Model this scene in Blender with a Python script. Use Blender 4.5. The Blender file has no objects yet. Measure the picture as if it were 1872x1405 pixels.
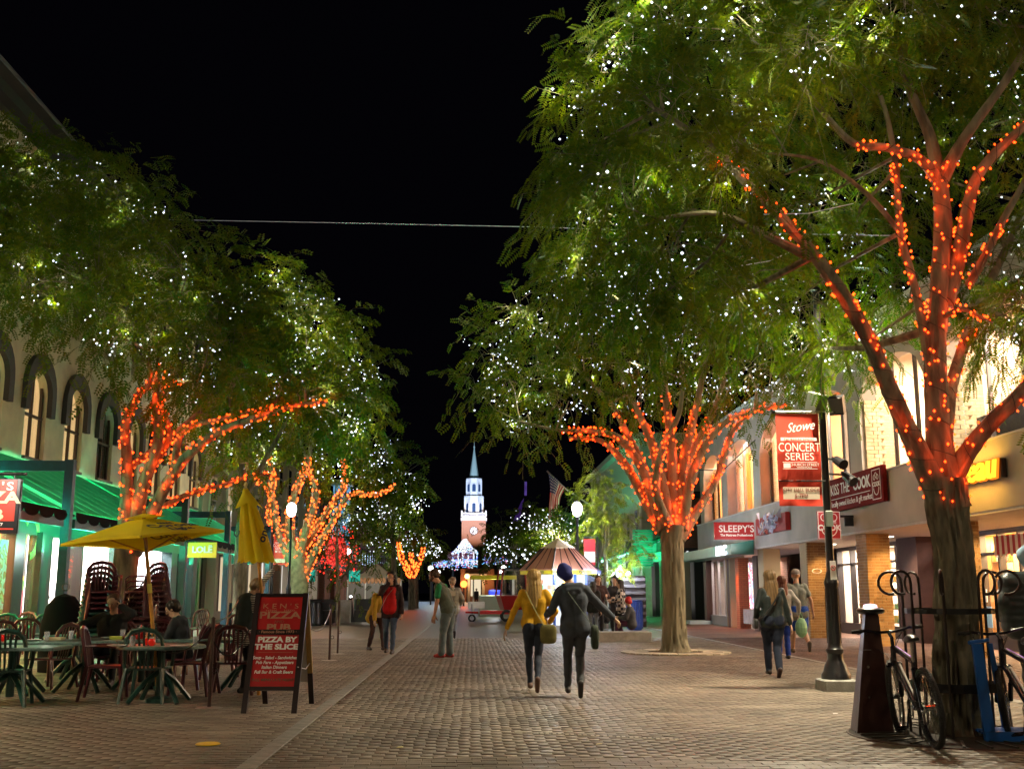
import bpy, bmesh, math, random
import numpy as np
from mathutils import Vector, Matrix, noise
SC = bpy.context.scene
PI = math.pi
R = math.radians
rnd = random.Random(7)
nr = np.random.RandomState(11)
# ------------------------------------------------------------------ camera, sky, exposure
F, CX, CY, H = 2000.0, 936.0, 702.5, 1.33
PITCH = math.atan((1082 - CY) / F)
YAW = math.atan((936 - 862) / (F / math.cos(PITCH)))
cam = bpy.data.cameras.new('camera')
co = bpy.data.objects.new('camera', cam)
SC.collection.objects.link(co)
SC.camera = co
co.location = (0, 0, H)
co.rotation_euler = (PI / 2 + PITCH, 0, -YAW)
cam.sensor_width = 36
cam.lens = 36 * F / 1872
cam.clip_start = 0.1
cam.clip_end = 3000
world = bpy.data.worlds.new('World')
SC.world = world
world.use_nodes = True
wn = world.node_tree
sky = wn.nodes.new('ShaderNodeTexSky')
sky.sky_type = 'NISHITA'
sky.sun_disc = False
sky.sun_elevation = R(-8)
sky.sun_rotation = R(200)
glow = wn.nodes.new('ShaderNodeMixRGB')
glow.blend_type = 'ADD'
glow.inputs[0].default_value = 1
glow.inputs[2].default_value = (.004, .0035, .0065, 1)
wn.links.new(sky.outputs[0], glow.inputs[1])
wn.links.new(glow.outputs[0], wn.nodes['Background'].inputs[0])
wn.nodes['Background'].inputs[1].default_value = 0.05
SC.view_settings.view_transform = 'Standard'
SC.view_settings.look = 'None'
SC.view_settings.exposure = 2.15
SC.view_settings.gamma = 1.0
try:
 SC.cycles.use_denoising = True
 SC.cycles.max_bounces = 5
 SC.cycles.diffuse_bounces = 2
 SC.cycles.glossy_bounces = 2
 SC.cycles.transmission_bounces = 3
 SC.cycles.transparent_max_bounces = 12
 SC.cycles.sample_clamp_indirect = 3.0
 SC.cycles.sample_clamp_direct = 30.0
 SC.cycles.caustics_reflective = False
 SC.cycles.caustics_refractive = False
except Exception:
 pass
def ray(px, py):
 x = (px - CX) / F
 z = -(py - CY) / F
 c, s = math.cos(PITCH), math.sin(PITCH)
 v = (x, c - s * z, s + c * z)
 c, s = math.cos(-YAW), math.sin(-YAW)
 return Vector((c * v[0] - s * v[1], s * v[0] + c * v[1], v[2]))
def G(px, py, z=0.0):
 r = ray(px, py)
 return r * ((z - H) / r.z) + Vector((0, 0, H))
def AY(px, py, Y):
 r = ray(px, py)
 return r * (Y / r.y) + Vector((0, 0, H))
def AX(px, py, X):
 r = ray(px, py)
 return r * (X / r.x) + Vector((0, 0, H))
# ------------------------------------------------------------------ materials
MATS = {}
def mat(name, col=(.5, .5, .5), rough=.6, metal=0., bump=0., bscale=20., var=0., vscale=6., spec=.5,
  emit=None, estr=0., trans=0., col2=None, stretch=None, alpha=1., sampling=None):
 if name in MATS:
  return MATS[name]
 m = bpy.data.materials.new(name)
 m.use_nodes = True
 nt = m.node_tree
 b = nt.nodes['Principled BSDF']
 b.inputs['Base Color'].default_value = (*col, 1)
 b.inputs['Roughness'].default_value = rough
 b.inputs['Metallic'].default_value = metal
 b.inputs['Specular IOR Level'].default_value = spec
 if emit is not None:
  b.inputs['Emission Color'].default_value = (*emit, 1)
  b.inputs['Emission Strength'].default_value = estr
 if alpha < 1:
  b.inputs['Alpha'].default_value = alpha
 tc = nt.nodes.new('ShaderNodeTexCoord')
 vec = tc.outputs['Object']
 if stretch:
  mp = nt.nodes.new('ShaderNodeMapping')
  mp.inputs['Scale'].default_value = stretch
  nt.links.new(vec, mp.inputs[0])
  vec = mp.outputs[0]
 if var or col2:
  n = nt.nodes.new('ShaderNodeTexNoise')
  n.inputs['Scale'].default_value = vscale
  n.inputs['Detail'].default_value = 5
  nt.links.new(vec, n.inputs['Vector'])
  r = nt.nodes.new('ShaderNodeValToRGB')
  a = tuple(max(0, c * (1 - var)) for c in col)
  e = col2 if col2 else tuple(min(1, c * (1 + var)) for c in col)
  r.color_ramp.elements[0].position = .35
  r.color_ramp.elements[1].position = .65
  r.color_ramp.elements[0].color = (*a, 1)
  r.color_ramp.elements[1].color = (*e, 1)
  nt.links.new(n.outputs[0], r.inputs[0])
  nt.links.new(r.outputs[0], b.inputs['Base Color'])
 if bump:
  n2 = nt.nodes.new('ShaderNodeTexNoise')
  n2.inputs['Scale'].default_value = bscale
  n2.inputs['Detail'].default_value = 4
  nt.links.new(vec, n2.inputs['Vector'])
  bp = nt.nodes.new('ShaderNodeBump')
  bp.inputs['Strength'].default_value = bump
  bp.inputs['Distance'].default_value = .02
  nt.links.new(n2.outputs[0], bp.inputs['Height'])
  nt.links.new(bp.outputs[0], b.inputs['Normal'])
 if sampling:
  m.cycles.emission_sampling = sampling
 MATS[name] = m
 return m
def random_mat(name, c1, c2, c3=None, rough=.7, bump=.2, bscale=60, spec=.4, flat=False):
 """colour varies from piece to piece (Object Info random) and a little inside each piece"""
 if name in MATS:
  return MATS[name]
 m = mat(name, c1, rough, bump=bump, bscale=bscale, spec=spec)
 nt = m.node_tree
 b = nt.nodes['Principled BSDF']
 oi = nt.nodes.new('ShaderNodeObjectInfo')
 at = nt.nodes.new('ShaderNodeAttribute')
 at.attribute_name = 'tint'
 ad = nt.nodes.new('ShaderNodeMath')
 ad.operation = 'ADD'
 nt.links.new(oi.outputs['Random'], ad.inputs[0])
 if flat: nt.links.remove(nt.links[-1])
 nt.links.new(at.outputs['Fac'], ad.inputs[1])
 fr = nt.nodes.new('ShaderNodeMath')
 fr.operation = 'FRACT'
 nt.links.new(ad.outputs[0], fr.inputs[0])
 r = nt.nodes.new('ShaderNodeValToRGB')
 r.color_ramp.elements[0].color = (*c1, 1)
 r.color_ramp.elements[1].color = (*c2, 1)
 if c3:
  e = r.color_ramp.elements.new(.5)
  e.color = (*c3, 1)
 nt.links.new(fr.outputs[0], r.inputs[0])
 n = nt.nodes.new('ShaderNodeTexNoise')
 n.inputs['Scale'].default_value = 9
 n.inputs['Detail'].default_value = 6
 geo = nt.nodes.new('ShaderNodeNewGeometry')
 nt.links.new(geo.outputs['Position'], n.inputs['Vector'])
 mr = nt.nodes.new('ShaderNodeMapRange')
 mr.inputs[3].default_value = .7
 mr.inputs[4].default_value = 1.3
 nt.links.new(n.outputs[0], mr.inputs[0])
 mx = nt.nodes.new('ShaderNodeMixRGB')
 mx.blend_type = 'MULTIPLY'
 mx.inputs[0].default_value = 1
 nt.links.new(r.outputs[0], mx.inputs[1])
 nt.links.new(mr.outputs[0], mx.inputs[2])
 ns = nt.nodes.new('ShaderNodeTexNoise')
 ns.inputs['Scale'].default_value = .75
 ns.inputs['Detail'].default_value = 7
 ns.inputs['Distortion'].default_value = .6
 nt.links.new(geo.outputs['Position'], ns.inputs['Vector'])
 ms = nt.nodes.new('ShaderNodeMapRange')
 ms.inputs[1].default_value = .35
 ms.inputs[2].default_value = .65
 ms.inputs[3].default_value = .62
 ms.inputs[4].default_value = 1.22
 nt.links.new(ns.outputs[0], ms.inputs[0])
 m3 = nt.nodes.new('ShaderNodeMixRGB')
 m3.blend_type = 'MULTIPLY'
 m3.inputs[0].default_value = 1
 nt.links.new(mx.outputs[0], m3.inputs[1])
 nt.links.new(ms.outputs[0], m3.inputs[2])
 nt.links.new(m3.outputs[0], b.inputs['Base Color'])
 mrr = nt.nodes.new('ShaderNodeMapRange')
 mrr.inputs[3].default_value = rough * .7
 mrr.inputs[4].default_value = min(1, rough * 1.35)
 nt.links.new(n.outputs[0], mrr.inputs[0])
 nt.links.new(mrr.outputs[0], b.inputs['Roughness'])
 return m
def brick_mat(name, c1, c2, mortar, scale=1., axis='XZ', bump=.6, rough=.8):
 """far walls only: bricks too small to pick apart in the photograph"""
 if name in MATS:
  return MATS[name]
 m = mat(name, c1, rough)
 nt = m.node_tree
 b = nt.nodes['Principled BSDF']
 tc = nt.nodes.new('ShaderNodeTexCoord')
 sx = nt.nodes.new('ShaderNodeSeparateXYZ')
 nt.links.new(tc.outputs['Object'], sx.inputs[0])
 ad = nt.nodes.new('ShaderNodeMath')
 nt.links.new(sx.outputs[0], ad.inputs[0])
 nt.links.new(sx.outputs[1], ad.inputs[1])
 cb = nt.nodes.new('ShaderNodeCombineXYZ')
 nt.links.new(ad.outputs[0], cb.inputs[0])
 nt.links.new(sx.outputs[2], cb.inputs[1])
 br = nt.nodes.new('ShaderNodeTexBrick')
 br.inputs['Scale'].default_value = scale
 br.inputs['Color1'].default_value = (*c1, 1)
 br.inputs['Color2'].default_value = (*c2, 1)
 br.inputs['Mortar'].default_value = (*mortar, 1)
 br.inputs['Mortar Size'].default_value = .008
 br.inputs['Brick Width'].default_value = .21
 br.inputs['Row Height'].default_value = .075
 nt.links.new(cb.outputs[0], br.inputs['Vector'])
 nt.links.new(br.outputs[0], b.inputs['Base Color'])
 bp = nt.nodes.new('ShaderNodeBump')
 bp.inputs['Strength'].default_value = bump
 bp.inputs['Distance'].default_value = .01
 bp.invert = True
 nt.links.new(br.outputs['Fac'], bp.inputs['Height'])
 nt.links.new(bp.outputs[0], b.inputs['Normal'])
 return m
def emat(name, col, s, sampling='AUTO'):
 if name in MATS:
  return MATS[name]
 m = bpy.data.materials.new(name)
 m.use_nodes = True
 nt = m.node_tree
 nt.nodes.remove(nt.nodes['Principled BSDF'])
 e = nt.nodes.new('ShaderNodeEmission')
 e.inputs[0].default_value = (*col, 1)
 e.inputs[1].default_value = s
 nt.links.new(e.outputs[0], nt.nodes['Material Output'].inputs[0])
 m.cycles.emission_sampling = sampling
 MATS[name] = m
 return m
def glass_mat(name='window_glass', tint=(.95, .97, 1), refl=.12):
 if name in MATS:
  return MATS[name]
 m = bpy.data.materials.new(name)
 m.use_nodes = True
 nt = m.node_tree
 nt.nodes.remove(nt.nodes['Principled BSDF'])
 t = nt.nodes.new('ShaderNodeBsdfTransparent')
 t.inputs[0].default_value = (*tint, 1)
 g = nt.nodes.new('ShaderNodeBsdfGlossy')
 g.inputs['Roughness'].default_value = .03
 mx = nt.nodes.new('ShaderNodeMixShader')
 lw = nt.nodes.new('ShaderNodeLayerWeight')
 lw.inputs[0].default_value = .5
 pw = nt.nodes.new('ShaderNodeMath')
 pw.operation = 'POWER'
 nt.links.new(lw.outputs['Facing'], pw.inputs[0])
 pw.inputs[1].default_value = 4
 ml = nt.nodes.new('ShaderNodeMath')
 ml.operation = 'MULTIPLY_ADD'
 nt.links.new(pw.outputs[0], ml.inputs[0])
 ml.inputs[1].default_value = .45
 ml.inputs[2].default_value = .04
 nt.links.new(ml.outputs[0], mx.inputs[0])
 nt.links.new(t.outputs[0], mx.inputs[1])
 nt.links.new(g.outputs[0], mx.inputs[2])
 nt.links.new(mx.outputs[0], nt.nodes['Material Output'].inputs[0])
 MATS[name] = m
 return m
def leaf_mat(name, c1, c2):
 if name in MATS:
  return MATS[name]
 m = bpy.data.materials.new(name)
 m.use_nodes = True
 nt = m.node_tree
 nt.nodes.remove(nt.nodes['Principled BSDF'])
 geo = nt.nodes.new('ShaderNodeNewGeometry')
 n = nt.nodes.new('ShaderNodeTexNoise')
 n.inputs['Scale'].default_value = .9
 n.inputs['Detail'].default_value = 3
 nt.links.new(geo.outputs['Position'], n.inputs['Vector'])
 ad = nt.nodes.new('ShaderNodeMath')
 ad.operation = 'MULTIPLY_ADD'
 nt.links.new(geo.outputs['Random Per Island'], ad.inputs[0])
 ad.inputs[1].default_value = .4
 nt.links.new(n.outputs[0], ad.inputs[2])
 r = nt.nodes.new('ShaderNodeValToRGB')
 r.color_ramp.elements[0].position = .4
 r.color_ramp.elements[1].position = .95
 r.color_ramp.elements[0].color = (*c1, 1)
 r.color_ramp.elements[1].color = (*c2, 1)
 nt.links.new(ad.outputs[0], r.inputs[0])
 d = nt.nodes.new('ShaderNodeBsdfDiffuse')
 t = nt.nodes.new('ShaderNodeBsdfTranslucent')
 g = nt.nodes.new('ShaderNodeBsdfGlossy')
 g.inputs['Roughness'].default_value = .45
 nt.links.new(r.outputs[0], d.inputs[0])
 nt.links.new(r.outputs[0], t.inputs[0])
 m1 = nt.nodes.new('ShaderNodeMixShader')
 m1.inputs[0].default_value = .4
 nt.links.new(d.outputs[0], m1.inputs[1])
 nt.links.new(t.outputs[0], m1.inputs[2])
 m2 = nt.nodes.new('ShaderNodeMixShader')
 m2.inputs[0].default_value = .025
 nt.links.new(m1.outputs[0], m2.inputs[1])
 nt.links.new(g.outputs[0], m2.inputs[2])
 nt.links.new(m2.outputs[0], nt.nodes['Material Output'].inputs[0])
 MATS[name] = m
 return m
# ------------------------------------------------------------------ objects and tags
def link(o):
 SC.collection.objects.link(o)
 return o
def tag(o, label=None, cat=None, group=None, kind=None):
 if label: o['label'] = label
 if cat: o['category'] = cat
 if group: o['group'] = group
 if kind: o['kind'] = kind
 return o
def empty(name, loc=(0, 0, 0), rz=0., label=None, cat=None, group=None):
 o = bpy.data.objects.new(name, None)
 o.empty_display_size = .1
 o.location = loc
 o.rotation_euler = (0, 0, rz)
 link(o)
 return tag(o, label, cat, group)
def meshobj(name, me, parent=None, loc=None, rot=None):
 o = bpy.data.objects.new(name, me)
 if parent: o.parent = parent
 if loc is not None: o.location = loc
 if rot is not None: o.rotation_euler = rot
 return link(o)
def copy_tree(o, parent=None, label=None):
 kids = [c for c in SC_CHILD.get(o.name, ())] if False else list(o.children)
 c = o.copy()
 link(c)
 c.parent = parent
 for k in kids:
  copy_tree(k, c)
 if label: c['label'] = label
 return c
def frame_from(d):
 d = Vector(d).normalized()
 up = Vector((0, 0, 1)) if abs(d.z) < .95 else Vector((0, 1, 0))
 a = d.cross(up).normalized()
 b = a.cross(d).normalized()
 return a, b
class MB:
 def __init__(self):
  self.v = []
  self.f = []
  self.m = []
 def add(self, vs, fs, mi=0):
  o = len(self.v)
  self.v.extend([tuple(x) for x in vs])
  self.f.extend([tuple(i + o for i in f) for f in fs])
  self.m.extend([mi] * len(fs))
  return self
 def box(self, c, s, mi=0, rz=0., rx=0., ry=0., taper=1.):
  hx, hy, hz = s[0] / 2, s[1] / 2, s[2] / 2
  M = Matrix.Rotation(rz, 3, 'Z') @ Matrix.Rotation(ry, 3, 'Y') @ Matrix.Rotation(rx, 3, 'X')
  vs = []
  for z in (-1, 1):
   t = taper if z > 0 else 1
   for x, y in ((-1, -1), (1, -1), (1, 1), (-1, 1)):
    p = M @ Vector((x * hx * t, y * hy * t, z * hz))
    vs.append((p.x + c[0], p.y + c[1], p.z + c[2]))
  return self.add(vs, [(3, 2, 1, 0), (4, 5, 6, 7), (0, 1, 5, 4), (1, 2, 6, 5), (2, 3, 7, 6), (3, 0, 4, 7)], mi)
 def b2(self, lo, hi, mi=0):
  return self.box([(a + b) / 2 for a, b in zip(lo, hi)], [abs(b - a) for a, b in zip(lo, hi)], mi)
 def bbox(self, c, s, bev, mi=0, rz=0.):
  """box with bevelled edges along the top and the four uprights"""
  hx, hy, hz = s[0] / 2, s[1] / 2, s[2] / 2
  b = bev
  ring = lambda i, z: [(-hx + i, -hy + i + b, z), (-hx + i + b, -hy + i, z), (hx - i - b, -hy + i, z), (hx - i, -hy + i + b, z),
                             (hx - i, hy - i - b, z), (hx - i - b, hy - i, z), (-hx + i + b, hy - i, z), (-hx + i, hy - i - b, z)]
  vs = ring(0, -hz) + ring(0, hz - b) + ring(b, hz)
  cz, sz = math.cos(rz), math.sin(rz)
  vs = [(c[0] + x * cz - y * sz, c[1] + x * sz + y * cz, c[2] + z) for x, y, z in vs]
  fs = [tuple(range(16, 24)), tuple(range(7, -1, -1))]
  for k in (0, 8):
   for i in range(8):
    j = (i + 1) % 8
    fs.append((k + i, k + j, k + 8 + j, k + 8 + i))
  return self.add(vs, fs, mi)
 def tube(self, pts, rad, n=8, mi=0, cap=True, flat=1.):
  pts = [Vector(p) for p in pts]
  if not hasattr(rad, '__len__'): rad = [rad] * len(pts)
  vs, fs = [], []
  a = None
  for i, p in enumerate(pts):
   d = (pts[min(i + 1, len(pts) - 1)] - pts[max(i - 1, 0)])
   d = d.normalized() if d.length > 1e-9 else Vector((0, 0, 1))
   if a is None:
    a, b = frame_from(d)
   else:
    a = (a - d * a.dot(d)).normalized()
    b = a.cross(d).normalized()
   for k in range(n):
    t = 2 * PI * k / n
    vs.append(p + a * (math.cos(t) * rad[i]) + b * (math.sin(t) * rad[i] * flat))
  for i in range(len(pts) - 1):
   for k in range(n):
    k2 = (k + 1) % n
    fs.append((i * n + k, i * n + k2, (i + 1) * n + k2, (i + 1) * n + k))
  if cap:
   fs.append(tuple(range(n)))
   fs.append(tuple(range(len(pts) * n - 1, (len(pts) - 1) * n - 1, -1)))
  return self.add(vs, fs, mi)
 def lathe(self, prof, n=16, c=(0, 0, 0), mi=0, cap=True):
  vs, fs = [], []
  for r, z in prof:
   for k in range(n):
    t = 2 * PI * k / n
    vs.append((c[0] + r * math.cos(t), c[1] + r * math.sin(t), c[2] + z))
  for i in range(len(prof) - 1):
   for k in range(n):
    k2 = (k + 1) % n
    fs.append((i * n + k, i * n + k2, (i + 1) * n + k2, (i + 1) * n + k))
  if cap:
   fs.append(tuple(range(n - 1, -1, -1)))
   fs.append(tuple(range((len(prof) - 1) * n, len(prof) * n)))
  return self.add(vs, fs, mi)
 def ell(self, c, r, n=12, mi=0):
  m = n // 2
  prof = [(math.sin(PI * i / m), -math.cos(PI * i / m)) for i in range(m + 1)]
  vs, fs = [], []
  for a, z in prof:
   for k in range(n):
    t = 2 * PI * k / n
    vs.append((c[0] + r[0] * a * math.cos(t), c[1] + r[1] * a * math.sin(t), c[2] + r[2] * z))
  for i in range(m):
   for k in range(n):
    k2 = (k + 1) % n
    fs.append((i * n + k, i * n + k2, (i + 1) * n + k2, (i + 1) * n + k))
  return self.add(vs, fs, mi)
 def poly(self, pts, mi=0, thick=None):
  """flat polygon; with thick (vector) it becomes a closed slab"""
  n = len(pts)
  if thick is None:
   return self.add(pts, [tuple(range(n))], mi)
  q = [tuple(Vector(p) + Vector(thick)) for p in pts]
  fs = [tuple(range(n - 1, -1, -1)), tuple(range(n, 2 * n))]
  for i in range(n):
   j = (i + 1) % n
   fs.append((i, j, n + j, n + i))
  return self.add(list(pts) + q, fs, mi)
 def torus(self, R_, r, n=24, k=8, M=None, mi=0, arc=2 * PI):
  closed = abs(arc - 2 * PI) < 1e-6
  cnt = n if closed else n + 1
  vs, fs = [], []
  for i in range(cnt):
   t = arc * i / n
   for j in range(k):
    s = 2 * PI * j / k
    p = Vector(((R_ + r * math.cos(s)) * math.cos(t), (R_ + r * math.cos(s)) * math.sin(t), r * math.sin(s)))
    vs.append(M @ p if M else p)
  for i in range(n):
   i2 = (i + 1) % cnt
   for j in range(k):
    j2 = (j + 1) % k
    fs.append((i * k + j, i2 * k + j, i2 * k + j2, i * k + j2))
  return self.add(vs, fs, mi)
 def mesh(self, name, mats, smooth=False):
  me = bpy.data.meshes.new(name)
  me.from_pydata(self.v, [], self.f)
  for m in (mats if isinstance(mats, (list, tuple)) else [mats]):
   me.materials.append(m)
  if any(self.m):
   me.polygons.foreach_set('material_index', self.m)
  bm = bmesh.new()
  bm.from_mesh(me)
  bmesh.ops.recalc_face_normals(bm, faces=bm.faces)
  bm.to_mesh(me)
  bm.free()
  if smooth:
   me.shade_smooth()
   try:
    me.set_sharp_from_angle(angle=R(40))
   except Exception:
    pass
  me.update()
  return me
 def obj(self, name, mats, parent=None, smooth=False, loc=None, rot=None):
  return meshobj(name, self.mesh(name, mats, smooth), parent, loc, rot)
def npmesh(name, V, Fq, mats, mi=None):
 """fast mesh from numpy: V (n,3), Fq (m,k) with k = 3 or 4"""
 me = bpy.data.meshes.new(name)
 n, m, k = len(V), len(Fq), Fq.shape[1]
 me.vertices.add(n)
 me.vertices.foreach_set('co', np.asarray(V, dtype=np.float32).ravel())
 me.loops.add(m * k)
 me.loops.foreach_set('vertex_index', np.asarray(Fq, dtype=np.int32).ravel())
 me.polygons.add(m)
 me.polygons.foreach_set('loop_start', np.arange(0, m * k, k, dtype=np.int32))
 for x in (mats if isinstance(mats, (list, tuple)) else [mats]):
  me.materials.append(x)
 if mi is not None:
  me.polygons.foreach_set('material_index', np.asarray(mi, dtype=np.int32))
 me.update(calc_edges=True)
 me.validate()
 return me
TXT = {}
def text(name, s, size, m, parent=None, loc=(0, 0, 0), rot=(PI / 2, 0, 0), ext=.004, align='CENTER', shear=0., sx=1., space=1., off=0.):
 key = (s, size, m.name, ext, shear, space, off)
 if key not in TXT:
  cu = bpy.data.curves.new(name, 'FONT')
  cu.body = s
  cu.size = size
  cu.extrude = ext
  cu.align_x = align
  cu.align_y = 'CENTER'
  cu.shear = shear
  cu.space_character = space
  cu.offset = off
  cu.resolution_u = 3
  tmp = bpy.data.objects.new('tmp', cu)
  SC.collection.objects.link(tmp)
  me = tmp.to_mesh()
  me = me.copy()
  me.name = name
  tmp.to_mesh_clear()
  bpy.data.objects.remove(tmp)
  bpy.data.curves.remove(cu)
  me.materials.clear()
  me.materials.append(m)
  TXT[key] = me
 o = meshobj(name, TXT[key], parent, loc, rot)
 o.scale = (sx, 1, 1)
 return o
def lamp(name, kind, loc, power, col, parent=None, size=.1, rot=None, spot=None, blend=.5, sy=None):
 l = bpy.data.lights.new(name, kind)
 l.energy = power
 l.color = col
 if kind == 'POINT': l.shadow_soft_size = size
 if kind == 'SPOT':
  l.shadow_soft_size = size
  l.spot_size = spot or R(60)
  l.spot_blend = blend
 if kind == 'AREA':
  l.size = size
  if sy:
   l.shape = 'RECTANGLE'
   l.size_y = sy
 o = bpy.data.objects.new(name, l)
 if parent: o.parent = parent
 o.location = loc
 if rot is not None: o.rotation_euler = rot
 return link(o)
def aim(o, target):
 d = Vector(target) - o.location
 o.rotation_euler = d.to_track_quat('-Z', 'Y').to_euler()
 return o
# shared materials
M_BLACK = mat('black_painted_iron', (.012, .012, .014), .3, bump=.08, bscale=60)
M_DARKGREEN = mat('dark_green_painted_steel', (.005, .03, .027), .4, var=.2)
M_TEAL = mat('blue_painted_steel', (.012, .05, .09), .4, var=.2)
M_STEEL = mat('brushed_steel', (.45, .45, .46), .3, metal=1)
M_WHITE = mat('white_paint', (.75, .75, .73), .5, var=.05)
M_WHITELET = mat('white_lettering', (.85, .84, .8), .5)
M_GLASS = glass_mat()
M_CONC = mat('concrete', (.3, .3, .28), .85, bump=.3, bscale=40, var=.15)
M_STUCCO = mat('grey_stucco', (.46, .42, .38), .9, bump=.35, bscale=70, var=.12, vscale=.9)
M_BARK = mat('bark', (.15, .135, .09), .95, bump=1.0, bscale=14, var=.45, vscale=10, stretch=(1, 1, .25))
M_DARK = mat('dark_interior', (.02, .02, .022), .8)
WARM = (1, .62, .3)
# ------------------------------------------------------------------ street: ground sheet, sidewalks, bricks
def paving_far_mat():
 """beyond the built bricks: courses too small to pick apart"""
 m = mat('far_brick_paving', (.12, .09, .07), .5)
 nt = m.node_tree
 b = nt.nodes['Principled BSDF']
 b.inputs['Roughness'].default_value = .42
 tc = nt.nodes.new('ShaderNodeTexCoord')
 br = nt.nodes.new('ShaderNodeTexBrick')
 br.inputs['Scale'].default_value = 1
 br.inputs['Color1'].default_value = (.1, .078, .052, 1)
 br.inputs['Color2'].default_value = (.15, .116, .078, 1)
 br.inputs['Mortar'].default_value = (.045, .036, .026, 1)
 br.inputs['Mortar Size'].default_value = .006
 br.inputs['Brick Width'].default_value = .2
 br.inputs['Row Height'].default_value = .1
 nt.links.new(tc.outputs['Object'], br.inputs['Vector'])
 nt.links.new(br.outputs[0], b.inputs['Base Color'])
 return m
M_PAVE = random_mat('paving_brick', (.12, .095, .07), (.23, .19, .145), (.17, .14, .104), rough=.5, bump=.25, bscale=50, spec=.5)
M_JOINT = mat('sand_joint', (.095, .074, .048), .95, bump=.4, bscale=80)
M_GRAN = mat('granite_strip', (.22, .21, .19), .55, bump=.3, bscale=60, var=.25, vscale=8)
M_SIDE = random_mat('sidewalk_brick', (.09, .045, .033), (.15, .08, .055), (.12, .06, .045), rough=.5, bump=.3)
g = MB()
g.add([(-900, -60, -.03), (900, -60, -.03), (900, 1500, -.03), (-900, 1500, -.03)], [(0, 1, 2, 3)])
tag(g.obj('ground', mat('far_ground', (.05, .045, .04), .9)), kind='structure')
NEAR, FARP = 7.0, 33.0
street = MB().add([(-17, -30, .001), (14, -30, .001), (14, FARP + .02, .001), (-17, FARP + .02, .001)], [(0, 1, 2, 3)]).obj('street', M_JOINT)
tag(street, kind='structure')
fs = MB().add([(-11, FARP, 0), (10, FARP, 0), (10, 170, 0), (-11, 170, 0)], [(0, 1, 2, 3)]).obj('far_street', paving_far_mat())
tag(fs, kind='structure')
# loose courses, every brick a solid block; the ones that show largest are parts of the street
bw, bl, gap = .1, .2, .004
pts = []
row = 0
y = NEAR
strips = (-1.80, -1.64), (6.66, 6.84)
holes = [(4.58, 10.57, .95)]
while y < FARP:
 half = y * .52 + .6
 x0 = math.floor((-half + .08 * y) / bl) * bl
 xend = half + .08 * y
 off = (row % 2) * bl / 2 + rnd.uniform(-.07, .07) * bl
 x = x0 + off
 while x < xend:
  l = bl
  xa, xb = x, x + l
  for s0, s1 in strips:
   if xb > s0 and xa < s1:
    if xa < s0: xb = s0
    elif xb > s1: xa = s1
    else: xa = xb
  if xb - xa > .03:
   cxp, cyp = (xa + xb) / 2, y + bw / 2
   if not any((cxp - h[0]) ** 2 + (cyp - h[1]) ** 2 < h[2] ** 2 for h in holes) and xb < 14:
    pts.append((cxp, cyp, xb - xa))
  x += bl
 y += bw
 row += 1
band = []
while len(band) < 400:
 band += [rnd.uniform(-.42, .42)] * rnd.choice((1, 1, 2, 3))
pts.sort(key=lambda p: math.hypot(p[0] - .3, p[1]))
bmk = {}
def brick_block(l, w, h, bev=.003):
 return MB().bbox((0, 0, -h / 2), (l - gap, w - gap, h), bev)
main_b = brick_block(bl, bw, .05).mesh('paving_brick', M_PAVE)
inview = [p for p in pts if abs((p[0] / p[1]) - .036) < .47 and p[1] > 8.3 and p[0] < 6.6 and abs(p[2] - bl) < 1e-4]
keyset = set()
for p in inview[:295]:
 keyset.add((round(p[0], 3), round(p[1], 3)))
 o = meshobj('paving_brick', main_b, street)
 o.location = (p[0], p[1], rnd.uniform(-.003, .002) + .006)
 o.rotation_euler = (rnd.uniform(-.008, .008), rnd.uniform(-.006, .006), rnd.uniform(-.01, .01))
# the rest as one joined part per paving kind
def joined_bricks(lst, name, m, parent, w, zoff=0.):
 base = MB()
 b_ = .0025
 hx, hy = .5 - gap / 2, w / 2 - gap / 2
 base.add([(-hx, -hy, -.04), (hx, -hy, -.04), (hx, hy, -.04), (-hx, hy, -.04), (-hx + b_, -hy + b_, 0), (hx - b_, -hy + b_, 0), (hx - b_, hy - b_, 0), (-hx + b_, hy - b_, 0)],
             [(4, 5, 6, 7), (0, 1, 5, 4), (1, 2, 6, 5), (2, 3, 7, 6), (3, 0, 4, 7)])
 V0 = np.array(base.v, dtype=np.float32)
 tri = []
 for f in base.f:
  for i in range(1, len(f) - 1): tri.append((f[0], f[i], f[i + 1]))
 T0 = np.array(tri, dtype=np.int32)
 n = len(lst)
 A = np.array(lst, dtype=np.float32)
 V = np.repeat(V0[None], n, 0)
 sc = A[:, 2][:, None]
 V[:, :, 0] = np.sign(V[:, :, 0]) * (np.abs(V[:, :, 0]) - .5) + np.sign(V[:, :, 0]) * sc * .5
 tilt = nr.uniform(-.006, .006, (n, 2)).astype(np.float32)
 V[:, :, 2] += V[:, :, 0] * tilt[:, :1] + V[:, :, 1] * tilt[:, 1:] + nr.uniform(-.0015, .001, (n, 1)) + zoff
 V[:, :, 0] += A[:, :1]
 V[:, :, 1] += A[:, 1:2]
 T = (T0[None] + (np.arange(n) * len(V0))[:, None, None]).reshape(-1, 3)
 me = npmesh(name, V.reshape(-1, 3), T, m)
 at = me.attributes.new('tint', 'FLOAT', 'FACE')
 tn = .25 + nr.uniform(-.13, .13, n)
 rows = np.floor(A[:, 1] / w).astype(int)
 tn = np.clip(tn + np.array([band[r % 400] for r in rows]) * .9 + .18, 0.02, .98)
 at.data.foreach_set('value', np.repeat(tn, len(T0)).astype(np.float32))
 o = meshobj(name, me, parent)
 return tag(o, kind='stuff')
rest = [p for p in pts if (round(p[0], 3), round(p[1], 3)) not in keyset]
joined_bricks([p for p in rest if p[0] < 6.7], 'paving_bricks', M_PAVE, street, bw, .006)
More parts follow.
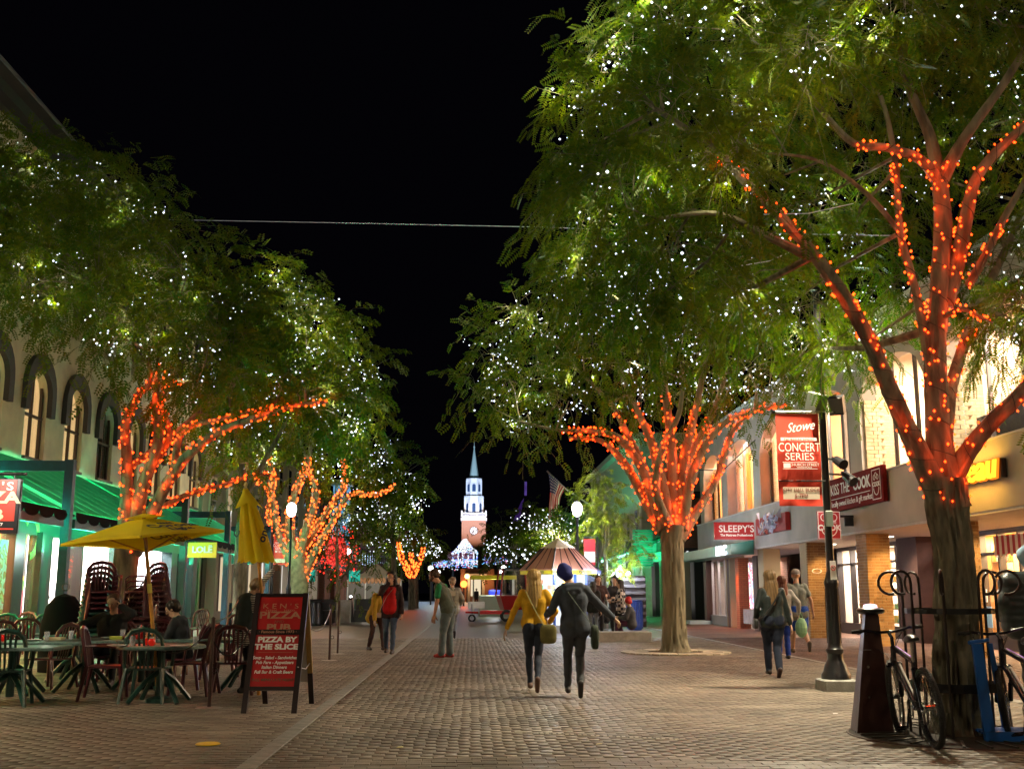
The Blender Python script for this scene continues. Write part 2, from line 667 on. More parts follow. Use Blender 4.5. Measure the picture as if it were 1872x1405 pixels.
joined_bricks([p for p in rest if p[0] >= 6.7], 'sidewalk_bricks', M_SIDE, street, bw, .006)
# sidewalk beyond, granite strips as long slabs
sw = MB().add([(6.84, FARP, .004), (12.6, FARP, .004), (12.6, 130, .004), (6.84, 130, .004)], [(0, 1, 2, 3)])
tag(sw.obj('sidewalk', M_SIDE), kind='structure')
slab = MB().bbox((0, 0, -.03), (.15, 1.19, .06), .004).mesh('granite_slab', M_GRAN)
stp = empty('paving_strip')
tag(stp, kind='structure')
for i in range(34):
 for X in (-1.72, 6.75):
  if X > 0 and i < 6: continue
  o = meshobj('granite_slab', slab, stp)
  o.location = (X, 7 + i * 1.2, .012 + rnd.uniform(-.001, .001))
# an inlaid lettered stone course across the street
ins = empty('paving_inlay')
tag(ins, kind='structure')
pA, pB = G(940, 1338), G(1245, 1352)
n = 13
for i in range(n):
 t = (i + .5) / n
 q = pA.lerp(pB, t)
 if i == 1: continue
 o = MB().bbox((0, 0, -.02), ((pB - pA).length / n - .01, .095, .06), .003).obj('inlay_stone', mat('pale_inlay', (.3, .27, .2), .6, var=.2), ins)
 o.location = (q.x, q.y, -.001)
 if i > 1:
  for k in range(3):
   MB().b2((-.06 + k * .05, -.025, .0101), (-.045 + k * .05, .025, .0112)).obj('cut_mark', M_DARK, ins, loc=(q.x, q.y, -.001))
# fallen leaflets and specks caught in the joints
V_, Q_ = [], []
for i in range(2600):
 yy = 8 + 26 * rnd.random() ** 1.3
 xx = rnd.uniform(-.5, .56) * yy
 a, s = rnd.random() * 6.28, rnd.uniform(.006, .02)
 o_ = len(V_)
 for (u, v) in ((1, 0), (0, .45), (-1, 0), (0, -.45)):
  V_.append((xx + s * (u * math.cos(a) - v * math.sin(a)), yy + s * (u * math.sin(a) + v * math.cos(a)), .0085 + rnd.uniform(0, .004)))
 Q_.append((o_, o_ + 1, o_ + 2, o_ + 3))
tag(meshobj('fallen_leaves', npmesh('fallen_leaves', np.array(V_), np.array(Q_), leaf_mat('fallen_leaf', (.10, .08, .02), (.35, .28, .12)))), 'tiny fallen leaves scattered over the brick paving', 'leaves', kind='stuff')
# yellow disc lying on the bricks
q = G(380, 1362)
tag(MB().lathe([(.0, 0), (.105, .0), (.11, .006), (.1, .012), (0, .01)], 24, cap=False).obj('paper_plate', mat('yellow_plate', (.75, .5, .02), .5), loc=(q.x, q.y, .01)),
 'round yellow disc lying flat on the brick paving near the front', 'disc')
for i, (px, py, c) in enumerate([(1095, 1362, (.8, .7, .4)), (148, 1245, (.7, .6, .4)), (1085, 1222, (.7, .7, .7)), (731, 1368, (.8, .75, .3)), (832, 1310, (.7, .7, .7)), (1527, 1306, (.8, .8, .8))]):
 q = G(px, py)
 s = .1 if i == 1 else .03
 o = MB().poly([(-s, -s * .5, 0), (s * .8, -s * .6, .004), (s, s * .4, .006), (-s * .6, s * .7, .002)], thick=(0, 0, .002)).obj('paper_scrap', mat('scrap%d' % i, c, .8), loc=(q.x, q.y, .012))
 tag(o, ['tiny pale scrap on the bricks below the walking couple', 'cream paper scrap on the paving beside the green legged table', 'tiny pale scrap by the feet of the man in a vest and the blonde woman', 'small yellowish scrap on the bricks right of the sandwich board', 'tiny pale scrap in the middle of the street bricks', 'tiny white scrap in front of the lamp post base'][i], 'litter')
# pale stone setts round the middle tree
M_SETT = random_mat('pale_sett', (.62, .56, .42), (.42, .38, .28), rough=.7)
c2 = G(1235, 1193)
ring = empty('tree_surround', (c2.x, c2.y, 0), 0, 'ring of pale stone setts in the paving round the trunk of the middle right tree', 'stone ring')
for k, (r0, r1, n) in enumerate([(.62, .82, 26), (.83, 1.03, 32), (1.04, 1.22, 38)]):
 for i in range(n):
  a0, a1 = 2 * PI * (i + k * .4) / n, 2 * PI * (i + k * .4 + .9) / n
  ps = [(r0 * math.cos(a0), r0 * math.sin(a0), 0), (r1 * math.cos(a0), r1 * math.sin(a0), 0), (r1 * math.cos(a1), r1 * math.sin(a1), 0), (r0 * math.cos(a1), r0 * math.sin(a1), 0)]
  MB().poly(ps, thick=(0, 0, .03 + rnd.uniform(0, .006))).obj('sett', M_SETT, ring)
soil = MB().lathe([(.6, .004), (.4, .014), (0, .02)], 24, cap=False).obj('soil', mat('dark_soil', (.02, .016, .012), .95, bump=.6, bscale=30), ring)
c1 = G(1752, 1345)
pit = empty('tree_pit', (c1.x, c1.y, 0), 0, 'dark soil bed with a steel edge under the big right tree and the bikes', 'tree bed')
MB().lathe([(1.0, .0), (1.0, .012), (.5, .02), (0, .04)], 32, cap=False).obj('soil', mat('dark_soil'), pit)
MB().torus(1.0, .012, 40, 6, Matrix.Translation((0, 0, .008))).obj('edge_ring', mat('rusty_edge', (.06, .03, .02), .7), pit)
for i in range(26):
 a = 2 * PI * i / 26
 MB().box((math.cos(a) * .72, math.sin(a) * .72, .02), (.42, .022, .014), rz=a).obj('grate_bar', mat('iron_grate', (.03, .025, .02), .5), pit)
# ------------------------------------------------------------------ right side: stucco building with brick piers
RB = empty('stucco_building', (10, 31, 0), 0, 'two storey grey stucco building with arched upper windows and brick piers on the right', 'building')
def L(x, y, z, o=RB):
 return (x - o.location.x, y - o.location.y, z)
def arch_wall(X0, X1, Y0, Y1, Z0, Z1, opens, spring, crown, ref, seg=12):
 """wall slab between X0 (street face) and X1; opens = [(ya, yb)], arched heads; built as closed prisms"""
 mb = MB()
 ys = Y0
 for ya, yb in opens:
  mb.b2(L(X0, ys, Z0, ref), L(X1, ya, Z1, ref))
  prev = None
  hw = (yb - ya) / 2
  for i in range(seg + 1):
   t = i / seg
   y = ya + (yb - ya) * t
   z = spring + (crown - spring) * math.sqrt(max(0, 1 - ((y - ya - hw) / hw) ** 2))
   if prev:
    (y0, z0) = prev
    mb.add([L(X0, y0, z0, ref), L(X0, y, z, ref), L(X0, y, Z1, ref), L(X0, y0, Z1, ref), L(X1, y0, z0, ref), L(X1, y, z, ref), L(X1, y, Z1, ref), L(X1, y0, Z1, ref)],
                       [(0, 1, 2, 3), (7, 6, 5, 4), (0, 4, 5, 1), (3, 2, 6, 7)])
   prev = (y, z)
  ys = yb
 mb.b2(L(X0, ys, Z0, ref), L(X1, Y1, Z1, ref))
 return mb
R_OP = [(18.5, 22.62), (23.5, 27.62), (28.5, 32.62), (33.5, 37.62), (38.6, 42.6), (43.6, 47.0)]
arch_wall(10, 10.4, 13, 47.7, 4.2, 8.0, R_OP, 6.1, 6.95, RB).obj('wall', M_STUCCO, RB)
MB().b2(L(9.9, 12.9, 8.0), L(10.5, 47.8, 8.12)).obj('coping', mat('pale_coping', (.5, .55, .6), .6, var=.1), RB)
# fascia slabs, with joints between them
for a, b in ((12.9, 22.9), (22.92, 30.3), (30.32, 37.95), (37.97, 47.7)):
 MB().b2(L(9.82, a, 2.86), L(10.15, b, 4.16)).obj('fascia', M_STUCCO, RB)
MB().b2(L(9.78, 12.9, 4.162), L(10.2, 47.7, 4.2)).obj('sill', mat('pale_sill', (.6, .58, .55), .6), RB)
MB().b2(L(9.84, 12.9, 2.80), L(12.6, 47.7, 2.858)).obj('soffit', mat('soffit_plaster', (.55, .52, .5), .8, var=.06), RB)
MB().b2(L(10.42, 12.9, 3.98), L(14.4, 47.7, 4.08)).obj('upper_floor', mat('floor_boards', (.2, .12, .07), .6), RB)
MB().b2(L(10.0, 12.9, 7.98), L(16, 47.7, 7.995)).obj('flat_roof', M_DARK, RB)
MB().b2(L(10.4, 47.45, 0), L(16, 47.7, 8)).obj('side_wall', M_STUCCO, RB)
MB().b2(L(12.62, 47.1, 0), L(15.5, 47.4, 3.9)).obj('side_wall', M_STUCCO, RB)
# brick piers: single bricks with recessed joints
M_PIER = random_mat('pier_brick', (.30, .17, .065), (.42, .25, .10), (.36, .21, .08), rough=.75)
M_MORT = mat('pale_mortar', (.45, .36, .22), .9, bump=.2, bscale=70)
pb = MB().bbox((0, 0, 0), (.208, .1, .066), .004).mesh('brick', M_PIER)
pbh = MB().bbox((0, 0, 0), (.1, .1, .066), .004).mesh('brick', M_PIER)
for k, yn in enumerate((17.7, 22.7, 27.7, 32.7, 37.7, 42.7)):
 core = MB().b2(L(10.012, yn + .012, 0), L(10.6, yn + .75, 2.799)).obj('pier', M_MORT, RB)
 if k in (1, 2, 3):
  nrow = 37
  W = .6
  for r in range(nrow):
   z = .04 + r * .0752
   x = 10.0 if r % 2 else 9.9
   while x < 10.6 - .03:
    xa, xb = max(x, 10.0), min(x + .216, 10.612)
    w_ = xb - xa
    me = pb if w_ > .15 else pbh
    o = meshobj('brick', me, core)
    o.location = L((xa + xb) / 2, yn + .05 + rnd.uniform(-.003, .002), z)
    o.scale = ((w_ - .01) / (.208 if me is pb else .1), 1, 1)
    x += .216
   if k < 3:
    for j in range(3):
     ya = yn + .11 + j * .216 + (.0 if r % 2 else -.05)
     yb_ = min(ya + .206, yn + .745)
     o = meshobj('brick', pb, core)
     o.location = L(10.05 + rnd.uniform(-.002, .003), (ya + yb_) / 2, z)
     o.scale = ((yb_ - ya) / .208, 1, 1)
     o.rotation_euler = (0, 0, PI / 2)
# brick jambs inside the upper arches
M_TAN = brick_mat('tan_jamb_brick', (.42, .34, .2), (.5, .42, .26), (.3, .25, .17))
jb = MB().bbox((0, 0, 0), (.2, .1, .09), .004).mesh('jamb_brick', random_mat('tan_brick', (.42, .34, .2), (.52, .44, .28), rough=.8))
for k, (ya, yb) in enumerate(R_OP):
 o = MB().b2(L(10.401, yb + .004, 4.2), L(10.9, yb + .1, 7.0)).obj('jamb', M_TAN, RB)
 if k in (1, 0, 2):
  for r in range(20):
   for j in range(2 if r % 2 else 3):
    q = meshobj('jamb_brick', jb, o)
    x0 = 10.1 + j * .21 - (0 if r % 2 else .1)
    q.location = L(max(x0, 10.07) + .1, yb + .001 - .03 + .0, 4.27 + r * .099)
    q.scale = (.97 if x0 > 10.05 else .6, 1, 1)
# upper windows, rooms behind them
M_FRAMEB = mat('bronze_frame', (.03, .022, .018), .35, metal=.3)
M_ALU = mat('pale_window_mullion', (.5, .5, .52), .35, metal=.6)
M_ROOM = mat('orange_room_wall', (.62, .28, .13), .8, var=.08, vscale=1.2)
M_ROOM2 = mat('cream_room_wall', (.75, .62, .45), .8, var=.06)
M_CEIL = mat('room_ceiling', (.7, .66, .6), .85)
E_CEIL = emat('ceiling_lamp_glow', (1, .93, .85), 1.2)
for k, (ya, yb) in enumerate(R_OP):
 w = MB()
 for t in (0, .33, .68, 1.):
  y = ya + .04 + (yb - ya - .08) * t
  hw = (yb - ya) / 2
  z1 = 6.1 + .85 * math.sqrt(max(.0, 1 - ((y - ya - hw) / hw) ** 2)) + .02
  w.b2(L(10.36, y - .035, 4.2), L(10.44, y + .035, z1))
 w.b2(L(10.36, ya, 4.2), L(10.44, yb, 4.26))
 wf = w.obj('window_frame', M_FRAMEB if k % 2 else M_ALU, RB)
 gm = MB()
 pts2 = [L(10.4, ya, 4.2), L(10.4, yb, 4.2)]
 for i in range(13):
  t = 1 - i / 12
  y = ya + (yb - ya) * t
  hw = (yb - ya) / 2
  pts2.append(L(10.4, y, 6.1 + .85 * math.sqrt(max(0, 1 - ((y - ya - hw) / hw) ** 2))))
 gm.poly(pts2, thick=(.006, 0, 0)).obj('pane', M_GLASS, wf)
 MB().b2(L(10.95, yb + .1, 4.08), L(14.2, yb + .3, 7.7)).obj('partition', M_ROOM2 if k in (0, 1, 3) else M_ROOM, RB)
 MB().b2(L(14.2, ya - .6, 4.08), L(14.35, yb + .3, 7.7)).obj('room_wall', M_ROOM if k % 2 == 0 else M_ROOM2, RB)
 MB().b2(L(10.42, ya - .6, 7.5), L(14.2, yb + .3, 7.6)).obj('room_ceiling', M_CEIL, RB)
 cl = MB().b2(L(11.3, (ya + yb) / 2 - .6, 7.40), L(12.6, (ya + yb) / 2 + .6, 7.47)).obj('ceiling_light', E_CEIL, RB)
 lamp('room_light', 'AREA', L(12.0, (ya + yb) / 2, 7.3), 260 if k < 2 else 260, (1, .74, .5) if k != 4 else (1, .86, .7), RB, size=1.6, rot=(0, 0, 0))
# warm blind panels standing in the openings of the last bays
M_BLIND = mat('orange_blind', (.7, .3, .12), .7, var=.1)
M_BLIND2 = mat('peach_blind', (.8, .55, .3), .7)
for bm_ in (M_BLIND, M_BLIND2):
 n_ = bm_.node_tree
 t_ = n_.nodes.new('ShaderNodeBsdfTranslucent')
 t_.inputs[0].default_value = (.95, .5, .22, 1) if bm_ is M_BLIND else (.95, .75, .45, 1)
 m_ = n_.nodes.new('ShaderNodeMixShader')
 m_.inputs[0].default_value = .75
 n_.links.new(n_.nodes['Principled BSDF'].outputs[0], m_.inputs[1])
 n_.links.new(t_.outputs[0], m_.inputs[2])
 n_.links.new(m_.outputs[0], n_.nodes['Material Output'].inputs[0])
for (y0, y1, m) in ((36.1, 37.4, M_BLIND), (41.3, 42.4, M_BLIND), (40.3, 41.2, M_BLIND2), (46.3, 46.9, M_BLIND2), (45.2, 46.1, M_BLIND), (44.1, 45.0, M_BLIND2)):
 MB().b2(L(10.6, y0, 4.25), L(10.66, y1, 6.6)).obj('blind', m, RB)
# sale posters in the third window
M_RED = mat('poster_red', (.55, .02, .03), .5)
for i, (z, s, c) in enumerate(((5.55, 'SALE', M_RED), (5.0, 'SALE', mat('poster_black', (.02, .02, .02), .5)), (4.5, 'SALE', M_RED))):
 p = MB().b2(L(10.45, 34.05, z - .25), L(10.46, 34.95, z + .25)).obj('sale_poster', c, RB)
 text('lettering', s, .3, M_WHITELET, RB, L(10.444, 34.5, z - .05), (PI / 2, 0, -PI / 2), .001, sx=.95)
 text('lettering', 'clearance', .13, M_WHITELET, RB, L(10.444, 34.5, z + .15), (PI / 2, 0, -PI / 2), .001)
# room furniture seen from below: cafe parasol shades, dark booth, cabinet
M_SHADE = mat('orange_shade', (.75, .16, .03), .7)
for (y, x, z, r) in ((19.2, 11.6, 5.15, .95), (24.4, 11.3, 4.95, .55), (41.0, 11.4, 4.9, .6)):
 t = empty('cafe_parasol', (x, y, 4.08), 0, {19.2: 'large orange parasol shade inside the upper window at the far right', 24.4: 'small orange parasol inside the arched window behind the big tree limb', 41.0: 'small red shade low in the pale lit arched window'}[y], 'parasol')
 MB().lathe([(r, z - 4.08 - .02), (r * .5, z - 4.08 + .2), (.03, z - 4.08 + .34)], 12, cap=False).obj('shade', M_SHADE, t)
 MB().tube([(0, 0, 0), (0, 0, z - 3.9)], .02, 8).obj('pole', M_STEEL, t)
for (y0, y1) in ((20.0, 22.4), (17.5, 19.6)):
 o = MB().b2((-.3, 0, 0), (.3, y1 - y0, .85)).obj('booth_bench', mat('dark_booth', (.03, .03, .035), .4), loc=(10.9, y0, 4.08))
 tag(o, 'dark booth seat inside the upper window above the yellow neon word' if y0 > 18 else 'dark booth seat in the upper window at the picture edge', 'booth')
o = MB().b2((-.3, 0, 0), (.3, .7, .95)).obj('drinks_cabinet', mat('grey_cabinet', (.3, .32, .33), .4), loc=(10.85, 23.9, 4.08))
tag(o, 'grey cabinet low in the arched window left of the big trunk', 'cabinet')
o = MB().b2((-.2, 0, 0), (.2, .8, 1.5)).obj('lit_screen', mat('cyan_screen', (.1, .5, .5), .4, emit=(.3, .9, .85), estr=.15), loc=(10.9, 39.4, 4.15))
tag(o, 'pale cyan lit panel low in the arched window above the red mattress sign', 'panel')
o = MB().b2((-.2, 0, 0), (.2, 1.2, 2.4)).obj('tall_screen', mat('black_banner_stand', (.02, .02, .025), .4), loc=(10.8, 29.6, 4.1))
tag(o, 'tall black panel inside the window right of the lamp post', 'panel')
# shop front behind the piers
M_SHOPF = mat('dark_shop_frame', (.03, .022, .02), .35)
def shopfront(y0, y1, n, room, glow, power, stuff):
 """one glazed shop front at X = 12.5: frame, panes, room with goods"""
 fr = MB()
 fr.b2(L(12.42, y0, .0), L(12.55, y1, .35))
 fr.b2(L(12.42, y0, 2.68), L(12.55, y1, 2.8))
 fr.b2(L(12.42, y0, 2.2), L(12.55, y1, 2.27))
 for i in range(n + 1):
  y = y0 + (y1 - y0) * i / n
  fr.b2(L(12.4, y - .04, .35), L(12.57, y + .04, 2.68))
 f = fr.obj('shop_frame', M_SHOPF, RB)
 for i in range(n):
  a, b = y0 + (y1 - y0) * i / n + .04, y0 + (y1 - y0) * (i + 1) / n - .04
  MB().b2(L(12.48, a, .352), L(12.486, b, 2.198)).obj('pane', M_GLASS, f)
 MB().b2(L(15.3, y0, 0), L(15.4, y1, 2.8)).obj('shop_wall', room, RB)
 MB().b2(L(12.6, y0, 2.82), L(15.4, y1, 2.85)).obj('shop_ceiling', M_CEIL, RB)
 MB().b2(L(12.6, y1, 0), L(15.3, y1 + .05, 2.8)).obj('shop_partition', room, RB)
 MB().b2(L(12.6, y0, 0.0), L(15.3, y1, .02)).obj('shop_floor', mat('shop_floor', (.3, .2, .13), .5), RB)
 lamp('shop_light', 'AREA', L(13.6, (y0 + y1) / 2, 2.72), power * 1.6, glow, RB, size=1.6, sy=y1 - y0 - .6)
shopfront(16.5, 22.6, 5, mat('shop_wall_amber', (.6, .36, .14), .8, var=.2, vscale=2), (1, .72, .4), 260, None)
shopfront(22.7, 27.6, 5, mat('shop_wall_amber'), (1, .7, .36), 230, None)
shopfront(27.7, 30.6, 2, mat('shop_wall_plum', (.2, .1, .09), .8), (1, .7, .55), 40, None)
shopfront(30.7, 37.2, 5, mat('shop_wall_pale', (.7, .6, .5), .8), (1, .85, .7), 160, None)
# recessed dark brown wall between shops
MB().b2(L(11.9, 29.2, 0), L(12.4, 30.6, 2.8)).obj('lobby_wall', mat('plum_wall', (.06, .03, .028), .7, var=.15), RB)
# blue neon upright
MB().b2(L(12.36, 27.35, .5), L(12.39, 27.42, 2.6)).obj('neon_strip', emat('blue_neon', (.15, .22, 1), 1.2), RB)
# striped valances hanging inside the windows
M_STR, M_STW = mat('valance_red', (.4, .03, .05), .8), mat('valance_cream', (.7, .66, .58), .8)
for (y0, y1) in ((19.0, 21.3), (24.0, 25.8), (26.9, 27.5)):
 v = empty('striped_valance', L(12.33, y0, 2.2), 0)
 v.parent = RB
 nst = int((y1 - y0) / .13)
 for i in range(nst):
  MB().poly([(0, i * .13, 0), (0, i * .13 + .128, 0), (0, i * .13 + .128, .43), (0, i * .13, .43)], thick=(.01, 0, 0)).obj('stripe', M_STR if i % 2 else M_STW, v)
  if i % 2 == 0:
   MB().lathe([(0, 0), (.062, 0)], 12, cap=False).obj('stripe', M_STW, v, loc=(.002, i * .13 + .064, 0), rot=(0, PI / 2, 0))
# goods on shelves behind the glass
gcols = [(.6, .05, .04), (.1, .25, .6), (.8, .75, .6), (.7, .4, .08), (.1, .35, .15), (.85, .82, .8), (.3, .12, .06), (.5, .5, .1)]
gm_ = [mat('goods%d' % i, c, .5) for i, c in enumerate(gcols)]
def shelf(x, y, w, z0, rows, name_l, depth=.35):
 s = empty('shop_shelf', (x, y, 0), 0, name_l, 'shelf')
 MB().b2((-depth / 2, 0, 0), (depth / 2, .03, rows * .42 + z0)).obj('side_panel', mat('shelf_wood', (.4, .24, .1), .6), s)
 MB().b2((-depth / 2, w, 0), (depth / 2, w + .03, rows * .42 + z0)).obj('side_panel', mat('shelf_wood'), s)
 for r in range(rows):
  z = z0 + r * .42
  MB().b2((-depth / 2, .03, z - .02), (depth / 2, w, z)).obj('shelf_board', mat('shelf_wood'), s)
  yy = .06
  while yy < w - .1:
   hh, ww = rnd.uniform(.1, .3), rnd.uniform(.06, .16)
   mb = MB()
   k = rnd.random()
   if k < .45:
    mb.b2((-.08, 0, 0), (.08, ww, hh))
   elif k < .8:
    mb.lathe([(ww / 2, 0), (ww / 2, hh * .6), (ww / 5, hh * .8), (ww / 5, hh)], 10)
   else:
    mb.lathe([(ww * .3, 0), (ww * .55, hh * .3), (ww * .5, hh * .5)], 12)
   mb.obj('goods', rnd.choice(gm_), s, loc=(-.05, yy, z))
   yy += ww + rnd.uniform(.02, .1)
 return s
shelf(13.1, 23.0, 1.2, .4, 5, 'shelf of kitchen goods behind the glass just left of the big trunk')
shelf(13.2, 26.2, 1.1, .4, 5, 'shelf of goods beside the right hand brick pier behind the bike')
shelf(13.1, 20.8, 1.2, .4, 5, 'shelf of goods behind the glass right of the big trunk')
shelf(13.1, 18.4, 1.3, .4, 5, 'shelf of goods beyond the person in the blue beanie')
shelf(13.3, 33.6, 2.2, .4, 5, 'shelf in the pale shop behind the man in blue shorts')
# posters on the glass
for i, (y, z, w, h, m) in enumerate(((26.9, 1.75, .45, .55, M_RED), (26.5, 1.25, .35, .3, M_WHITE), (21.9, 1.75, .4, .6, M_RED), (21.9, 1.3, .4, .25, M_WHITE), (21.8, .85, .45, .3, M_WHITE), (26.4, .75, .5, .5, mat('blue_poster', (.25, .5, .8), .5)))):
 MB().b2(L(12.37, y - w / 2, z - h / 2), L(12.38, y + w / 2, z + h / 2)).obj('poster', m, RB)
 if m is M_RED:
  text('lettering', 'COOK', .12, M_WHITELET, RB, L(12.365, y, z), (PI / 2, 0, -PI / 2), .001)
# small logo on the first pier
MB().torus(.09, .012, 16, 6, Matrix.Translation(L(10.27, 32.685, 1.95)) @ Matrix.Rotation(PI / 2, 4, 'X') @ Matrix.Diagonal((1.5, .7, 1, 1))).obj('pier_logo', M_WHITELET, RB)
# downlights
for y in (20.2, 25.3, 29.2, 33.9, 36.5):
 d = MB().lathe([(0, 0), (.09, 0), (.1, .012)], 14, cap=False).obj('downlight', emat('downlight_glow', (1, .85, .7), 3), RB, loc=L(11.2, y, 2.785))
 lamp('downlight_beam', 'SPOT', L(11.2, y, 2.77), 75, (1, .7, .42), RB, size=.06, rot=(0, 0, 0), spot=R(125), blend=.6)
# bare warm spot in front of each pier, aimed down at the brick
for yn in (22.7, 27.7, 32.7):
 lamp('pier_light', 'SPOT', L(10.5, yn - .9, 2.72), 42, (1, .62, .25), RB, size=.05, rot=(R(32), 0, 0), spot=R(80), blend=.8)
# ---- far end: MAC shop with green blue canopy
M_MACB = mat('dark_red_brown_frame', (.09, .045, .035), .5)
cn = MB()
cn.poly([L(9.8, 38.1, 3.12), L(9.0, 38.1, 2.98), L(9.0, 38.1, 2.62), L(9.8, 38.1, 2.62)], thick=(0, 9.7, 0))
cn.obj('canopy', mat('green_canopy_sheet', (.03, .16, .13), .35, var=.2, vscale=1), RB)
text('lettering', 'MAC', .46, emat('white_sign_glow', (.8, .9, 1), 1.2), RB, L(8.985, 39.6, 2.79), (PI / 2, 0, -PI / 2), .02, off=.012, sx=1.7)
for (y0, y1, nm) in ((38.6, 39.2, 0), (41.3, 41.8, 0), (42.9, 43.2, 0), (47.1, 47.6, 0)):
 MB().b2(L(10.0, y0, 0), L(10.4, y1, 2.6)).obj('pilaster', brick_mat('orange_brick', (.35, .1, .04), (.42, .14, .05), (.2, .07, .04)) if y0 == 41.3 else M_MACB, RB)
lamp('canopy_light', 'SPOT', L(9.6, 41.4, 2.55), 60, (1, .25, .1), RB, size=.05, rot=(0, R(15), 0), spot=R(110), blend=.5)
fr = MB()
for y in (43.3, 44.5, 45.7, 46.9):
 fr.b2(L(10.2, y - .04, .4), L(10.3, y + .04, 2.6))
fr.b2(L(10.15, 43.2, .0), L(10.4, 47.1, .4))
f = fr.obj('shop_frame', M_ALU, RB)
for y in (43.34, 44.54, 45.74):
 MB().b2(L(10.24, y, .4), L(10.246, y + 1.12, 2.6)).obj('pane', M_GLASS, f)
MB().b2(L(12.4, 43.2, 0), L(12.5, 47.1, 2.7)).obj('shop_wall', brick_mat('inner_brick', (.22, .1, .07), (.28, .13, .08), (.12, .07, .05)), RB)
lamp('shop_light', 'AREA', L(11.4, 45, 2.55), 50, (1, .75, .6), RB, size=2)
# bright patterned poster in a lightbox
def pattern_mat(name, cols, scale, estr):
 m = mat(name, cols[0], .5)
 nt = m.node_tree
 b = nt.nodes['Principled BSDF']
 tc = nt.nodes.new('ShaderNodeTexCoord')
 n = nt.nodes.new('ShaderNodeTexNoise')
 n.inputs['Scale'].default_value = scale
 n.inputs['Distortion'].default_value = 1.6
 n.inputs['Detail'].default_value = 1
 nt.links.new(tc.outputs['Object'], n.inputs['Vector'])
 r = nt.nodes.new('ShaderNodeValToRGB')
 r.color_ramp.interpolation = 'CONSTANT'
 es = r.color_ramp.elements
 es[0].position = 0
 es[0].color = (*cols[0], 1)
 es[1].position = .36
 es[1].color = (*cols[1], 1)
 k = len(cols)
 for i in range(2, k):
  e = es.new(.36 + .28 * (i - 1) / (k - 1))
  e.color = (*cols[i], 1)
 nt.links.new(n.outputs[0], r.inputs[0])
 nt.links.new(r.outputs[0], b.inputs['Base Color'])
 nt.links.new(r.outputs[0], b.inputs['Emission Color'])
 b.inputs['Emission Strength'].default_value = estr
 return m
MB().b2(L(10.3, 39.5, .75), L(10.36, 41.0, 2.4)).obj('lightbox_poster', pattern_mat('colour_poster', [(.7, .02, .1), (.9, .85, .7), (.9, .1, .25), (.3, .6, .8), (1, .8, .5)], 2.2, .3), RB)
MB().b2(L(10.1, 39.3, .2), L(10.4, 41.2, .72)).obj('bench_block', M_CONC, RB)
for y in (43.4, 44.6):
 MB().b2(L(11.0, y, .5), L(11.03, y + .35, 2.5)).obj('red_panel', pattern_mat('red_white_panel', [(.7, .03, .03), (.9, .85, .8)], 3, .12), RB)
# ---- signs on the building (things of their own)
M_SIGNRED = mat('sign_red', (.42, .012, .015), .4)
M_MAROON = mat('sign_maroon', (.17, .012, .01), .8, var=.1, spec=.1)
t = empty('shop_sign', (9.2, 38.1, 3.43), 0, 'red projecting sign reading SLEEPY\'S beside the upper right windows', 'sign')
MB().bbox((0, 0, 0), (1.55, .12, .6), .01).obj('board', M_SIGNRED, t)
text('lettering', "SLEEPY'S", .33, M_WHITELET, t, (0, -.062, .06), off=.006, sx=1.0, space=1.02)
text('lettering', 'The Mattress Professionals', .105, M_WHITELET, t, (0, -.062, -.15), off=.004)
lamp('sign_light', 'SPOT', (0, -1.3, -.6), 14, (1, .9, .85), t, rot=(R(115), 0, 0), spot=R(70))
t = empty('shop_sign', (9.74, 35.4, 3.5), 0, 'dark red box sign half covered by a crumpled plastic sheet', 'sign')
MB().bbox((0, 0, 0), (.16, 3.6, .55), .02).obj('board', M_SIGNRED, t)
text('lettering', 'MATTRESS', .42, M_WHITELET, t, (-.082, .3, -.03), (PI / 2, 0, -PI / 2), off=.01)
pm = MB()
for i in range(60):
 a, b_ = rnd.uniform(-1.5, .9), rnd.uniform(-.22, .3)
 pm.add([(-.1 - rnd.random() * .2, a + rnd.uniform(-.3, .3), b_ + rnd.uniform(-.2, .2)) for _ in range(3)], [(0, 1, 2)])
pm.obj('plastic_sheet', mat('crumpled_plastic', (.6, .6, .8), .12), t)
t = empty('shop_sign', (9.45, 48.3, 3.0), 0, 'small black projecting MAC sign in front of the dark brick wall', 'sign')
MB().bbox((0, 0, 0), (1.0, .1, .5), .01).obj('board', mat('sign_black', (.01, .01, .012), .35), t)
text('lettering', 'MAC', .3, emat('soft_white_glow', (.9, .95, 1), .2), t, (0, -.055, 0), off=.004, sx=1.9)
t = empty('shop_sign', (9.72, 27.45, 3.87), 0, 'long maroon wall sign reading KISS THE COOK', 'sign')
MB().bbox((0, 0, 0), (.12, 4.05, .86), .015).obj('board', M_MAROON, t)
text('lettering', 'KISS THE', .4, M_WHITELET, t, (-.062, 1.0, .12), (PI / 2, 0, -PI / 2), sx=.95)
text('lettering', 'COOK', .4, M_WHITELET, t, (-.062, -.62, .12), (PI / 2, 0, -PI / 2), sx=1.0, off=.01)
MB().b2((-.066, -1.2, -.12), (-.061, 1.7, -.105)).obj('rule_line', M_WHITELET, t)
text('lettering', 'locally owned kitchen & gift market', .21, M_WHITELET, t, (-.062, .2, -.25), (PI / 2, 0, -PI / 2))
mi_ = MB()
for a, b_ in (((-.066, -1.9, -.36), (-.061, -1.88, .36)), ((-.066, -1.37, -.36), (-.061, -1.35, .36)), ((-.066, -1.9, .34), (-.061, -1.35, .36)), ((-.066, -1.9, -.36), (-.061, -1.35, -.34))):
 mi_.b2(a, b_)
mi_.obj('emblem_border', M_WHITELET, t)
text('lettering', 'COOK', .16, M_WHITELET, t, (-.062, -1.62, 0), (PI / 2, 0, -PI / 2), off=.004)
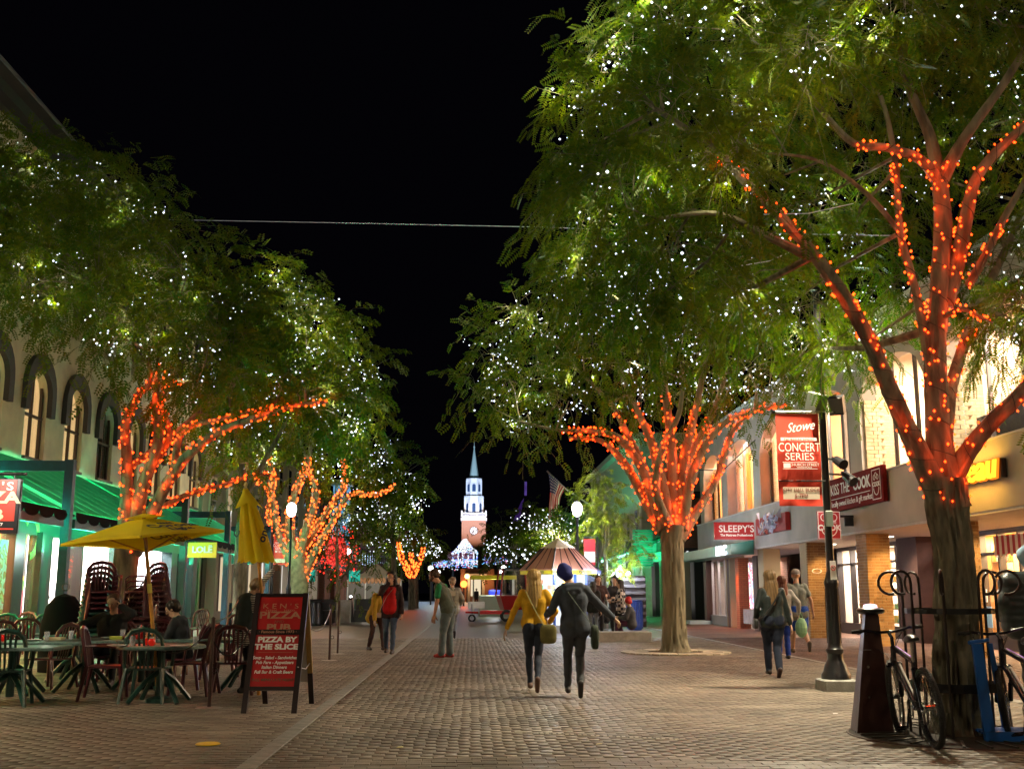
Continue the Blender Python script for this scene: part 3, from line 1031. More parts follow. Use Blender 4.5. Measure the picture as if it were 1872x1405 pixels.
for dz, dy in ((.22, 0), (.17, .1), (.17, -.1)):
 MB().torus(.06, .008, 14, 5, Matrix.Translation((-.064, -1.62 + dy, dz)) @ Matrix.Rotation(PI / 2, 4, 'Y')).obj('emblem_hat', M_WHITELET, t)
MB().torus(.17, .01, 14, 5, Matrix.Translation((-.064, -1.62, -.08)) @ Matrix.Rotation(PI / 2, 4, 'Y') @ Matrix.Rotation(-PI / 2, 4, 'Z'), arc=PI).obj('emblem_smile', M_WHITELET, t)
t = empty('shop_sign', (9.17, 28.0, 3.02), 0, 'square red projecting sign with a white chef hat half behind the lamp post', 'sign')
MB().bbox((0, 0, 0), (.6, .06, .72), .01).obj('board', M_SIGNRED, t)
bd = MB()
for a, b_ in (((-.29, -.033, -.35), (.29, -.031, -.335)), ((-.29, -.033, .335), (.29, -.031, .35)), ((-.29, -.033, -.335), (-.275, -.031, .335)), ((.275, -.033, -.335), (.29, -.031, .335))):
 bd.b2(a, b_)
bd.obj('border', M_WHITELET, t)
text('lettering', 'THE', .1, M_WHITELET, t, (.1, -.032, .07), ext=.001)
text('lettering', 'COOK', .2, M_WHITELET, t, (.0, -.032, -.07), ext=.001, off=.008)
MB().torus(.2, .012, 16, 5, Matrix.Translation((0, -.034, -.08)) @ Matrix.Rotation(PI / 2, 4, 'X') @ Matrix.Rotation(PI, 4, 'Z'), arc=PI).obj('emblem_smile', M_WHITELET, t)
for dx in (-.12, .0, .12):
 MB().torus(.09, .01, 16, 5, Matrix.Translation((dx, -.034, .2)) @ Matrix.Rotation(PI / 2, 4, 'X')).obj('emblem_hat', M_WHITELET, t)
MB().b2((.3, -.03, .2), (.75, .03, .26)).obj('bracket', M_BLACK, t)
MB().b2((.42, .0, -.02), (.72, .06, .2)).obj('bracket_box', M_BLACK, t)
lamp('sign_light', 'SPOT', (-.2, -1.2, .5), 8, (1, .9, .85), t, rot=(R(68), 0, 0), spot=R(70))
t = empty('neon_sign', (9.72, 20.75, 3.58), 0, 'glowing yellow script sign ending in emeau behind the big trunk', 'sign')
MB().bbox((.02, .5, 0), (.12, 3.2, .36), .02).obj('backing', mat('dark_raceway', (.03, .015, .01), .4), t)
E_YEL = emat('yellow_neon', (1, .62, .03), .45)
E_ORG = emat('orange_neon_edge', (1, .2, .01), .35)
text('lettering', 'emeau', .68, E_YEL, t, (-.13, .1, .04), (PI / 2, 0, -PI / 2), .02, shear=.2, off=.01, sx=1.3)
text('lettering', 'emeau', .68, E_ORG, t, (-.085, .1, .04), (PI / 2, 0, -PI / 2), .01, shear=.2, off=.035, sx=1.3)
lamp('neon_wash', 'AREA', (-.3, .1, 0), 12, (1, .5, .05), t, size=.3, sy=2, rot=(0, -PI / 2, 0))
# ------------------------------------------------------------------ left side: cream building with arched windows and green canopies
LB = empty('cream_building', (-11, 34, 0), 0, 'tall cream painted building with dark hooded arched windows on the left', 'building')
M_CREAM = mat('cream_painted_brick', (.62, .6, .42), .85, bump=.5, bscale=50, var=.1, vscale=2)
def LL(x, y, z): return L(x, y, z, LB)
L_Y = [24.3 + 2.66 * i for i in range(8)]
L_OP = [(y, y + 1.35) for y in L_Y]
arch_wall(-11, -11.45, 12, 44.6, 4.3, 8.4, [(11.2 + 0 * 1, 11.2)][:0] + [(21.64, 22.99), (18.98, 20.33), (16.3, 17.65)][::-1] + L_OP, 6.35, 6.85, LB, 10).obj('wall', M_CREAM, LB) if False else None
ops = sorted([(16.3, 17.65), (18.98, 20.33), (21.64, 22.99)] + L_OP)
ops = [o for o in ops if o[1] < 44.4]
# lower row needs a sill: wall below the windows is a separate band
arch_wall(-11, -11.45, 12, 44.6, 4.55, 8.2, ops, 6.3, 6.85, LB, 10).obj('wall', M_CREAM, LB)
MB().b2(LL(-11, 12, 4.2), LL(-11.45, 44.6, 4.548)).obj('wall', M_CREAM, LB)
ops3 = [(a, b) for a, b in ops]
arch_wall(-11, -11.45, 12, 44.6, 8.202, 12.6, ops3, 10.6, 11.1, LB, 10).obj('wall', M_CREAM, LB)
co_ = MB()
co_.b2(LL(-10.55, 12, 12.6), LL(-11.5, 44.7, 12.95))
co_.b2(LL(-10.8, 12, 12.3), LL(-10.998, 44.6, 12.598))
co_.obj('cornice', mat('dark_cornice', (.05, .05, .045), .6), LB)
MB().b2(LL(-10.5, 12, 12.952), LL(-11.5, 44.75, 13.02)).obj('gutter', mat('pale_gutter', (.2, .22, .25), .4), LB)
M_HOOD = mat('dark_hood_mould', (.03, .028, .03), .6, bump=.3, bscale=30)
M_WFR = mat('dark_window_wood', (.045, .028, .018), .5)
M_SHADEW = mat('lit_window_shade', (.8, .6, .3), .7, emit=(1, .62, .25), estr=.2)
for lvl, (sp, cr, zb) in enumerate(((6.3, 6.85, 4.55), (10.6, 11.1, 8.9))):
 for k, (ya, yb) in enumerate(ops):
  hw = (yb - ya) / 2
  yc = (ya + yb) / 2
  h = MB()
  prev = None
  pts3 = [(ya - .28, sp - .55)]
  for i in range(13):
   a = PI - PI * i / 12
   pts3.append((yc + (hw + .28) * math.cos(a), sp + (cr - sp + .42) * math.sin(a)))
  pts3.append((yb + .28, sp - .55))
  inn = [(ya - .0, sp - .55)]
  for i in range(13):
   a = PI - PI * i / 12
   inn.append((yc + hw * math.cos(a), sp + (cr - sp) * math.sin(a)))
  inn.append((yb + .0, sp - .55))
  vs, fsx = [], []
  for (p, q) in zip(pts3, inn):
   vs += [LL(-10.999, p[0], p[1]), LL(-10.87, p[0], p[1]), LL(-10.87, q[0], q[1]), LL(-10.999, q[0], q[1])]
  for i in range(len(pts3) - 1):
   for j in range(4):
    j2 = (j + 1) % 4
    fsx.append((i * 4 + j, i * 4 + j2, i * 4 + 4 + j2, i * 4 + 4 + j))
  fsx += [(0, 1, 2, 3), tuple(len(vs) - 4 + i for i in (3, 2, 1, 0))]
  h.add(vs, fsx)
  h.obj('window_hood', M_HOOD, LB)
  fr = MB()
  fr.b2(LL(-11.17, ya, zb), LL(-11.1, ya + .07, sp + .2))
  fr.b2(LL(-11.17, yb - .09, zb), LL(-11.1, yb, sp + .2))
  fr.b2(LL(-11.17, yc - .025, zb), LL(-11.09, yc + .025, cr))
  fr.b2(LL(-11.17, ya, (zb + cr) / 2 - .03), LL(-11.085, yb, (zb + cr) / 2 + .03))
  fr.b2(LL(-11.449, ya + .001, zb + .001), LL(-10.92, yb - .001, zb + .07))
  f = fr.obj('window', M_WFR, LB)
  lit = k != 6 and lvl == 0
  pp = [LL(-11.21, ya, zb), LL(-11.21, yb, zb)] + [LL(-11.21, yc + hw * math.cos(PI * i / 10), sp + (cr - sp) * math.sin(PI * i / 10)) for i in range(11)]
  MB().poly(pp, thick=(-.02, 0, 0)).obj('shade', M_SHADEW if lit else mat('unlit_window', (.06, .065, .06), .2), f)
  pp = [(x + .06, y, z) for x, y, z in pp]
  MB().poly(pp, thick=(.006, 0, 0)).obj('pane', M_GLASS, f)
MB().b2(LL(-11.45, 12, 0), LL(-22, 12.3, 12.6)).obj('side_wall', M_CREAM, LB)
MB().b2(LL(-11.45, 44.3, 4.2), LL(-22, 44.6, 12.6)).obj('side_wall', M_CREAM, LB)
MB().b2(LL(-11.5, 12, 12.5), LL(-22, 44.6, 12.59)).obj('flat_roof', M_DARK, LB)
# ground floor shops at X = -11
M_GRPANEL = mat('green_shop_panel', (.004, .06, .04), .4, var=.2, vscale=1)
sf = empty('glazed_shopfronts', (-11, 34, 0), 0, 'green framed shop fronts with lit windows under the left canopies', 'shop front')
MB().b2(LL(-11.3, 12, 2.75), LL(-10.98, 44.6, 4.19)).obj('sign_band', M_GRPANEL, sf)
MB().b2(LL(-11.3, 12, 0), LL(-10.95, 44.6, .3)).obj('stall_riser', M_DARKGREEN, sf)
def seg(y0, y1, m=M_DARKGREEN, x=-10.93, nm='pilaster'):
 return MB().b2(LL(-11.3, y0, .3), LL(x, y1, 2.75)).obj(nm, m, sf)
for (y0, y1, m) in ((26.9, 27.5, M_SHOPF), (28.6, 29.0, M_GRPANEL), (29.0, 29.25, M_SHOPF), (31.5, 31.6, M_SHOPF), (34.9, 36.0, M_GRPANEL), (36.0, 36.1, M_SHOPF), (40.8, 41.6, M_DARKGREEN), (42.0, 42.3, M_SHOPF), (44.0, 44.6, M_DARKGREEN), (24.0, 24.3, M_SHOPF), (20.0, 20.3, M_SHOPF), (15.5, 15.9, M_SHOPF)):
 seg(y0, y1, m)
def lroom(y0, y1, wall, glow, power, depth=2.2):
 MB().b2(LL(-11.05, y0, .3), LL(-11.056, y1, 2.75)).obj('pane', M_GLASS, sf)
 MB().b2(LL(-11.3 - depth, y0, 0), LL(-11.2 - depth, y1, 3.2)).obj('shop_wall', wall, sf)
 MB().b2(LL(-11.3 - depth, y1 - .02, 0), LL(-11.3, y1 + .04, 3.2)).obj('shop_partition', wall, sf)
 MB().b2(LL(-11.3 - depth, y0, 3.2), LL(-11.3, y1, 3.25)).obj('shop_ceiling', M_CEIL, sf)
 MB().b2(LL(-11.3 - depth, y0, .0), LL(-11.3, y1, .31)).obj('shop_floor', mat('shop_floor'), sf)
 lamp('shop_light', 'AREA', LL(-11.3 - depth / 2, (y0 + y1) / 2, 3.1), power, glow, sf, size=min(depth, 1.4), sy=max(.5, y1 - y0 - .4))
M_MURAL = pattern_mat('painted_mural', [(.5, .1, .05), (.8, .35, .06), (.35, .12, .35), (.1, .45, .2), (.85, .6, .35), (.15, .25, .55)], .55, 0)
M_WALLWHITE = mat('white_shop_wall', (.82, .8, .76), .8)
lroom(16, 28.5, M_MURAL, (1, .5, .2), 520, 1.6)
lroom(29.25, 34.9, M_WALLWHITE, (1, .9, .8), 300)
lroom(36.1, 40.8, M_WALLWHITE, (.95, .92, .95), 300)
lroom(41.6, 44.0, M_WALLWHITE, (1, .9, .9), 45)
# yellow display board and draped mannequins in the white window
def mannequin(x, y, lab, m, h=1.65):
 t = empty('mannequin', (x, y, .31), 0, lab, 'mannequin')
 MB().lathe([(.14, .0), (.15, .02), (.02, .03), (.02, .5)], 12).obj('stand', M_STEEL, t)
 MB().lathe([(.15, .35), (.19, .5), (.17, .75), (.14, .95), (.19, 1.15), (.18, 1.27), (.07, 1.33), (.05, 1.4)], 14).obj('torso', m, t, smooth=True)
 MB().ell((0, 0, 1.52), (.08, .1, .13), 10).obj('head', mat('mannequin_skin', (.75, .7, .62), .4), t, smooth=True)
 MB().tube([(0, -.2, 1.23), (.05, -.3, 1.0), (.12, -.25, .78)], [.05, .045, .035], 8).obj('arm', m, t, smooth=True)
 MB().tube([(0, .2, 1.23), (.05, .28, 1.0), (.15, .2, .85)], [.05, .045, .035], 8).obj('arm', m, t, smooth=True)
 return t
def stripe_mat(name, c1, c2, scale, axis='Z'):
 m = mat(name, c1, .8)
 nt = m.node_tree
 b = nt.nodes['Principled BSDF']
 tc = nt.nodes.new('ShaderNodeTexCoord')
 w = nt.nodes.new('ShaderNodeTexWave')
 w.bands_direction = axis
 w.inputs['Scale'].default_value = scale
 nt.links.new(tc.outputs['Object'], w.inputs[0])
 r = nt.nodes.new('ShaderNodeValToRGB')
 r.color_ramp.interpolation = 'CONSTANT'
 r.color_ramp.elements[0].color = (*c1, 1)
 r.color_ramp.elements[1].color = (*c2, 1)
 r.color_ramp.elements[1].position = .62
 nt.links.new(w.outputs[0], r.inputs[0])
 nt.links.new(r.outputs[0], b.inputs['Base Color'])
 return m
mannequin(-11.8, 31.0, 'white draped mannequin in the shop window behind the yellow umbrella', stripe_mat('white_striped_top', (.75, .73, .7), (.2, .2, .2), 3))
mannequin(-11.9, 32.6, 'second mannequin with a grey striped head wrap beside the tree trunk', mat('grey_knit', (.35, .35, .37), .9))
mannequin(-11.8, 38.2, 'mannequin with arm out in the white window right of the left trunk', mat('white_top', (.7, .7, .7), .8))
o = MB().b2((0, 0, 0), (.05, .9, 2.3)).obj('display_board', mat('yellow_board', (.7, .5, .04), .6), loc=(-12.3, 29.4, .32))
tag(o, 'yellow display board at the left of the white shop window', 'board')
shelf(-12.4, 42.0, 1.7, .4, 5, 'shelf of red and silver goods in the shop left of the yellow LOLE sign')
# hanging menu posters in the mural room
for i, (y, z, w, h, m) in enumerate(((25.9, 1.7, .8, 1.7, mat('cream_menu', (.8, .7, .5), .6)),)):
 MB().b2(LL(-11.02, y, z - h / 2), LL(-11.03, y + w, z + h / 2)).obj('menu_poster', pattern_mat('menu_print', [(.8, .72, .6), (.85, .6, .3), (.7, .3, .1), (.9, .85, .8)], 2.5, 0), sf)
# curved painted shape on the header of the pub
MB().torus(.45, .09, 20, 6, Matrix.Translation(LL(-10.975, 27.9, 2.7)) @ Matrix.Rotation(PI / 2, 4, 'Y') @ Matrix.Diagonal((1.1, 1, .15, 1)), arc=PI * 1.3).obj('painted_curl', mat('lime_curl', (.35, .45, .05), .5), sf)
# tables and glow inside the mural room
for i in range(5):
 t = empty('bar_table', (-12.0, 18.5 + i * 2.1, .31), 0, ['nearest', 'second', 'third', 'fourth', 'farthest'][i] + ' small wooden table inside the glowing mural room', 'table', 'tables inside the mural room')
 MB().lathe([(.3, .7), (.3, .74)], 16).obj('table_top', mat('orange_wood', (.5, .22, .06), .5), t)
 MB().lathe([(.18, 0), (.03, .05), (.03, .7)], 12).obj('pedestal', M_BLACK, t)
# canopies: corrugated sheets on steel, lit green from below
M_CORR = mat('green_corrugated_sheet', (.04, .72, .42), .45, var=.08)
E_GRN = emat('green_bulb', (.3, 1, .75), .9, 'NONE')
def canopy(y0, y1, label, z_hi=4.45, z_lo=2.88, X0=-10.9, X1=-7.95, posts=(), power=170, s=1):
 t = empty('shop_canopy', ((X0 + X1) / 2, (y0 + y1) / 2, 0), 0, label, 'canopy')
 ox, oy = t.location.x, t.location.y
 y = y0
 while y < y1 - .05:
  ye = min(y + 1.0, y1)
  mb = MB()
  n = max(4, int((ye - y) / .0417))
  vs, fs_ = [], []
  for i in range(n + 1):
   yy = y + (ye - .006 - y) * i / n
   dz = (.04, .04, -.04, -.04)[i % 4]
   for (x, z) in ((X0, z_hi), (X1, z_lo)):
    vs.append((x - ox, yy - oy, z + dz))
  m_ = len(vs)
  vs += [(a, b, c + .004) for a, b, c in vs]
  for i in range(n):
   fs_.append((2 * i, 2 * i + 1, 2 * i + 3, 2 * i + 2))
   fs_.append((m_ + 2 * i, m_ + 2 * i + 2, m_ + 2 * i + 3, m_ + 2 * i + 1))
  mb.add(vs, fs_)
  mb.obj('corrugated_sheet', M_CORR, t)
  mb = MB()
  mb.tube([(X0 - ox, y - oy, z_hi - .06), (X1 - ox, y - oy, z_lo - .06)], .022, 4)
  mb.obj('rafter', M_DARKGREEN, t)
  for u_ in (.25, .5, .75):
   if y + u_ < y1: MB().tube([(X0 - ox, y + u_ - oy, z_hi - .055), (X1 - ox, y + u_ - oy, z_lo - .055)], .011, 4).obj('shade_line_bar', M_DARKGREEN, t)  # thin bars added to imitate dark shade lines between the corrugations
  y += 1.0
 MB().b2((X1 - ox - .06, y0 - oy, z_lo - .3), (X1 - ox + .02, y1 - oy, z_lo - .12)).obj('front_beam', M_DARKGREEN, t)
 v = MB()
 yy = y0
 while yy < y1:
  pts4 = [(X1 - ox + .03, yy - oy, z_lo + .02), (X1 - ox + .03, min(yy + .7, y1) - oy, z_lo + .02)] + [(X1 - ox + .03, yy - oy + .35 + .35 * math.cos(PI * i / 8), z_lo - .05 - .14 * math.sin(PI * i / 8)) for i in range(9)]
  v.poly(pts4, thick=(.012, 0, 0))
  yy += .7
 v.obj('valance', mat('black_canvas', (.01, .011, .012), .9, spec=.1), t)
 b = MB()
 for r in range(3):
  u = (.25, .6, .9)[r]
  x = X0 + (X1 - X0) * u
  z = z_hi + (z_lo - z_hi) * u - .1
  yy = y0 + rnd.random() * .2
  while yy < y1:
   b.ell((x - ox + rnd.uniform(-.06, .06), yy - oy, z - rnd.uniform(0, .05)), (.012, .012, .012), 6)
   yy += rnd.uniform(.18, .45)
 o = b.obj('green_bulbs', E_GRN, t)
 tag(o, kind='stuff')
 for (x, z) in ((X1 - .45, z_lo - .8), ((X0 * .6 + X1 * .4), z_lo - .7)):
  lamp('green_light', 'AREA', (x - ox, 0, z + .05), power * .8 * (y1 - y0) / 9, (.03, 1, .45), t, size=.1, sy=y1 - y0 - .6, rot=(PI, 0, 0))
 return t
C1 = canopy(13.4, 21.7, 'green lit corrugated canopy over the pub at the left edge', power=120)
C2 = canopy(22.3, 30.8, 'green lit corrugated canopy above the open yellow umbrella', power=120)
C3 = canopy(31.2, 36.3, 'green lit corrugated canopy with the square yellow sign hanging below', power=90)
C4 = canopy(36.7, 44.2, 'short far green canopy left of the closed umbrella', power=80)
def post(y, h, m, lab, x=-8., w=.17, beam=True):
 t = empty('canopy_post', (x, y, 0), 0, lab, 'post')
 MB().b2((-w / 2, -w / 2, 0), (w / 2, w / 2, h)).obj('shaft', m, t)
 MB().b2((-w / 2 - .02, -w / 2 - .02, 0), (w / 2 + .02, w / 2 + .02, .25)).obj('base', m, t)
 if beam: MB().b2((-3.0, -.06, h - .22), (-w / 2, .06, h - .02)).obj('cross_beam', m, t)
 return t
post(22.03, 3.92, M_TEAL, 'square blue green steel post left of the open umbrella')
post(30.99, 3.9, M_DARKGREEN, 'square dark green steel post left of the yellow LOLE sign')
post(36.44, 3.95, M_TEAL, 'square steel post right of the yellow LOLE sign')
post(13.6, 3.9, M_DARKGREEN, 'square dark post of the pub canopy outside the frame')
post(26.0, 2.7, M_DARKGREEN, 'dark inner post in front of the mural window', -10.0, .14, False)
post(43.8, 3.9, M_TEAL, 'last square steel post of the left canopies', -8)
post(33.2, 2.6, M_DARKGREEN, 'thin post just left of the boy in the hood', -8.3, .12, False)
# white lamp under the canopy
t = empty('wall_lamp', (-9.6, 29.5, 2.72), 0, 'bright white lamp under the canopy above the left trunk', 'lamp')
MB().bbox((0, 0, 0), (.5, .18, .1), .02).obj('housing', M_STEEL, t)
MB().bbox((0, 0, -.09), (.44, .14, .06), .01).obj('diffuser', emat('cold_white_tube', (.8, .95, 1), 3), t)
lamp('lamp_light', 'POINT', (0, 0, -.3), 25, (.85, .95, 1), t, size=.1)
# ---- hanging pub sign at the left edge
t = empty('pub_sign', (-6.37, 14.6, 2.44), R(2), "hanging red and black KEN'S PIZZA AND PUB sign cut by the left edge", 'sign')
MB().bbox((0, 0, 0), (.9, .07, .72), .01).obj('board', mat('sign_black'), t)
E_SRED = mat('pub_sign_red', (.6, .05, .025), .4)
MB().b2((-.42, -.04, -.2), (.4, -.036, .34)).obj('red_panel', E_SRED, t)
MB().b2((-.42, -.04, -.31), (.4, -.036, -.29)).obj('red_rule', E_SRED, t)
CRM = mat('cream_lettering', (.85, .78, .5), .4)
text('lettering', "KEN'S", .15, M_WHITELET, t, (.05, -.042, .25), off=.004, sx=1.3, space=1.3)
text('lettering', 'PIZZA', .21, CRM, t, (.05, -.042, .1), off=.008, sx=1.4)
text('lettering', 'AND', .06, M_WHITELET, t, (.0, -.042, -.02), space=1.8)
text('lettering', 'PUB', .19, CRM, t, (.0, -.042, -.12), off=.008, sx=1.5)
text('lettering', 'Italian American Eatery', .055, M_WHITELET, t, (0, -.037, -.23), off=.001)
text('lettering', '~Since 1973~', .05, M_WHITELET, t, (0, -.037, -.275), off=.001)
MB().tube([(-1.4, 0, .42), (.5, 0, .42)], .02, 8).obj('bracket', M_BLACK, t)
for dx in (-.35, .35):
 MB().tube([(dx, 0, .36), (dx, 0, .42)], .008, 6).obj('hook', M_BLACK, t)
lamp('sign_light', 'SPOT', (0, -1.2, .5), 18, (1, .9, .8), t, rot=(R(66), 0, 0), spot=R(65))
# ---- yellow LOLE sign
t = empty('shop_sign', (-7.38, 30.6, 2.47), 0, 'square yellow hanging sign reading LOLË', 'sign')
MB().bbox((0, 0, 0), (.78, .06, .42), .01).obj('board', mat('lime_yellow', (.62, .5, .03), .45), t)
text('lettering', 'LOL\u00cb', .24, mat('silver_letters', (.7, .7, .66), .3, metal=.4), t, (0, -.035, .0), (PI / 2, 0, 0), .02, off=.008)
MB().tube([(-.6, 0, .25), (.3, 0, .25)], .015, 6).obj('bracket', M_BLACK, t)
lamp('sign_light', 'SPOT', (0, -1.2, -.8), 16, (1, .95, .8), t, rot=(R(120), 0, 0), spot=R(60))
t = empty('shop_sign', (-8.3, 40.5, 2.58), 0, 'black hanging sign beginning with The beside the closed umbrella', 'sign')
MB().bbox((0, 0, 0), (.8, .06, .5), .01).obj('board', mat('sign_black'), t)
text('lettering', 'The', .17, M_WHITELET, t, (-.22, -.035, .1))
# ------------------------------------------------------------------ farther buildings on both sides
def far_building(name, label, X, s, Y0, Y1, h, wall, nf, winm, shop_glow, shop_z=3.0, corn=None, bays=None, trim=None, lit=.5, cat='building', power=0):
 """s = +1 right side (faces -X), -1 left side (faces +X)"""
 t = empty(name, (X, (Y0 + Y1) / 2, 0), 0, label, cat)
 ox, oy = X, (Y0 + Y1) / 2
 MB().b2((0, Y0 - oy, shop_z + .5), (s * 8, Y1 - oy, h)).obj('wall', wall, t)
 MB().b2((s * .7, Y0 - oy, 0), (s * 8, Y1 - oy, shop_z + .49)).obj('back_wall', M_DARK, t)
 corn = corn or M_DARK
 MB().b2((-s * .45, Y0 - oy, h), (s * 8, Y1 - oy, h + .35)).obj('cornice', corn, t)
 MB().b2((-s * .2, Y0 - oy, shop_z), (s * .3, Y1 - oy, shop_z + .49)).obj('sign_band', trim or corn, t)
 n = bays or max(2, int((Y1 - Y0) / 3))
 bw_ = (Y1 - Y0) / n
 for i in range(n + 1):
  y = Y0 + i * bw_
  MB().b2((-.0, max(Y0, y - .25) - oy, 0), (s * .5, min(Y1, y + .25) - oy, shop_z - .002)).obj('pilaster', trim or wall, t)
 for i in range(n):
  y = Y0 + (i + .5) * bw_
  f = MB().b2((s * .3, y - bw_ / 2 + .26 - oy, .0), (s * .38, y + bw_ / 2 - .26 - oy, .5)).obj('shop_window', trim or wall, t)
  MB().b2((s * .4, y - bw_ / 2 + .26 - oy, .5), (s * .42, y + bw_ / 2 - .26 - oy, shop_z - .1)).obj('pane', shop_glow if rnd.random() < .75 else mat('dim_shop', (.08, .07, .06), .3), f)
  for m in range(1, 3):
   ym = y - bw_ / 2 + .26 + (bw_ - .52) * m / 3
   MB().b2((s * .34, ym - .04 - oy, .5), (s * .4, ym + .04 - oy, shop_z)).obj('mullion', M_SHOPF, f)
  for fl in range(nf):
   z = shop_z + 1.3 + fl * (h - shop_z - 1) / nf
   zz = min(z + 1.7, h - .4)
   wf = MB().b2((-s * .06, y - .55 - oy, z - .12), (-s * .001, y + .55 - oy, zz + .15)).obj('window_surround', trim or corn, t)
   MB().b2((-s * .08, y - .42 - oy, z), (-s * .061, y + .42 - oy, zz)).obj('pane', winm if rnd.random() < lit else mat('dark_far_glass', (.02, .025, .03), .1), wf)
   MB().b2((-s * .1, y - .45 - oy, (z + zz) / 2 - .03), (-s * .081, y + .45 - oy, (z + zz) / 2 + .03)).obj('sash_bar', M_SHOPF, wf)
 return t
G_WARM = emat('far_shop_glow_warm', (1, .78, .5), .16)
G_WHITE = emat('far_shop_glow_white', (1, .93, .82), .22)
G_WIN = emat('far_window_glow', (1, .75, .42), .1)
W_GREY = mat('grey_brown_wall', (.2, .17, .14), .85, var=.15, vscale=1, bump=.3)
W_BRN = brick_mat('dark_red_brick', (.16, .06, .04), (.2, .08, .05), (.1, .06, .045))
W_STONE = mat('pale_stone', (.5, .48, .44), .7, var=.1, bump=.2)
far_building('grey_shop_building', 'grey brown shop building behind the closed yellow umbrella', -11, -1, 45.2, 58, 9.5, W_GREY, 2, G_WIN, G_WARM, trim=mat('beige_trim', (.38, .33, .27), .7), lit=.3)
far_building('lit_shop_row', 'pale shop building with bright tall windows beyond the pale forked trunk', -11, -1, 58.3, 80, 9.0, W_GREY, 2, G_WIN, G_WHITE, trim=mat('beige_trim'), lit=.3)
far_building('blue_lit_building', 'far building with a blue lit turret on the left', -11, -1, 80.4, 110, 8.0, W_BRN, 2, G_WIN, G_WHITE, lit=.4)
far_building('distant_block', 'distant dark block at the left end of the street', -12, -1, 111, 165, 9.0, W_BRN, 2, G_WIN, G_WARM, lit=.2)
far_building('brick_building', 'dark red brick building set back beyond the stucco one', 11.6, 1, 48.2, 54.6, 9.0, W_BRN, 1, mat('dark_far_glass', (.02, .025, .03), .1), mat('plum_panel', (.14, .05, .04), .5), lit=0, bays=2)
RG = far_building('green_canopy_building', 'right hand shops with bright tall windows under a green canopy', 10.4, 1, 55, 76, 6.0, W_BRN, 1, G_WIN, G_WHITE, trim=mat('beige_trim'), lit=.2)
far_building('corniced_building', 'corner building with a heavy pale stone cornice behind the yellow green sapling', 9.6, 1, 62, 88, 10.0, W_STONE, 1, G_WIN, G_WHITE, corn=W_STONE, lit=.3)
far_building('distant_block', 'distant dark block at the right end of the street', 11, 1, 89, 165, 8.0, W_BRN, 2, G_WIN, G_WARM, lit=.2)
MB().b2((-11.9, 0, 0), (-11.0, 1, 1)) if False else None
# display case and step at the brick building
o = MB().bbox((0, 0, 0), (1.3, .1, .75), .01).obj('notice_case', mat('case_grey', (.35, .42, .38), .4, emit=(.5, .8, .7), estr=.03), loc=(11.0, 48.1, 1.5))
tag(o, 'pale notice case on the dark wall below the small black sign', 'notice case')
o = MB().b2((10.2, 47.9, 0), (13, 48.18, 3.2)).obj('entry_wall', mat('plum_wall'))
o.location = (0, 0, 0)
tag(o, 'plum painted wall carrying the notice case', 'wall')
o = MB().bbox((0, 0, 0), (1.6, .9, .14), .01).obj('door_step', mat('pale_step', (.5, .6, .58), .6), loc=(10.0, 47.3, .08))
tag(o, 'pale green lit step in front of the plum wall', 'step')
C5 = canopy(55, 74, 'long green canopy with a glowing bulb string on the right beyond the tree', z_hi=4.3, z_lo=3.3, X0=10.3, X1=7.9, power=90)
b = MB()
for i in range(170):
 y = 55 + 19 * rnd.random()
 b.ell((-1.25 + rnd.uniform(-.05, .05), y - 64.5, 3.18 + rnd.uniform(-.06, .06)), (.035, .035, .035), 6)
o = b.obj('edge_bulbs', emat('green_white_bulb', (.35, 1, .75), 1, 'NONE'), C5)
tag(o, kind='stuff')
t = empty('canopy_post', (8.0, 56.5, 0), 0, 'dark post of the right green canopy beside the middle tree', 'post')
MB().b2((-.16, -.16, 0), (.16, .16, 3.9)).obj('shaft', M_SHOPF, t)
t = empty('canopy_post', (8.0, 64.5, 0), 0, 'second dark post of the right green canopy farther off', 'post')
MB().b2((-.16, -.16, 0), (.16, .16, 3.7)).obj('shaft', M_SHOPF, t)
t = empty('wall_panel', (8.5, 54.7, 3.5), 0, 'green lit louvred end panel of the right canopy', 'panel')
for i in range(14):
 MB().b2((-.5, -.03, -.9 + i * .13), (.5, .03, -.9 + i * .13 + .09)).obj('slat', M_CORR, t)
lamp('green_light', 'POINT', (0, -.8, .2), 4, (.05, 1, .5), t, size=.1)
# blue lit turret
t = empty('lit_turret', (-10.4, 88, 0), 0, 'tall narrow blue lit window bay on the far left', 'window bay')
MB().b2((-.6, -.8, 5.0), (.6, .8, 9.6)).obj('glazing', emat('blue_bay_glow', (.25, .62, 1), .13), t)
for x in (-.4, 0, .4):
 MB().b2((x - .05, -.86, 4.9), (x + .05, -.8, 9.7)).obj('mullion', M_WHITE, t)
MB().b2((-.8, -.9, 9.7), (.8, .9, 10.1)).obj('cap', M_WHITE, t)
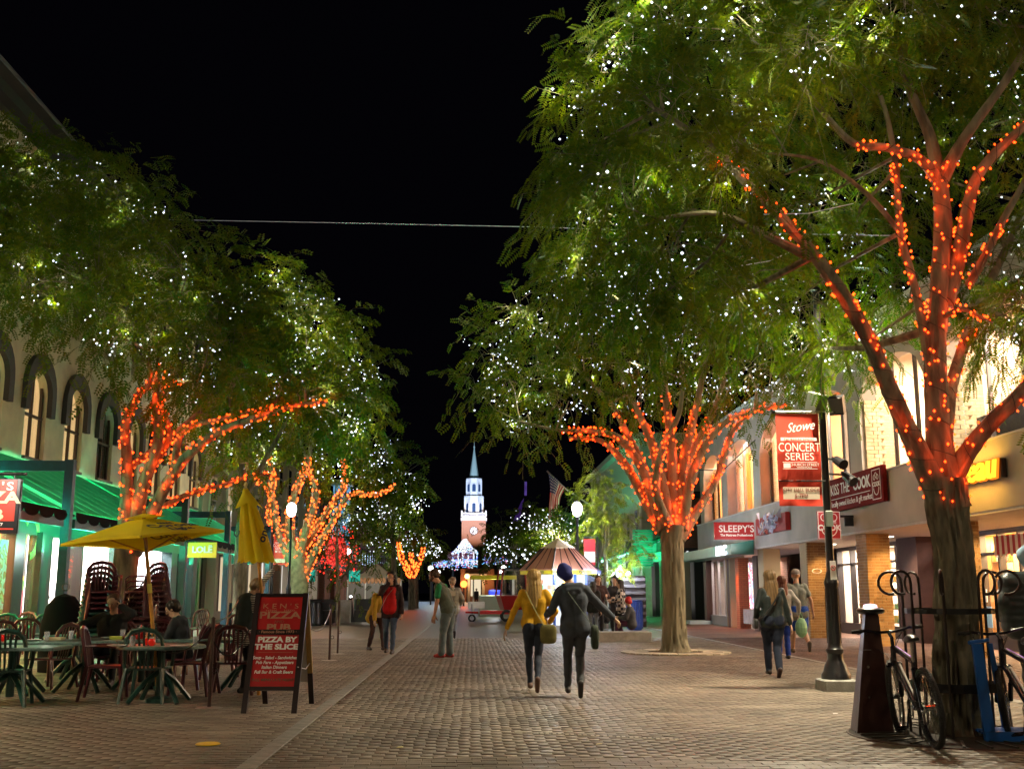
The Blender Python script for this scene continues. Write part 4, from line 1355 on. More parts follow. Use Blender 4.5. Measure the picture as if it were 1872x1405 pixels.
# red patch: neon sign behind the branches
t = empty('neon_sign', (-7.3, 60, 3.5), 0, 'big irregular red glowing sign seen through the twigs of the sapling', 'sign')
MB().poly([(-.5, -.6, 0), (-.1, -.8, 0), (.5, -.6, 0), (.6, 0, 0), (.4, .7, 0), (0, .8, 0), (-.4, .6, 0), (-.6, .1, 0)], thick=(0, 0, .1)).obj('disc', pattern_mat('red_neon_disc', [(.25, .0, .0), (.9, .05, .05), (.35, .01, .01), (.9, .12, .08)], 4, .2), t, rot=(PI / 2, 0, 0))
MB().tube([(-3.5, 0, .0), (-1, 0, .0)], .05, 6).obj('bracket', M_BLACK, t)
b = MB()
for i in range(260):
 a, r = rnd.random() * 6.28, rnd.random() ** .6
 b.ell((1.25 * r * math.cos(a) + rnd.gauss(0, .08), rnd.uniform(-.25, .2), 1.5 * r * math.sin(a) + rnd.gauss(0, .1)), [rnd.choice((.02, .03, .045))] * 3, 6)
o = b.obj('bulbs', emat('red_bulb', (1, .03, .015), .9, 'NONE'), t)
tag(o, kind='stuff')
for i, (x, y, z) in enumerate(((-8.7, 60, 2.2), (-6.4, 61, 2.2))):
 o = MB().bbox((0, 0, 0), (.6, .1, .6), .02).obj('green_sign', emat('green_sign_glow', (.05, .7, .5), .15), loc=(x, y, z))
 tag(o, ('left' if i == 0 else 'right') + ' of two small green glowing signs under the big red glow', 'sign')
# ------------------------------------------------------------------ church at the end of the street
CH = empty('church', (0, 300, 0), 0, 'floodlit white steeple over a brick clock tower at the end of the street', 'church')
CB = brick_mat('church_brick', (.35, .14, .08), (.4, .18, .1), (.3, .2, .15))
CW = mat('church_white', (.8, .8, .8), .6)
def ch(px, py): return AY(px, py, 300)
xc = ch(866, 970).x
CH.location = (xc, 300, 0)
zt = lambda py: ch(866, py).z
wd = lambda px: px * 300 / 2036
def octo(mb, r0, z0, r1, z1, n=8):
 mb.lathe([(r0, z0), (r1, z1)], n)
sq = wd(44) / 2
MB().b2((-sq, -sq, 0), (sq, sq, zt(952))).obj('tower', CB, CH)
m = MB()
m.b2((-sq * 1.08, -sq * 1.08, zt(952)), (sq * 1.08, sq * 1.08, zt(947)))
m.b2((-sq * 1.0, -sq * 1.0, zt(947)), (sq * 1.0, sq * 1.0, zt(945)))
m.obj('cornice', CW, CH)
bal = MB()
bal.b2((-sq, -sq, zt(939.5)), (sq, -sq + .25, zt(938)))
bal.b2((-sq, -sq, zt(945)), (sq, -sq + .25, zt(943.5)))
for i in range(22):
 x = -sq + 2 * sq * i / 21
 bal.b2((x - .05, -sq + .05, zt(943.5)), (x + .05, -sq + .2, zt(939.5)))
for x in (-sq, sq):
 bal.b2((x - .2, -sq - .1, zt(945)), (x + .2, -sq + .3, zt(937)))
 bal.ell((x, -sq, zt(935.5)), (.25, .25, .3), 8)
bal.obj('balustrade', CW, CH)
def stage(r, py0, py1, win_py, ww, nm):
 z0, z1 = zt(py0), zt(py1)
 c8 = MB()
 c8.lathe([(r, z0), (r, z1 - .5), (r * 1.08, z1 - .45), (r * 1.08, z1)], 8)
 o = c8.obj(nm, CW, CH, rot=(0, 0, PI / 8))
 for a in (-PI / 4, 0, PI / 4):
  d = r * math.cos(PI / 8)
  w = MB()
  pts5 = [(-ww, -.06, zt(win_py[0])), (ww, -.06, zt(win_py[0]))] + [(ww * math.cos(PI * i / 8), -.06, zt(win_py[1]) - ww + ww * math.sin(PI * i / 8)) for i in range(9)]
  w.poly(pts5, thick=(0, .1, 0))
  q = w.obj('opening', mat('belfry_blue', (.03, .07, .16), .3), CH)
  q.rotation_euler = (0, 0, a)
  q.location = (math.sin(a) * d, -math.cos(a) * d, 0)
  fr = MB()
  for i in range(8):
   a0, a1 = PI * i / 8, PI * (i + 1) / 8
   z = zt(win_py[1]) - ww
   fr.tube([(ww * 1.15 * math.cos(a0), -.1, z + ww * 1.15 * math.sin(a0)), (ww * 1.15 * math.cos(a1), -.1, z + ww * 1.15 * math.sin(a1))], .1, 4)
  fr.tube([(-ww * 1.15, -.1, zt(win_py[0])), (-ww * 1.15, -.1, z)], .1, 4)
  fr.tube([(ww * 1.15, -.1, zt(win_py[0])), (ww * 1.15, -.1, z)], .1, 4)
  q2 = fr.obj('opening_trim', CW, CH)
  q2.rotation_euler = (0, 0, a)
  q2.location = (math.sin(a) * d, -math.cos(a) * d, 0)
 for k in range(8):
  a = PI / 8 + k * PI / 4
  MB().lathe([(.22, z0), (.22, z1 - .5)], 8).obj('corner_column', CW, CH, loc=(math.sin(a) * r * 1.0, -math.cos(a) * r * 1.0, 0))
 return o
stage(wd(36) / 2, 945, 907, (938.5, 920), wd(3.3), 'lower_belfry')
stage(wd(29) / 2, 907, 875, (899, 885), wd(3.3), 'upper_belfry')
sp = MB()
sp.lathe([(wd(29) / 2, zt(875)), (wd(20) / 2, zt(872)), (wd(16.5) / 2, zt(870)), (wd(2) / 2, zt(820)), (wd(2) / 2, zt(819)), (wd(3.6) / 2, zt(817)), (wd(2) / 2, zt(815)), (.06, zt(814)), (.06, zt(806))], 8)
sp.obj('spire', mat('copper_green_spire', (.36, .5, .46), .5), CH)
cz = zt(971)
ck = MB().lathe([(0, 0), (wd(15) / 2, 0), (wd(15) / 2, .15), (0, .15)], 32, cap=False).obj('clock', CW, CH, loc=(0, -sq - .01, cz), rot=(PI / 2, 0, 0))
rr = wd(15) / 2
for i in range(12):
 a = 2 * PI * i / 12
 MB().box((0, 0, 0), (.12, .35, .04)).obj('hour_mark', M_BLACK, ck, loc=(math.sin(a) * rr * .8, math.cos(a) * rr * .8, .17), rot=(0, 0, -a))
MB().torus(rr * .97, .07, 32, 6, Matrix.Translation((0, 0, .16))).obj('clock_rim', M_BLACK, ck)
MB().box((-.2, -.2, 0), (.18, .85, .05), rz=-R(38)).obj('hour_hand', M_BLACK, ck, loc=(0, 0, .2))
MB().box((-.35, .2, 0), (.12, 1.1, .05), rz=R(62)).obj('minute_hand', M_BLACK, ck, loc=(0, 0, .24))
MB().b2((-9, 2, 0), (9, 30, 12)).obj('nave', CB, CH)
MB().b2((-2.2, -sq - 1.2, 0), (2.2, -sq + .1, 5)).obj('porch', CB, CH)
# floodlights that the photograph shows at work on the steeple
for dx, col, pw in ((-14, (.6, .72, 1), 21000), (14, (.6, .74, 1), 21000)):
 l = lamp('floodlight', 'SPOT', (dx, -38, 5), pw, col, CH, size=.5, spot=R(50), blend=.6)
 l.rotation_euler = (Vector((0, 0, 36)) - Vector((dx, -38, 5))).to_track_quat('-Z', 'Y').to_euler()
l = lamp('floodlight', 'SPOT', (0, -25, 12), 5000, (1, .6, .35), CH, size=.5, spot=R(30), blend=.6)
l.rotation_euler = (Vector((0, -sq, 19)) - Vector((0, -25, 12))).to_track_quat('-Z', 'Y').to_euler()
# purple lit thin tower in the dark
t = empty('lit_mast', (AY(945, 935, 320).x, 320, 0), 0, 'faint violet lit roof ridge and mast right of the steeple', 'mast')
a_, b_ = AY(938, 955, 320), AY(952, 910, 320)
MB().poly([(-1.3, 0, a_.z), (.6, 0, a_.z), (2.1, 0, b_.z), (1.3, 0, b_.z - 1)], thick=(0, 1.5, 0)).obj('roof_slope', mat('violet_lit_slate', (.2, .1, .4), .7, emit=(.25, .08, .7), estr=.02), t)  # violet light put into the slate colour, plus a faint own glow
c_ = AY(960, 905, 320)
MB().b2((2.2, 0, c_.z), (2.9, .6, c_.z + 4)).obj('mast_top', mat('violet_lit_slate'), t)
# ------------------------------------------------------------------ trees
M_LEAF = leaf_mat('locust_leaf', (.032, .115, .002), (.14, .165, .002))
M_LEAFY = leaf_mat('yellow_green_leaf', (.10, .17, .008), (.26, .28, .015))
M_LEAFD = leaf_mat('far_leaf', (.025, .085, .002), (.11, .135, .003))
M_BARKG = mat('pale_bark', (.22, .2, .13), .9, bump=.8, bscale=10, var=.3, vscale=9, stretch=(1, 1, .2))
E_OR = emat('orange_bulb', (1, .034, .003), 3.2)
E_ORF = emat('orange_bulb_far', (1, .075, .01), 2.2)
E_WH = emat('white_bulb', (.86, .95, 1), 1.1, 'NONE')
M_WIRE = mat('string_wire', (.02, .03, .02), .6)
def limb_path(spec, Y0, sub=5):
 """spec: (px, py, dY, r) ... smoothed to a 3-D polyline with radii"""
 P = [AY(a, b, Y0 + c) for a, b, c, r in spec]
 Rr = [s[3] for s in spec]
 out, rad = [], []
 n = len(P)
 for i in range(n - 1):
  p0, p1, p2, p3 = P[max(i - 1, 0)], P[i], P[i + 1], P[min(i + 2, n - 1)]
  for k in range(sub):
   t = k / sub
   q = .5 * ((2 * p1) + (-p0 + p2) * t + (2 * p0 - 5 * p1 + 4 * p2 - p3) * t * t + (-p0 + 3 * p1 - 3 * p2 + p3) * t ** 3)
   out.append(q)
   rad.append(Rr[i] * (1 - t) + Rr[i + 1] * t)
 out.append(P[-1])
 rad.append(Rr[-1])
 return out, rad
def bark_tube(mb, pts, rad, n, rough=.05, freq=5.):
 """tube with ridged bark relief"""
 st = len(mb.v)
 mb.tube(pts, rad, n, cap=True)
 k = 0
 for i, p in enumerate(pts):
  for j in range(n):
   v = Vector(mb.v[st + k])
   d = v - p
   a = j / n * 2 * PI
   r = noise.noise(Vector((math.cos(a) * freq, math.sin(a) * freq, p.z * 1.3 + p.x))) + .5 * noise.noise(Vector((math.cos(a) * freq * 2.3, math.sin(a) * freq * 2.3, p.z * 4)))
   rg = (1 - abs(r) * 2)
   mb.v[st + k] = tuple(p + d * (1 + rough * 2.2 * (rg - .5)))
   k += 1
def leaf_template(pairs, L_=.2, ll=.045, lw=.016):
 V, Q = [], []
 for i in range(pairs):
  t = (i + .7) / pairs
  taper = 1 - .5 * abs(t - .45)
  for s in (-1, 1):
   b = np.array([0, t * L_, -.12 * L_ * t * t])
   tip = b + np.array([s * ll * taper, ll * .35, -.006])
   w = np.array([-s * .15, 1, 0]) * lw * .5
   m = (b + tip) / 2
   o = len(V)
   V += [b, m - w, tip, m + w]
   Q.append((o, o + 1, o + 2, o + 3))
 return np.array(V, dtype=np.float32), np.array(Q, dtype=np.int32)
def crown_arrays(blobs, dens, tpl, seed, leaf_scale=1., hollow=.35, droop=.45, twig_len=.6, per=7):
 """blobs: (cx, cy, cz, rx, ry, rz). Twigs with compound leaves on both sides."""
 rs = np.random.RandomState(seed)
 T, Q = tpl
 Vs, Qs, tw = [], [], []
 off = 0
 for (cx, cy, cz, rx, ry, rz) in blobs:
  area = (rx * ry + ry * rz + rx * rz) / 3
  nt = max(3, int(dens * area))
  d = rs.normal(size=(nt, 3))
  d /= np.linalg.norm(d, axis=1)[:, None]
  u = rs.uniform(hollow, .93, nt)[:, None]
  wob = 1 + .22 * np.sin(d[:, :1] * 5 + cx) * np.cos(d[:, 2:3] * 4 + cz)
  P0 = np.array([cx, cy, cz]) + d * u * np.array([rx, ry, rz]) * wob
  D = d + rs.normal(scale=.45, size=(nt, 3)) + np.array([0, 0, -.15])
  D /= np.linalg.norm(D, axis=1)[:, None]
  tl = twig_len * rs.uniform(.5, 1.3, nt)[:, None]
  for k in range(per):
   t = (k + .5) / per
   P = P0 + D * tl * t + np.array([0, 0, -1]) * droop * tl * t * t
   dirn = D + np.array([0, 0, -1]) * 2 * droop * t
   side = np.cross(dirn, [0, 0, 1]) + rs.normal(scale=.25, size=(nt, 3))
   side /= np.linalg.norm(side, axis=1)[:, None] + 1e-6
   s = 1 if k % 2 else -1
   ydir = dirn * .7 + side * s * .9 + rs.normal(scale=.25, size=(nt, 3)) + np.array([0, 0, -.35])
   ydir /= np.linalg.norm(ydir, axis=1)[:, None]
   up = np.array([0, 0, 1.]) + rs.normal(scale=.45, size=(nt, 3))
   xdir = np.cross(ydir, up)
   xdir /= np.linalg.norm(xdir, axis=1)[:, None] + 1e-6
   zdir = np.cross(xdir, ydir)
   sc = leaf_scale * rs.uniform(.7, 1.25, nt)[:, None, None]
   M = (T[None, :, 0:1] * xdir[:, None] + T[None, :, 1:2] * ydir[:, None] + T[None, :, 2:3] * zdir[:, None]) * sc + P[:, None]
   Vs.append(M.reshape(-1, 3))
   Qs.append((Q[None] + (np.arange(nt) * len(T))[:, None, None] + off).reshape(-1, 4))
   off += nt * len(T)
  tw.append((P0, P0 + D * tl + np.array([0, 0, -1]) * droop * tl))
 return np.concatenate(Vs), np.concatenate(Qs), tw
TREES = []
def make_tree(label, Y0, trunk, limbs, blobs, dens, tpl, seed, mat_leaf=None, bark=None, name='tree', n_tr=28, rough=.05, leaf_scale=1., twigs=True, group=None, kw={}, lo=14, lrough=.06):
 """trunk & limbs in (px, py, dY, r); blobs in (px, py, dY, r, rz)"""
 P, Rd = limb_path(trunk, Y0, 8)
 root = empty(name, (P[0].x, P[0].y, 0), 0, label, 'tree', group)
 org = Vector((P[0].x, P[0].y, 0))
 mb = MB()
 P = [p - org for p in P]
 P[0].z = min(P[0].z, 0) - .02
 bark_tube(mb, P, Rd, n_tr, rough, 4.)
 mb.obj('trunk', bark or M_BARK, root, smooth=True)
 paths = []
 for sp_ in limbs:
  q, r = limb_path(sp_, Y0, 5)
  r = [v * (1 - .2 * min(1, i / 8)) for i, v in enumerate(r)]
  q = [x - org for x in q]
  mb = MB()
  bark_tube(mb, q, r, lo, lrough, 3.)
  mb.obj('limb', bark or M_BARK, root, smooth=True)
  paths.append((q, r))
 B = []
 for b in blobs:
  c = AY(b[0], b[1], Y0 + b[2]) - org
  rz = b[4] if len(b) > 4 else b[3] * .8
  B.append((c.x, c.y, c.z + rz * .12, b[3], b[3], rz))
 V, Q, tw = crown_arrays(B, dens, tpl, seed, leaf_scale, **kw)
 me = npmesh('crown', V, Q, mat_leaf or M_LEAF)
 o = meshobj('crown', me, root)
 tag(o, kind='stuff')
 if twigs:
  mb = MB()
  ends = [(q[i], r[i]) for q, r in paths for i in range(len(q) // 2, len(q))] + [(P[-1], Rd[-1])]
  rs = random.Random(seed)
  for (cx, cy, cz, rx, ry, rz), (A0, A1) in zip(B, tw):
   c = Vector((cx, cy, cz))
   e, er = min(ends, key=lambda t: (t[0] - c).length)
   r0 = min(er * .7, .05 * max(1, rx))
   mid = (e + c) / 2 + Vector((rs.uniform(-.2, .2), rs.uniform(-.2, .2), rs.uniform(-.1, .25)))
   mb.tube([e, mid, c], [r0, r0 * .7, r0 * .45], 6)
   idx = rs.sample(range(len(A0)), min(len(A0), 26))
   for i in idx:
    a, b_ = Vector(A0[i]), Vector(A1[i])
    s = c.lerp(a, .3) + Vector((rs.gauss(0, .14), rs.gauss(0, .14), rs.gauss(0, .12))) * rx
    mb.tube([s, (s + a) / 2 + Vector((0, 0, .06)), a, b_], [.004, r0 * .2, r0 * .14, .003], 4, cap=False)
  tag(mb.obj('branches', bark or M_BARK, root), kind='stuff')
 TREES.append((root, org, paths, B, P, Rd))
 return root, paths, B, org
def bulbs_on(paths, org, label, m, per_m, size, lim=None, lights=0, power=1.5, col=(1, .05, .004), seed=0, wire=True, trunk=None):
 rs = random.Random(seed)
 t = empty('string_lights', tuple(org), 0, label, 'string lights')
 V, Fc = [], []
 mb = MB()
 wm = MB()
 tot = 0
 spots = []
 for li, (q, r) in enumerate(paths):
  e = len(q) - 1
  if lim and lim.get(li) is not None: e = int(e * lim[li])
  L_ = 0
  ang = rs.random() * 6
  wp = []
  for i in range(e):
   seg_ = (q[i + 1] - q[i]).length
   a, b = frame_from(q[i + 1] - q[i])
   n = seg_ * per_m
   n = int(n) + (rs.random() < n - int(n))
   for k in range(n):
    u = rs.random()
    th = rs.random() * 2 * PI
    rr = (r[i] * (1 - u) + r[i + 1] * u) + size * .9 + rs.random() * .012
    p = q[i].lerp(q[i + 1], u) + a * math.cos(th) * rr + b * math.sin(th) * rr
    s = size * rs.uniform(.75, 1.15)
    mb.add([p + Vector(v) * s for v in ((1, 0, 0), (-1, 0, 0), (0, 1, 0), (0, -1, 0), (0, 0, 1.2), (0, 0, -1.2))],
                       [(0, 2, 4), (2, 1, 4), (1, 3, 4), (3, 0, 4), (2, 0, 5), (1, 2, 5), (3, 1, 5), (0, 3, 5)])
   for k in range(4):
    ang += seg_ / .16 * 2 * PI / 4 * .5
    u = k / 4
    rr = (r[i] * (1 - u) + r[i + 1] * u) + .006
    wp.append(q[i].lerp(q[i + 1], u) + a * math.cos(ang) * rr * 1.03 + b * math.sin(ang) * rr * 1.03)
   spots.append((q[i].copy(), a * math.cos(ang * 3) + b * math.sin(ang * 3), r[i]))
  if wire and len(wp) > 3: wm.tube(wp, .004, 3, cap=False)
 tag(mb.obj('bulbs', m, t), kind='stuff')
 if wire: tag(wm.obj('cable', M_WIRE, t), kind='stuff')
 for i in range(lights):
  p, d, r = spots[int(len(spots) * (i + .5) / lights)]
  d = d.copy()
  if d.y > 0 and i % 3: d = -d
  lamp('bulb_light', 'POINT', p + d * (r + .09), power, col, t, size=.03)
 return t
def white_lights(B, org, label, n, size, seed, lights=0, power=3, col=(1, .92, .52), m=None, hangs=0):
 rs = random.Random(seed)
 t = empty('string_lights', tuple(org), 0, label, 'string lights')
 mb = MB()
 pts = []
 k = 0
 while k < n:
  b = rs.choice(B)
  d = Vector((rs.gauss(0, 1), rs.gauss(0, 1), rs.gauss(0, 1))).normalized()
  u = rs.uniform(.2, .82)
  p = Vector(b[:3]) - Vector((0, 0, b[5] * .2)) + Vector((d.x * b[3] * u, d.y * b[4] * u, d.z * b[5] * u))
  st = Vector((rs.gauss(0, 1), rs.gauss(0, .6), rs.gauss(0, .7))).normalized() * rs.uniform(.08, .2) * max(1, size / .012)
  for j in range(rs.randint(2, 7)):
   pp = p + st * j + Vector((rs.gauss(0, .03), rs.gauss(0, .03), rs.gauss(0, .03)))
   if j and ((pp.x - b[0]) / b[3]) ** 2 + ((pp.y - b[1]) / b[4]) ** 2 + ((pp.z - b[2]) / b[5]) ** 2 > .85: continue
   s = size * rs.choice((.4, .55, .7, .9, 1.25))
   mb.add([pp + Vector(v) * s for v in ((1, 0, 0), (-1, 0, 0), (0, 1, 0), (0, -1, 0), (0, 0, 1), (0, 0, -1))],
                   [(0, 2, 4), (2, 1, 4), (1, 3, 4), (3, 0, 4), (2, 0, 5), (1, 2, 5), (3, 1, 5), (0, 3, 5)])
   k += 1
  pts.append(p)
 tag(mb.obj('bulbs', m or E_WH, t), kind='stuff')
 for i in range(lights):
  lamp('bulb_light', 'POINT', pts[int(len(pts) * (i + .5) / lights)], power, col, t, size=.05)
 return t
T_NEAR = leaf_template(9, .2, .05, .02)
T_MID = leaf_template(5, .24, .08, .042)
T_FAR = leaf_template(4, .3, .13, .075)
T_VFAR = leaf_template(3, .45, .22, .13)
# --- big right tree in front
R1_limbs = [
 [(1722, 905, 0, .15), (1690, 850, -.05, .125), (1655, 775, -.1, .11), (1622, 700, -.2, .1), (1588, 620, -.3, .09), (1545, 545, -.4, .08), (1500, 480, -.5, .072), (1440, 410, -.6, .064), (1370, 340, -.7, .055), (1290, 262, -.8, .042), (1200, 200, -1., .028)],
 [(1480, 470, -.5, .05), (1400, 430, -.7, .04), (1310, 390, -.9, .03), (1200, 400, -1.1, .018)],
 [(1738, 930, 0, .19), (1722, 850, 0, .17), (1714, 760, 0, .14), (1710, 650, 0, .125), (1718, 520, 0, .115), (1724, 410, 0, .105), (1716, 315, 0, .09)],
 [(1716, 330, 0, .08), (1700, 250, .1, .065), (1662, 160, .2, .055), (1635, 70, .4, .045), (1600, -40, .5, .03)],
 [(1720, 330, 0, .075), (1765, 250, -.2, .06), (1830, 160, -.3, .05), (1900, 50, -.5, .035)],
 [(1728, 560, 0, .08), (1752, 470, -.05, .085), (1768, 390, -.1, .08), (1788, 320, -.1, .065), (1850, 250, -.2, .05), (1925, 190, -.3, .04)],
 [(1742, 868, 0, .12), (1772, 822, -.1, .095), (1805, 780, -.2, .09), (1850, 735, -.3, .09), (1905, 680, -.4, .085), (1990, 600, -.5, .07)],
 [(1706, 690, 0, .06), (1690, 610, 0, .055), (1668, 510, .1, .05), (1646, 425, .1, .045), (1638, 310, .2, .04), (1618, 200, .2, .03), (1580, 110, .3, .02)],
 [(1646, 425, .1, .03), (1585, 355, 0, .026), (1500, 295, -.1, .022), (1410, 280, -.2, .014)],
 [(1716, 330, 0, .06), (1680, 290, -.2, .055), (1620, 270, -.4, .048), (1560, 262, -.5, .04), (1500, 200, -.6, .035), (1440, 120, -.7, .02)],
 [(1772, 520, -.05, .045), (1800, 470, -.3, .045), (1835, 400, -.5, .04), (1880, 320, -.7, .03)],
 [(1716, 585, 0, .03), (1755, 565, -.3, .025), (1790, 578, -.5, .02), (1815, 590, -.6, .012)],
 [(1722, 850, .2, .09), (1740, 700, .4, .075), (1790, 560, .9, .06), (1850, 430, 1.4, .045), (1900, 300, 1.8, .03)],
]
R1_blobs = [(1130, 100, -.3, .55), (1090, 190, -.2, .6), (1060, 290, 0, .55), (1075, 400, .3, .55), (1130, 330, -1, .6), (1090, 490, .4, .45), (1230, 60, -.2, .75), (1230, 200, -1, .7), (1220, 330, .6, .7), (1230, 470, -.2, .65), (1190, 560, .4, .42), (1130, 560, .6, .35),
   (1370, 40, -.6, .8), (1370, 180, .5, .75), (1340, 300, -1.2, .5), (1380, 430, 1.2, .6), (1350, 540, .8, .6), (1500, 60, .2, .8), (1500, 200, 1.2, .7), (1640, 20, -.8, .7), (1800, 20, 0, .8), (1480, 380, 1.6, .6), (1560, 440, 1.8, .55),
   (1680, 150, 1.8, .7), (1830, 130, 1.2, .7), (1900, 240, .6, .5), (1850, 470, 1.4, .6), (1830, 590, 1.0, .5), (1900, 560, 0, .5), (1900, 380, 1.5, .6), (1600, 620, 1.6, .42), (1520, 640, 1.5, .26), (1620, 330, 2.2, .7), (1740, 260, 2.4, .6), (1660, 520, 2, .5), (1450, 560, 1.8, .5), (1480, 100, -1.5, .5), (1250, -60, .0, .8), (1500, -80, 0, .9), (1750, -100, 0, .9), (1950, -20, 0, .8), (1920, 660, -.2, .3)]
root1, p1, B1, o1 = make_tree('large front tree on the right wrapped in orange lights, bike rack round its trunk', 10.57,
 [(1752, 1347, 0, .27), (1752, 1320, 0, .225), (1749, 1250, 0, .205), (1748, 1120, 0, .19), (1742, 1000, 0, .17), (1732, 930, 0, .19), (1728, 875, 0, .185)], R1_limbs, R1_blobs, 135, T_NEAR, 1, n_tr=60, rough=.12, lo=26, lrough=.09, kw=dict(per=8, twig_len=.5))
bulbs_on(p1, o1, 'orange string lights wound round the limbs of the big front tree on the right', E_OR, 30, .0145, {0: .88, 1: 0, 3: .1, 4: .2, 7: .75, 8: 0, 9: .6, 10: .7, 12: .5}, 44, .24, seed=3)
white_lights(B1, o1, 'white string lights scattered through the crown of the big front tree', 1000, .0135, 4, 34, 1.7)
# --- second right tree
R2_limbs = [
 [(1215, 962, 0, .2), (1192, 905, 0, .15), (1168, 845, -.2, .13), (1130, 800, -.4, .11), (1080, 788, -.6, .08), (1015, 785, -.8, .05), (950, 770, -1, .03)],
 [(1212, 970, 0, .17), (1172, 900, .3, .13), (1140, 845, .4, .11), (1098, 805, .5, .08), (1040, 800, .5, .05)],
 [(1226, 960, 0, .18), (1206, 865, 0, .15), (1188, 800, 0, .12), (1160, 740, 0, .09), (1130, 670, 0, .06)],
 [(1235, 960, 0, .18), (1229, 850, 0, .15), (1224, 780, 0, .12), (1214, 700, 0, .09), (1208, 600, 0, .06)],
 [(1240, 960, 0, .17), (1246, 860, 0, .14), (1262, 790, 0, .12), (1276, 730, 0, .09), (1292, 640, 0, .06)],
 [(1246, 965, 0, .16), (1262, 880, -.2, .13), (1290, 812, -.3, .11), (1332, 768, -.4, .08), (1392, 748, -.5, .06), (1440, 738, -.6, .03)],
 [(1242, 985, 0, .15), (1280, 925, .2, .11), (1308, 880, .3, .1), (1326, 825, .3, .08), (1345, 780, .3, .06), (1400, 730, .3, .03)],
 [(1222, 958, 0, .15), (1182, 865, .3, .12), (1150, 800, .4, .1), (1118, 740, .5, .07), (1070, 690, .5, .05)],
 [(1240, 958, .1, .14), (1256, 845, .4, .11), (1298, 765, .5, .09), (1325, 690, .5, .06)],
 [(1225, 965, -.1, .13), (1200, 900, -.5, .11), (1210, 820, -.7, .09), (1240, 760, -.8, .07), (1250, 690, -.9, .05)]]
R2_blobs = [(905, 650, 0, 1.0), (885, 730, 0, .75), (960, 590, .5, 1.2), (960, 700, -1, 1.1), (950, 775, 0, .5), (1050, 560, 0, 1.4), (1050, 660, 1.5, 1.3), (1040, 740, -1.5, .9), (1150, 560, 1, 1.4), (1150, 670, -2, 1.1), (1170, 720, 2, 1), (1260, 560, 0, 1.4),
   (1270, 680, 1.5, 1.2), (1250, 620, -2.5, 1.0), (1360, 590, 0, 1.3), (1370, 690, -1.5, 1.0), (1450, 620, 0, 1.3), (1450, 710, 1, .7), (1530, 640, 1, 1.1), (1180, 500, 0, 1.3), (1330, 500, 0, 1.3), (1060, 495, 0, 1.0), (1450, 520, 0, 1.2), (1320, 740, 2, .8), (1560, 560, 1, 1.2)]
root2, p2, B2, o2 = make_tree('middle right tree with orange lit limbs standing in a ring of pale stones', 25.16,
 [(1234, 1196, 0, .44), (1234, 1187, 0, .33), (1233, 1165, 0, .27), (1232, 1080, 0, .245), (1229, 1000, 0, .245), (1230, 960, 0, .28)], R2_limbs, R2_blobs, 34, T_MID, 2, n_tr=44, rough=.07, bark=M_BARKG, kw=dict(per=8, twig_len=.9))
bulbs_on(p2, o2, 'orange string lights wound round the limbs of the middle right tree', E_OR, 22, .022, {0: .8, 2: .75, 3: .7, 4: .7, 7: .7, 8: .7, 9: .7}, 36, .8, seed=5)
white_lights(B2, o2, 'white string lights scattered through the crown of the middle right tree', 1250, .018, 6, 28, 3.4)
# --- near left tree
L1_limbs = [
 [(228, 1000, 0, .17), (231, 920, 0, .15), (232, 840, 0, .13), (229, 775, 0, .11), (250, 725, 0, .08), (275, 690, 0, .07), (250, 600, 0, .05), (180, 520, 0, .03)],
 [(240, 1000, 0, .18), (258, 900, 0, .15), (288, 810, 0, .13), (286, 740, 0, .11), (290, 690, 0, .09), (310, 620, .3, .06), (340, 500, .5, .03)],
 [(245, 1010, -.3, .17), (272, 950, -.5, .15), (305, 885, -.6, .14), (340, 835, -.7, .12), (400, 788, -.8, .1), (470, 762, -.9, .08), (545, 740, -1, .05), (600, 735, -1.1, .03)],
 [(318, 862, -.6, .08), (325, 810, -.3, .08), (345, 780, -.2, .07), (420, 762, -.2, .05), (500, 742, -.1, .03)],
 [(240, 850, 0, .07), (290, 815, .3, .07), (350, 765, .5, .06), (430, 700, .8, .04)],
 [(300, 925, .3, .06), (340, 905, .4, .06), (400, 888, .5, .05), (470, 868, .6, .04), (510, 872, .6, .03)],
 [(262, 870, .2, .1), (310, 800, .3, .07), (295, 740, .3, .08), (300, 705, .3, .06), (360, 695, .3, .03)]]
L1_blobs = [(-60, 290, 0, 1.4), (30, 330, .5, 1.3), (180, 345, 1.5, 1.2), (250, 400, 1.5, 1.2), (90, 400, 1.5, 1.5), (200, 480, 2, 1.6), (100, 330, .6, 1.2), (170, 350, 0, 1.0), (250, 390, .3, .9), (-100, 380, .5, 1.5), (60, 470, -1, 1.4), (180, 460, 0, 1.4), (290, 430, .5, 1.0), (290, 500, -.5, 1.2), (60, 530, -1.5, .9), (170, 560, 0, 1.0), (270, 600, -1, 1.1), (370, 560, .5, 1.0), (380, 640, -1, .9), (440, 700, 0, .8), (500, 690, -.5, .7), (560, 735, -1, .5), (200, 640, -1, .6), (340, 690, 0, .7), (-60, 420, 0, 1.4), (-80, 500, -1, 1.0), (400, 815, 1, .5), (350, 740, 1, .5), (460, 780, .5, .5), (440, 850, 1, .4), (20, 380, 1.5, 1.4)]
root3, p3, B3, o3 = make_tree('near left tree with orange wrapped limbs rising behind the open yellow umbrella', 22.,
 [(222, 1203, 0, .28), (223, 1150, 0, .24), (226, 1080, 0, .225), (232, 1010, 0, .23), (238, 985, 0, .25)], L1_limbs, L1_blobs, 42, T_MID, 3, n_tr=30, rough=.05, kw=dict(per=8, twig_len=.85))
bulbs_on(p3, o3, 'orange string lights wound round the limbs of the near left tree', E_OR, 25, .02, {0: .72, 1: .75, 4: .2, 6: .9}, 36, .75, seed=7)
white_lights(B3, o3, 'white string lights scattered through the crown of the near left tree', 420, .018, 8, 20, 2.2)
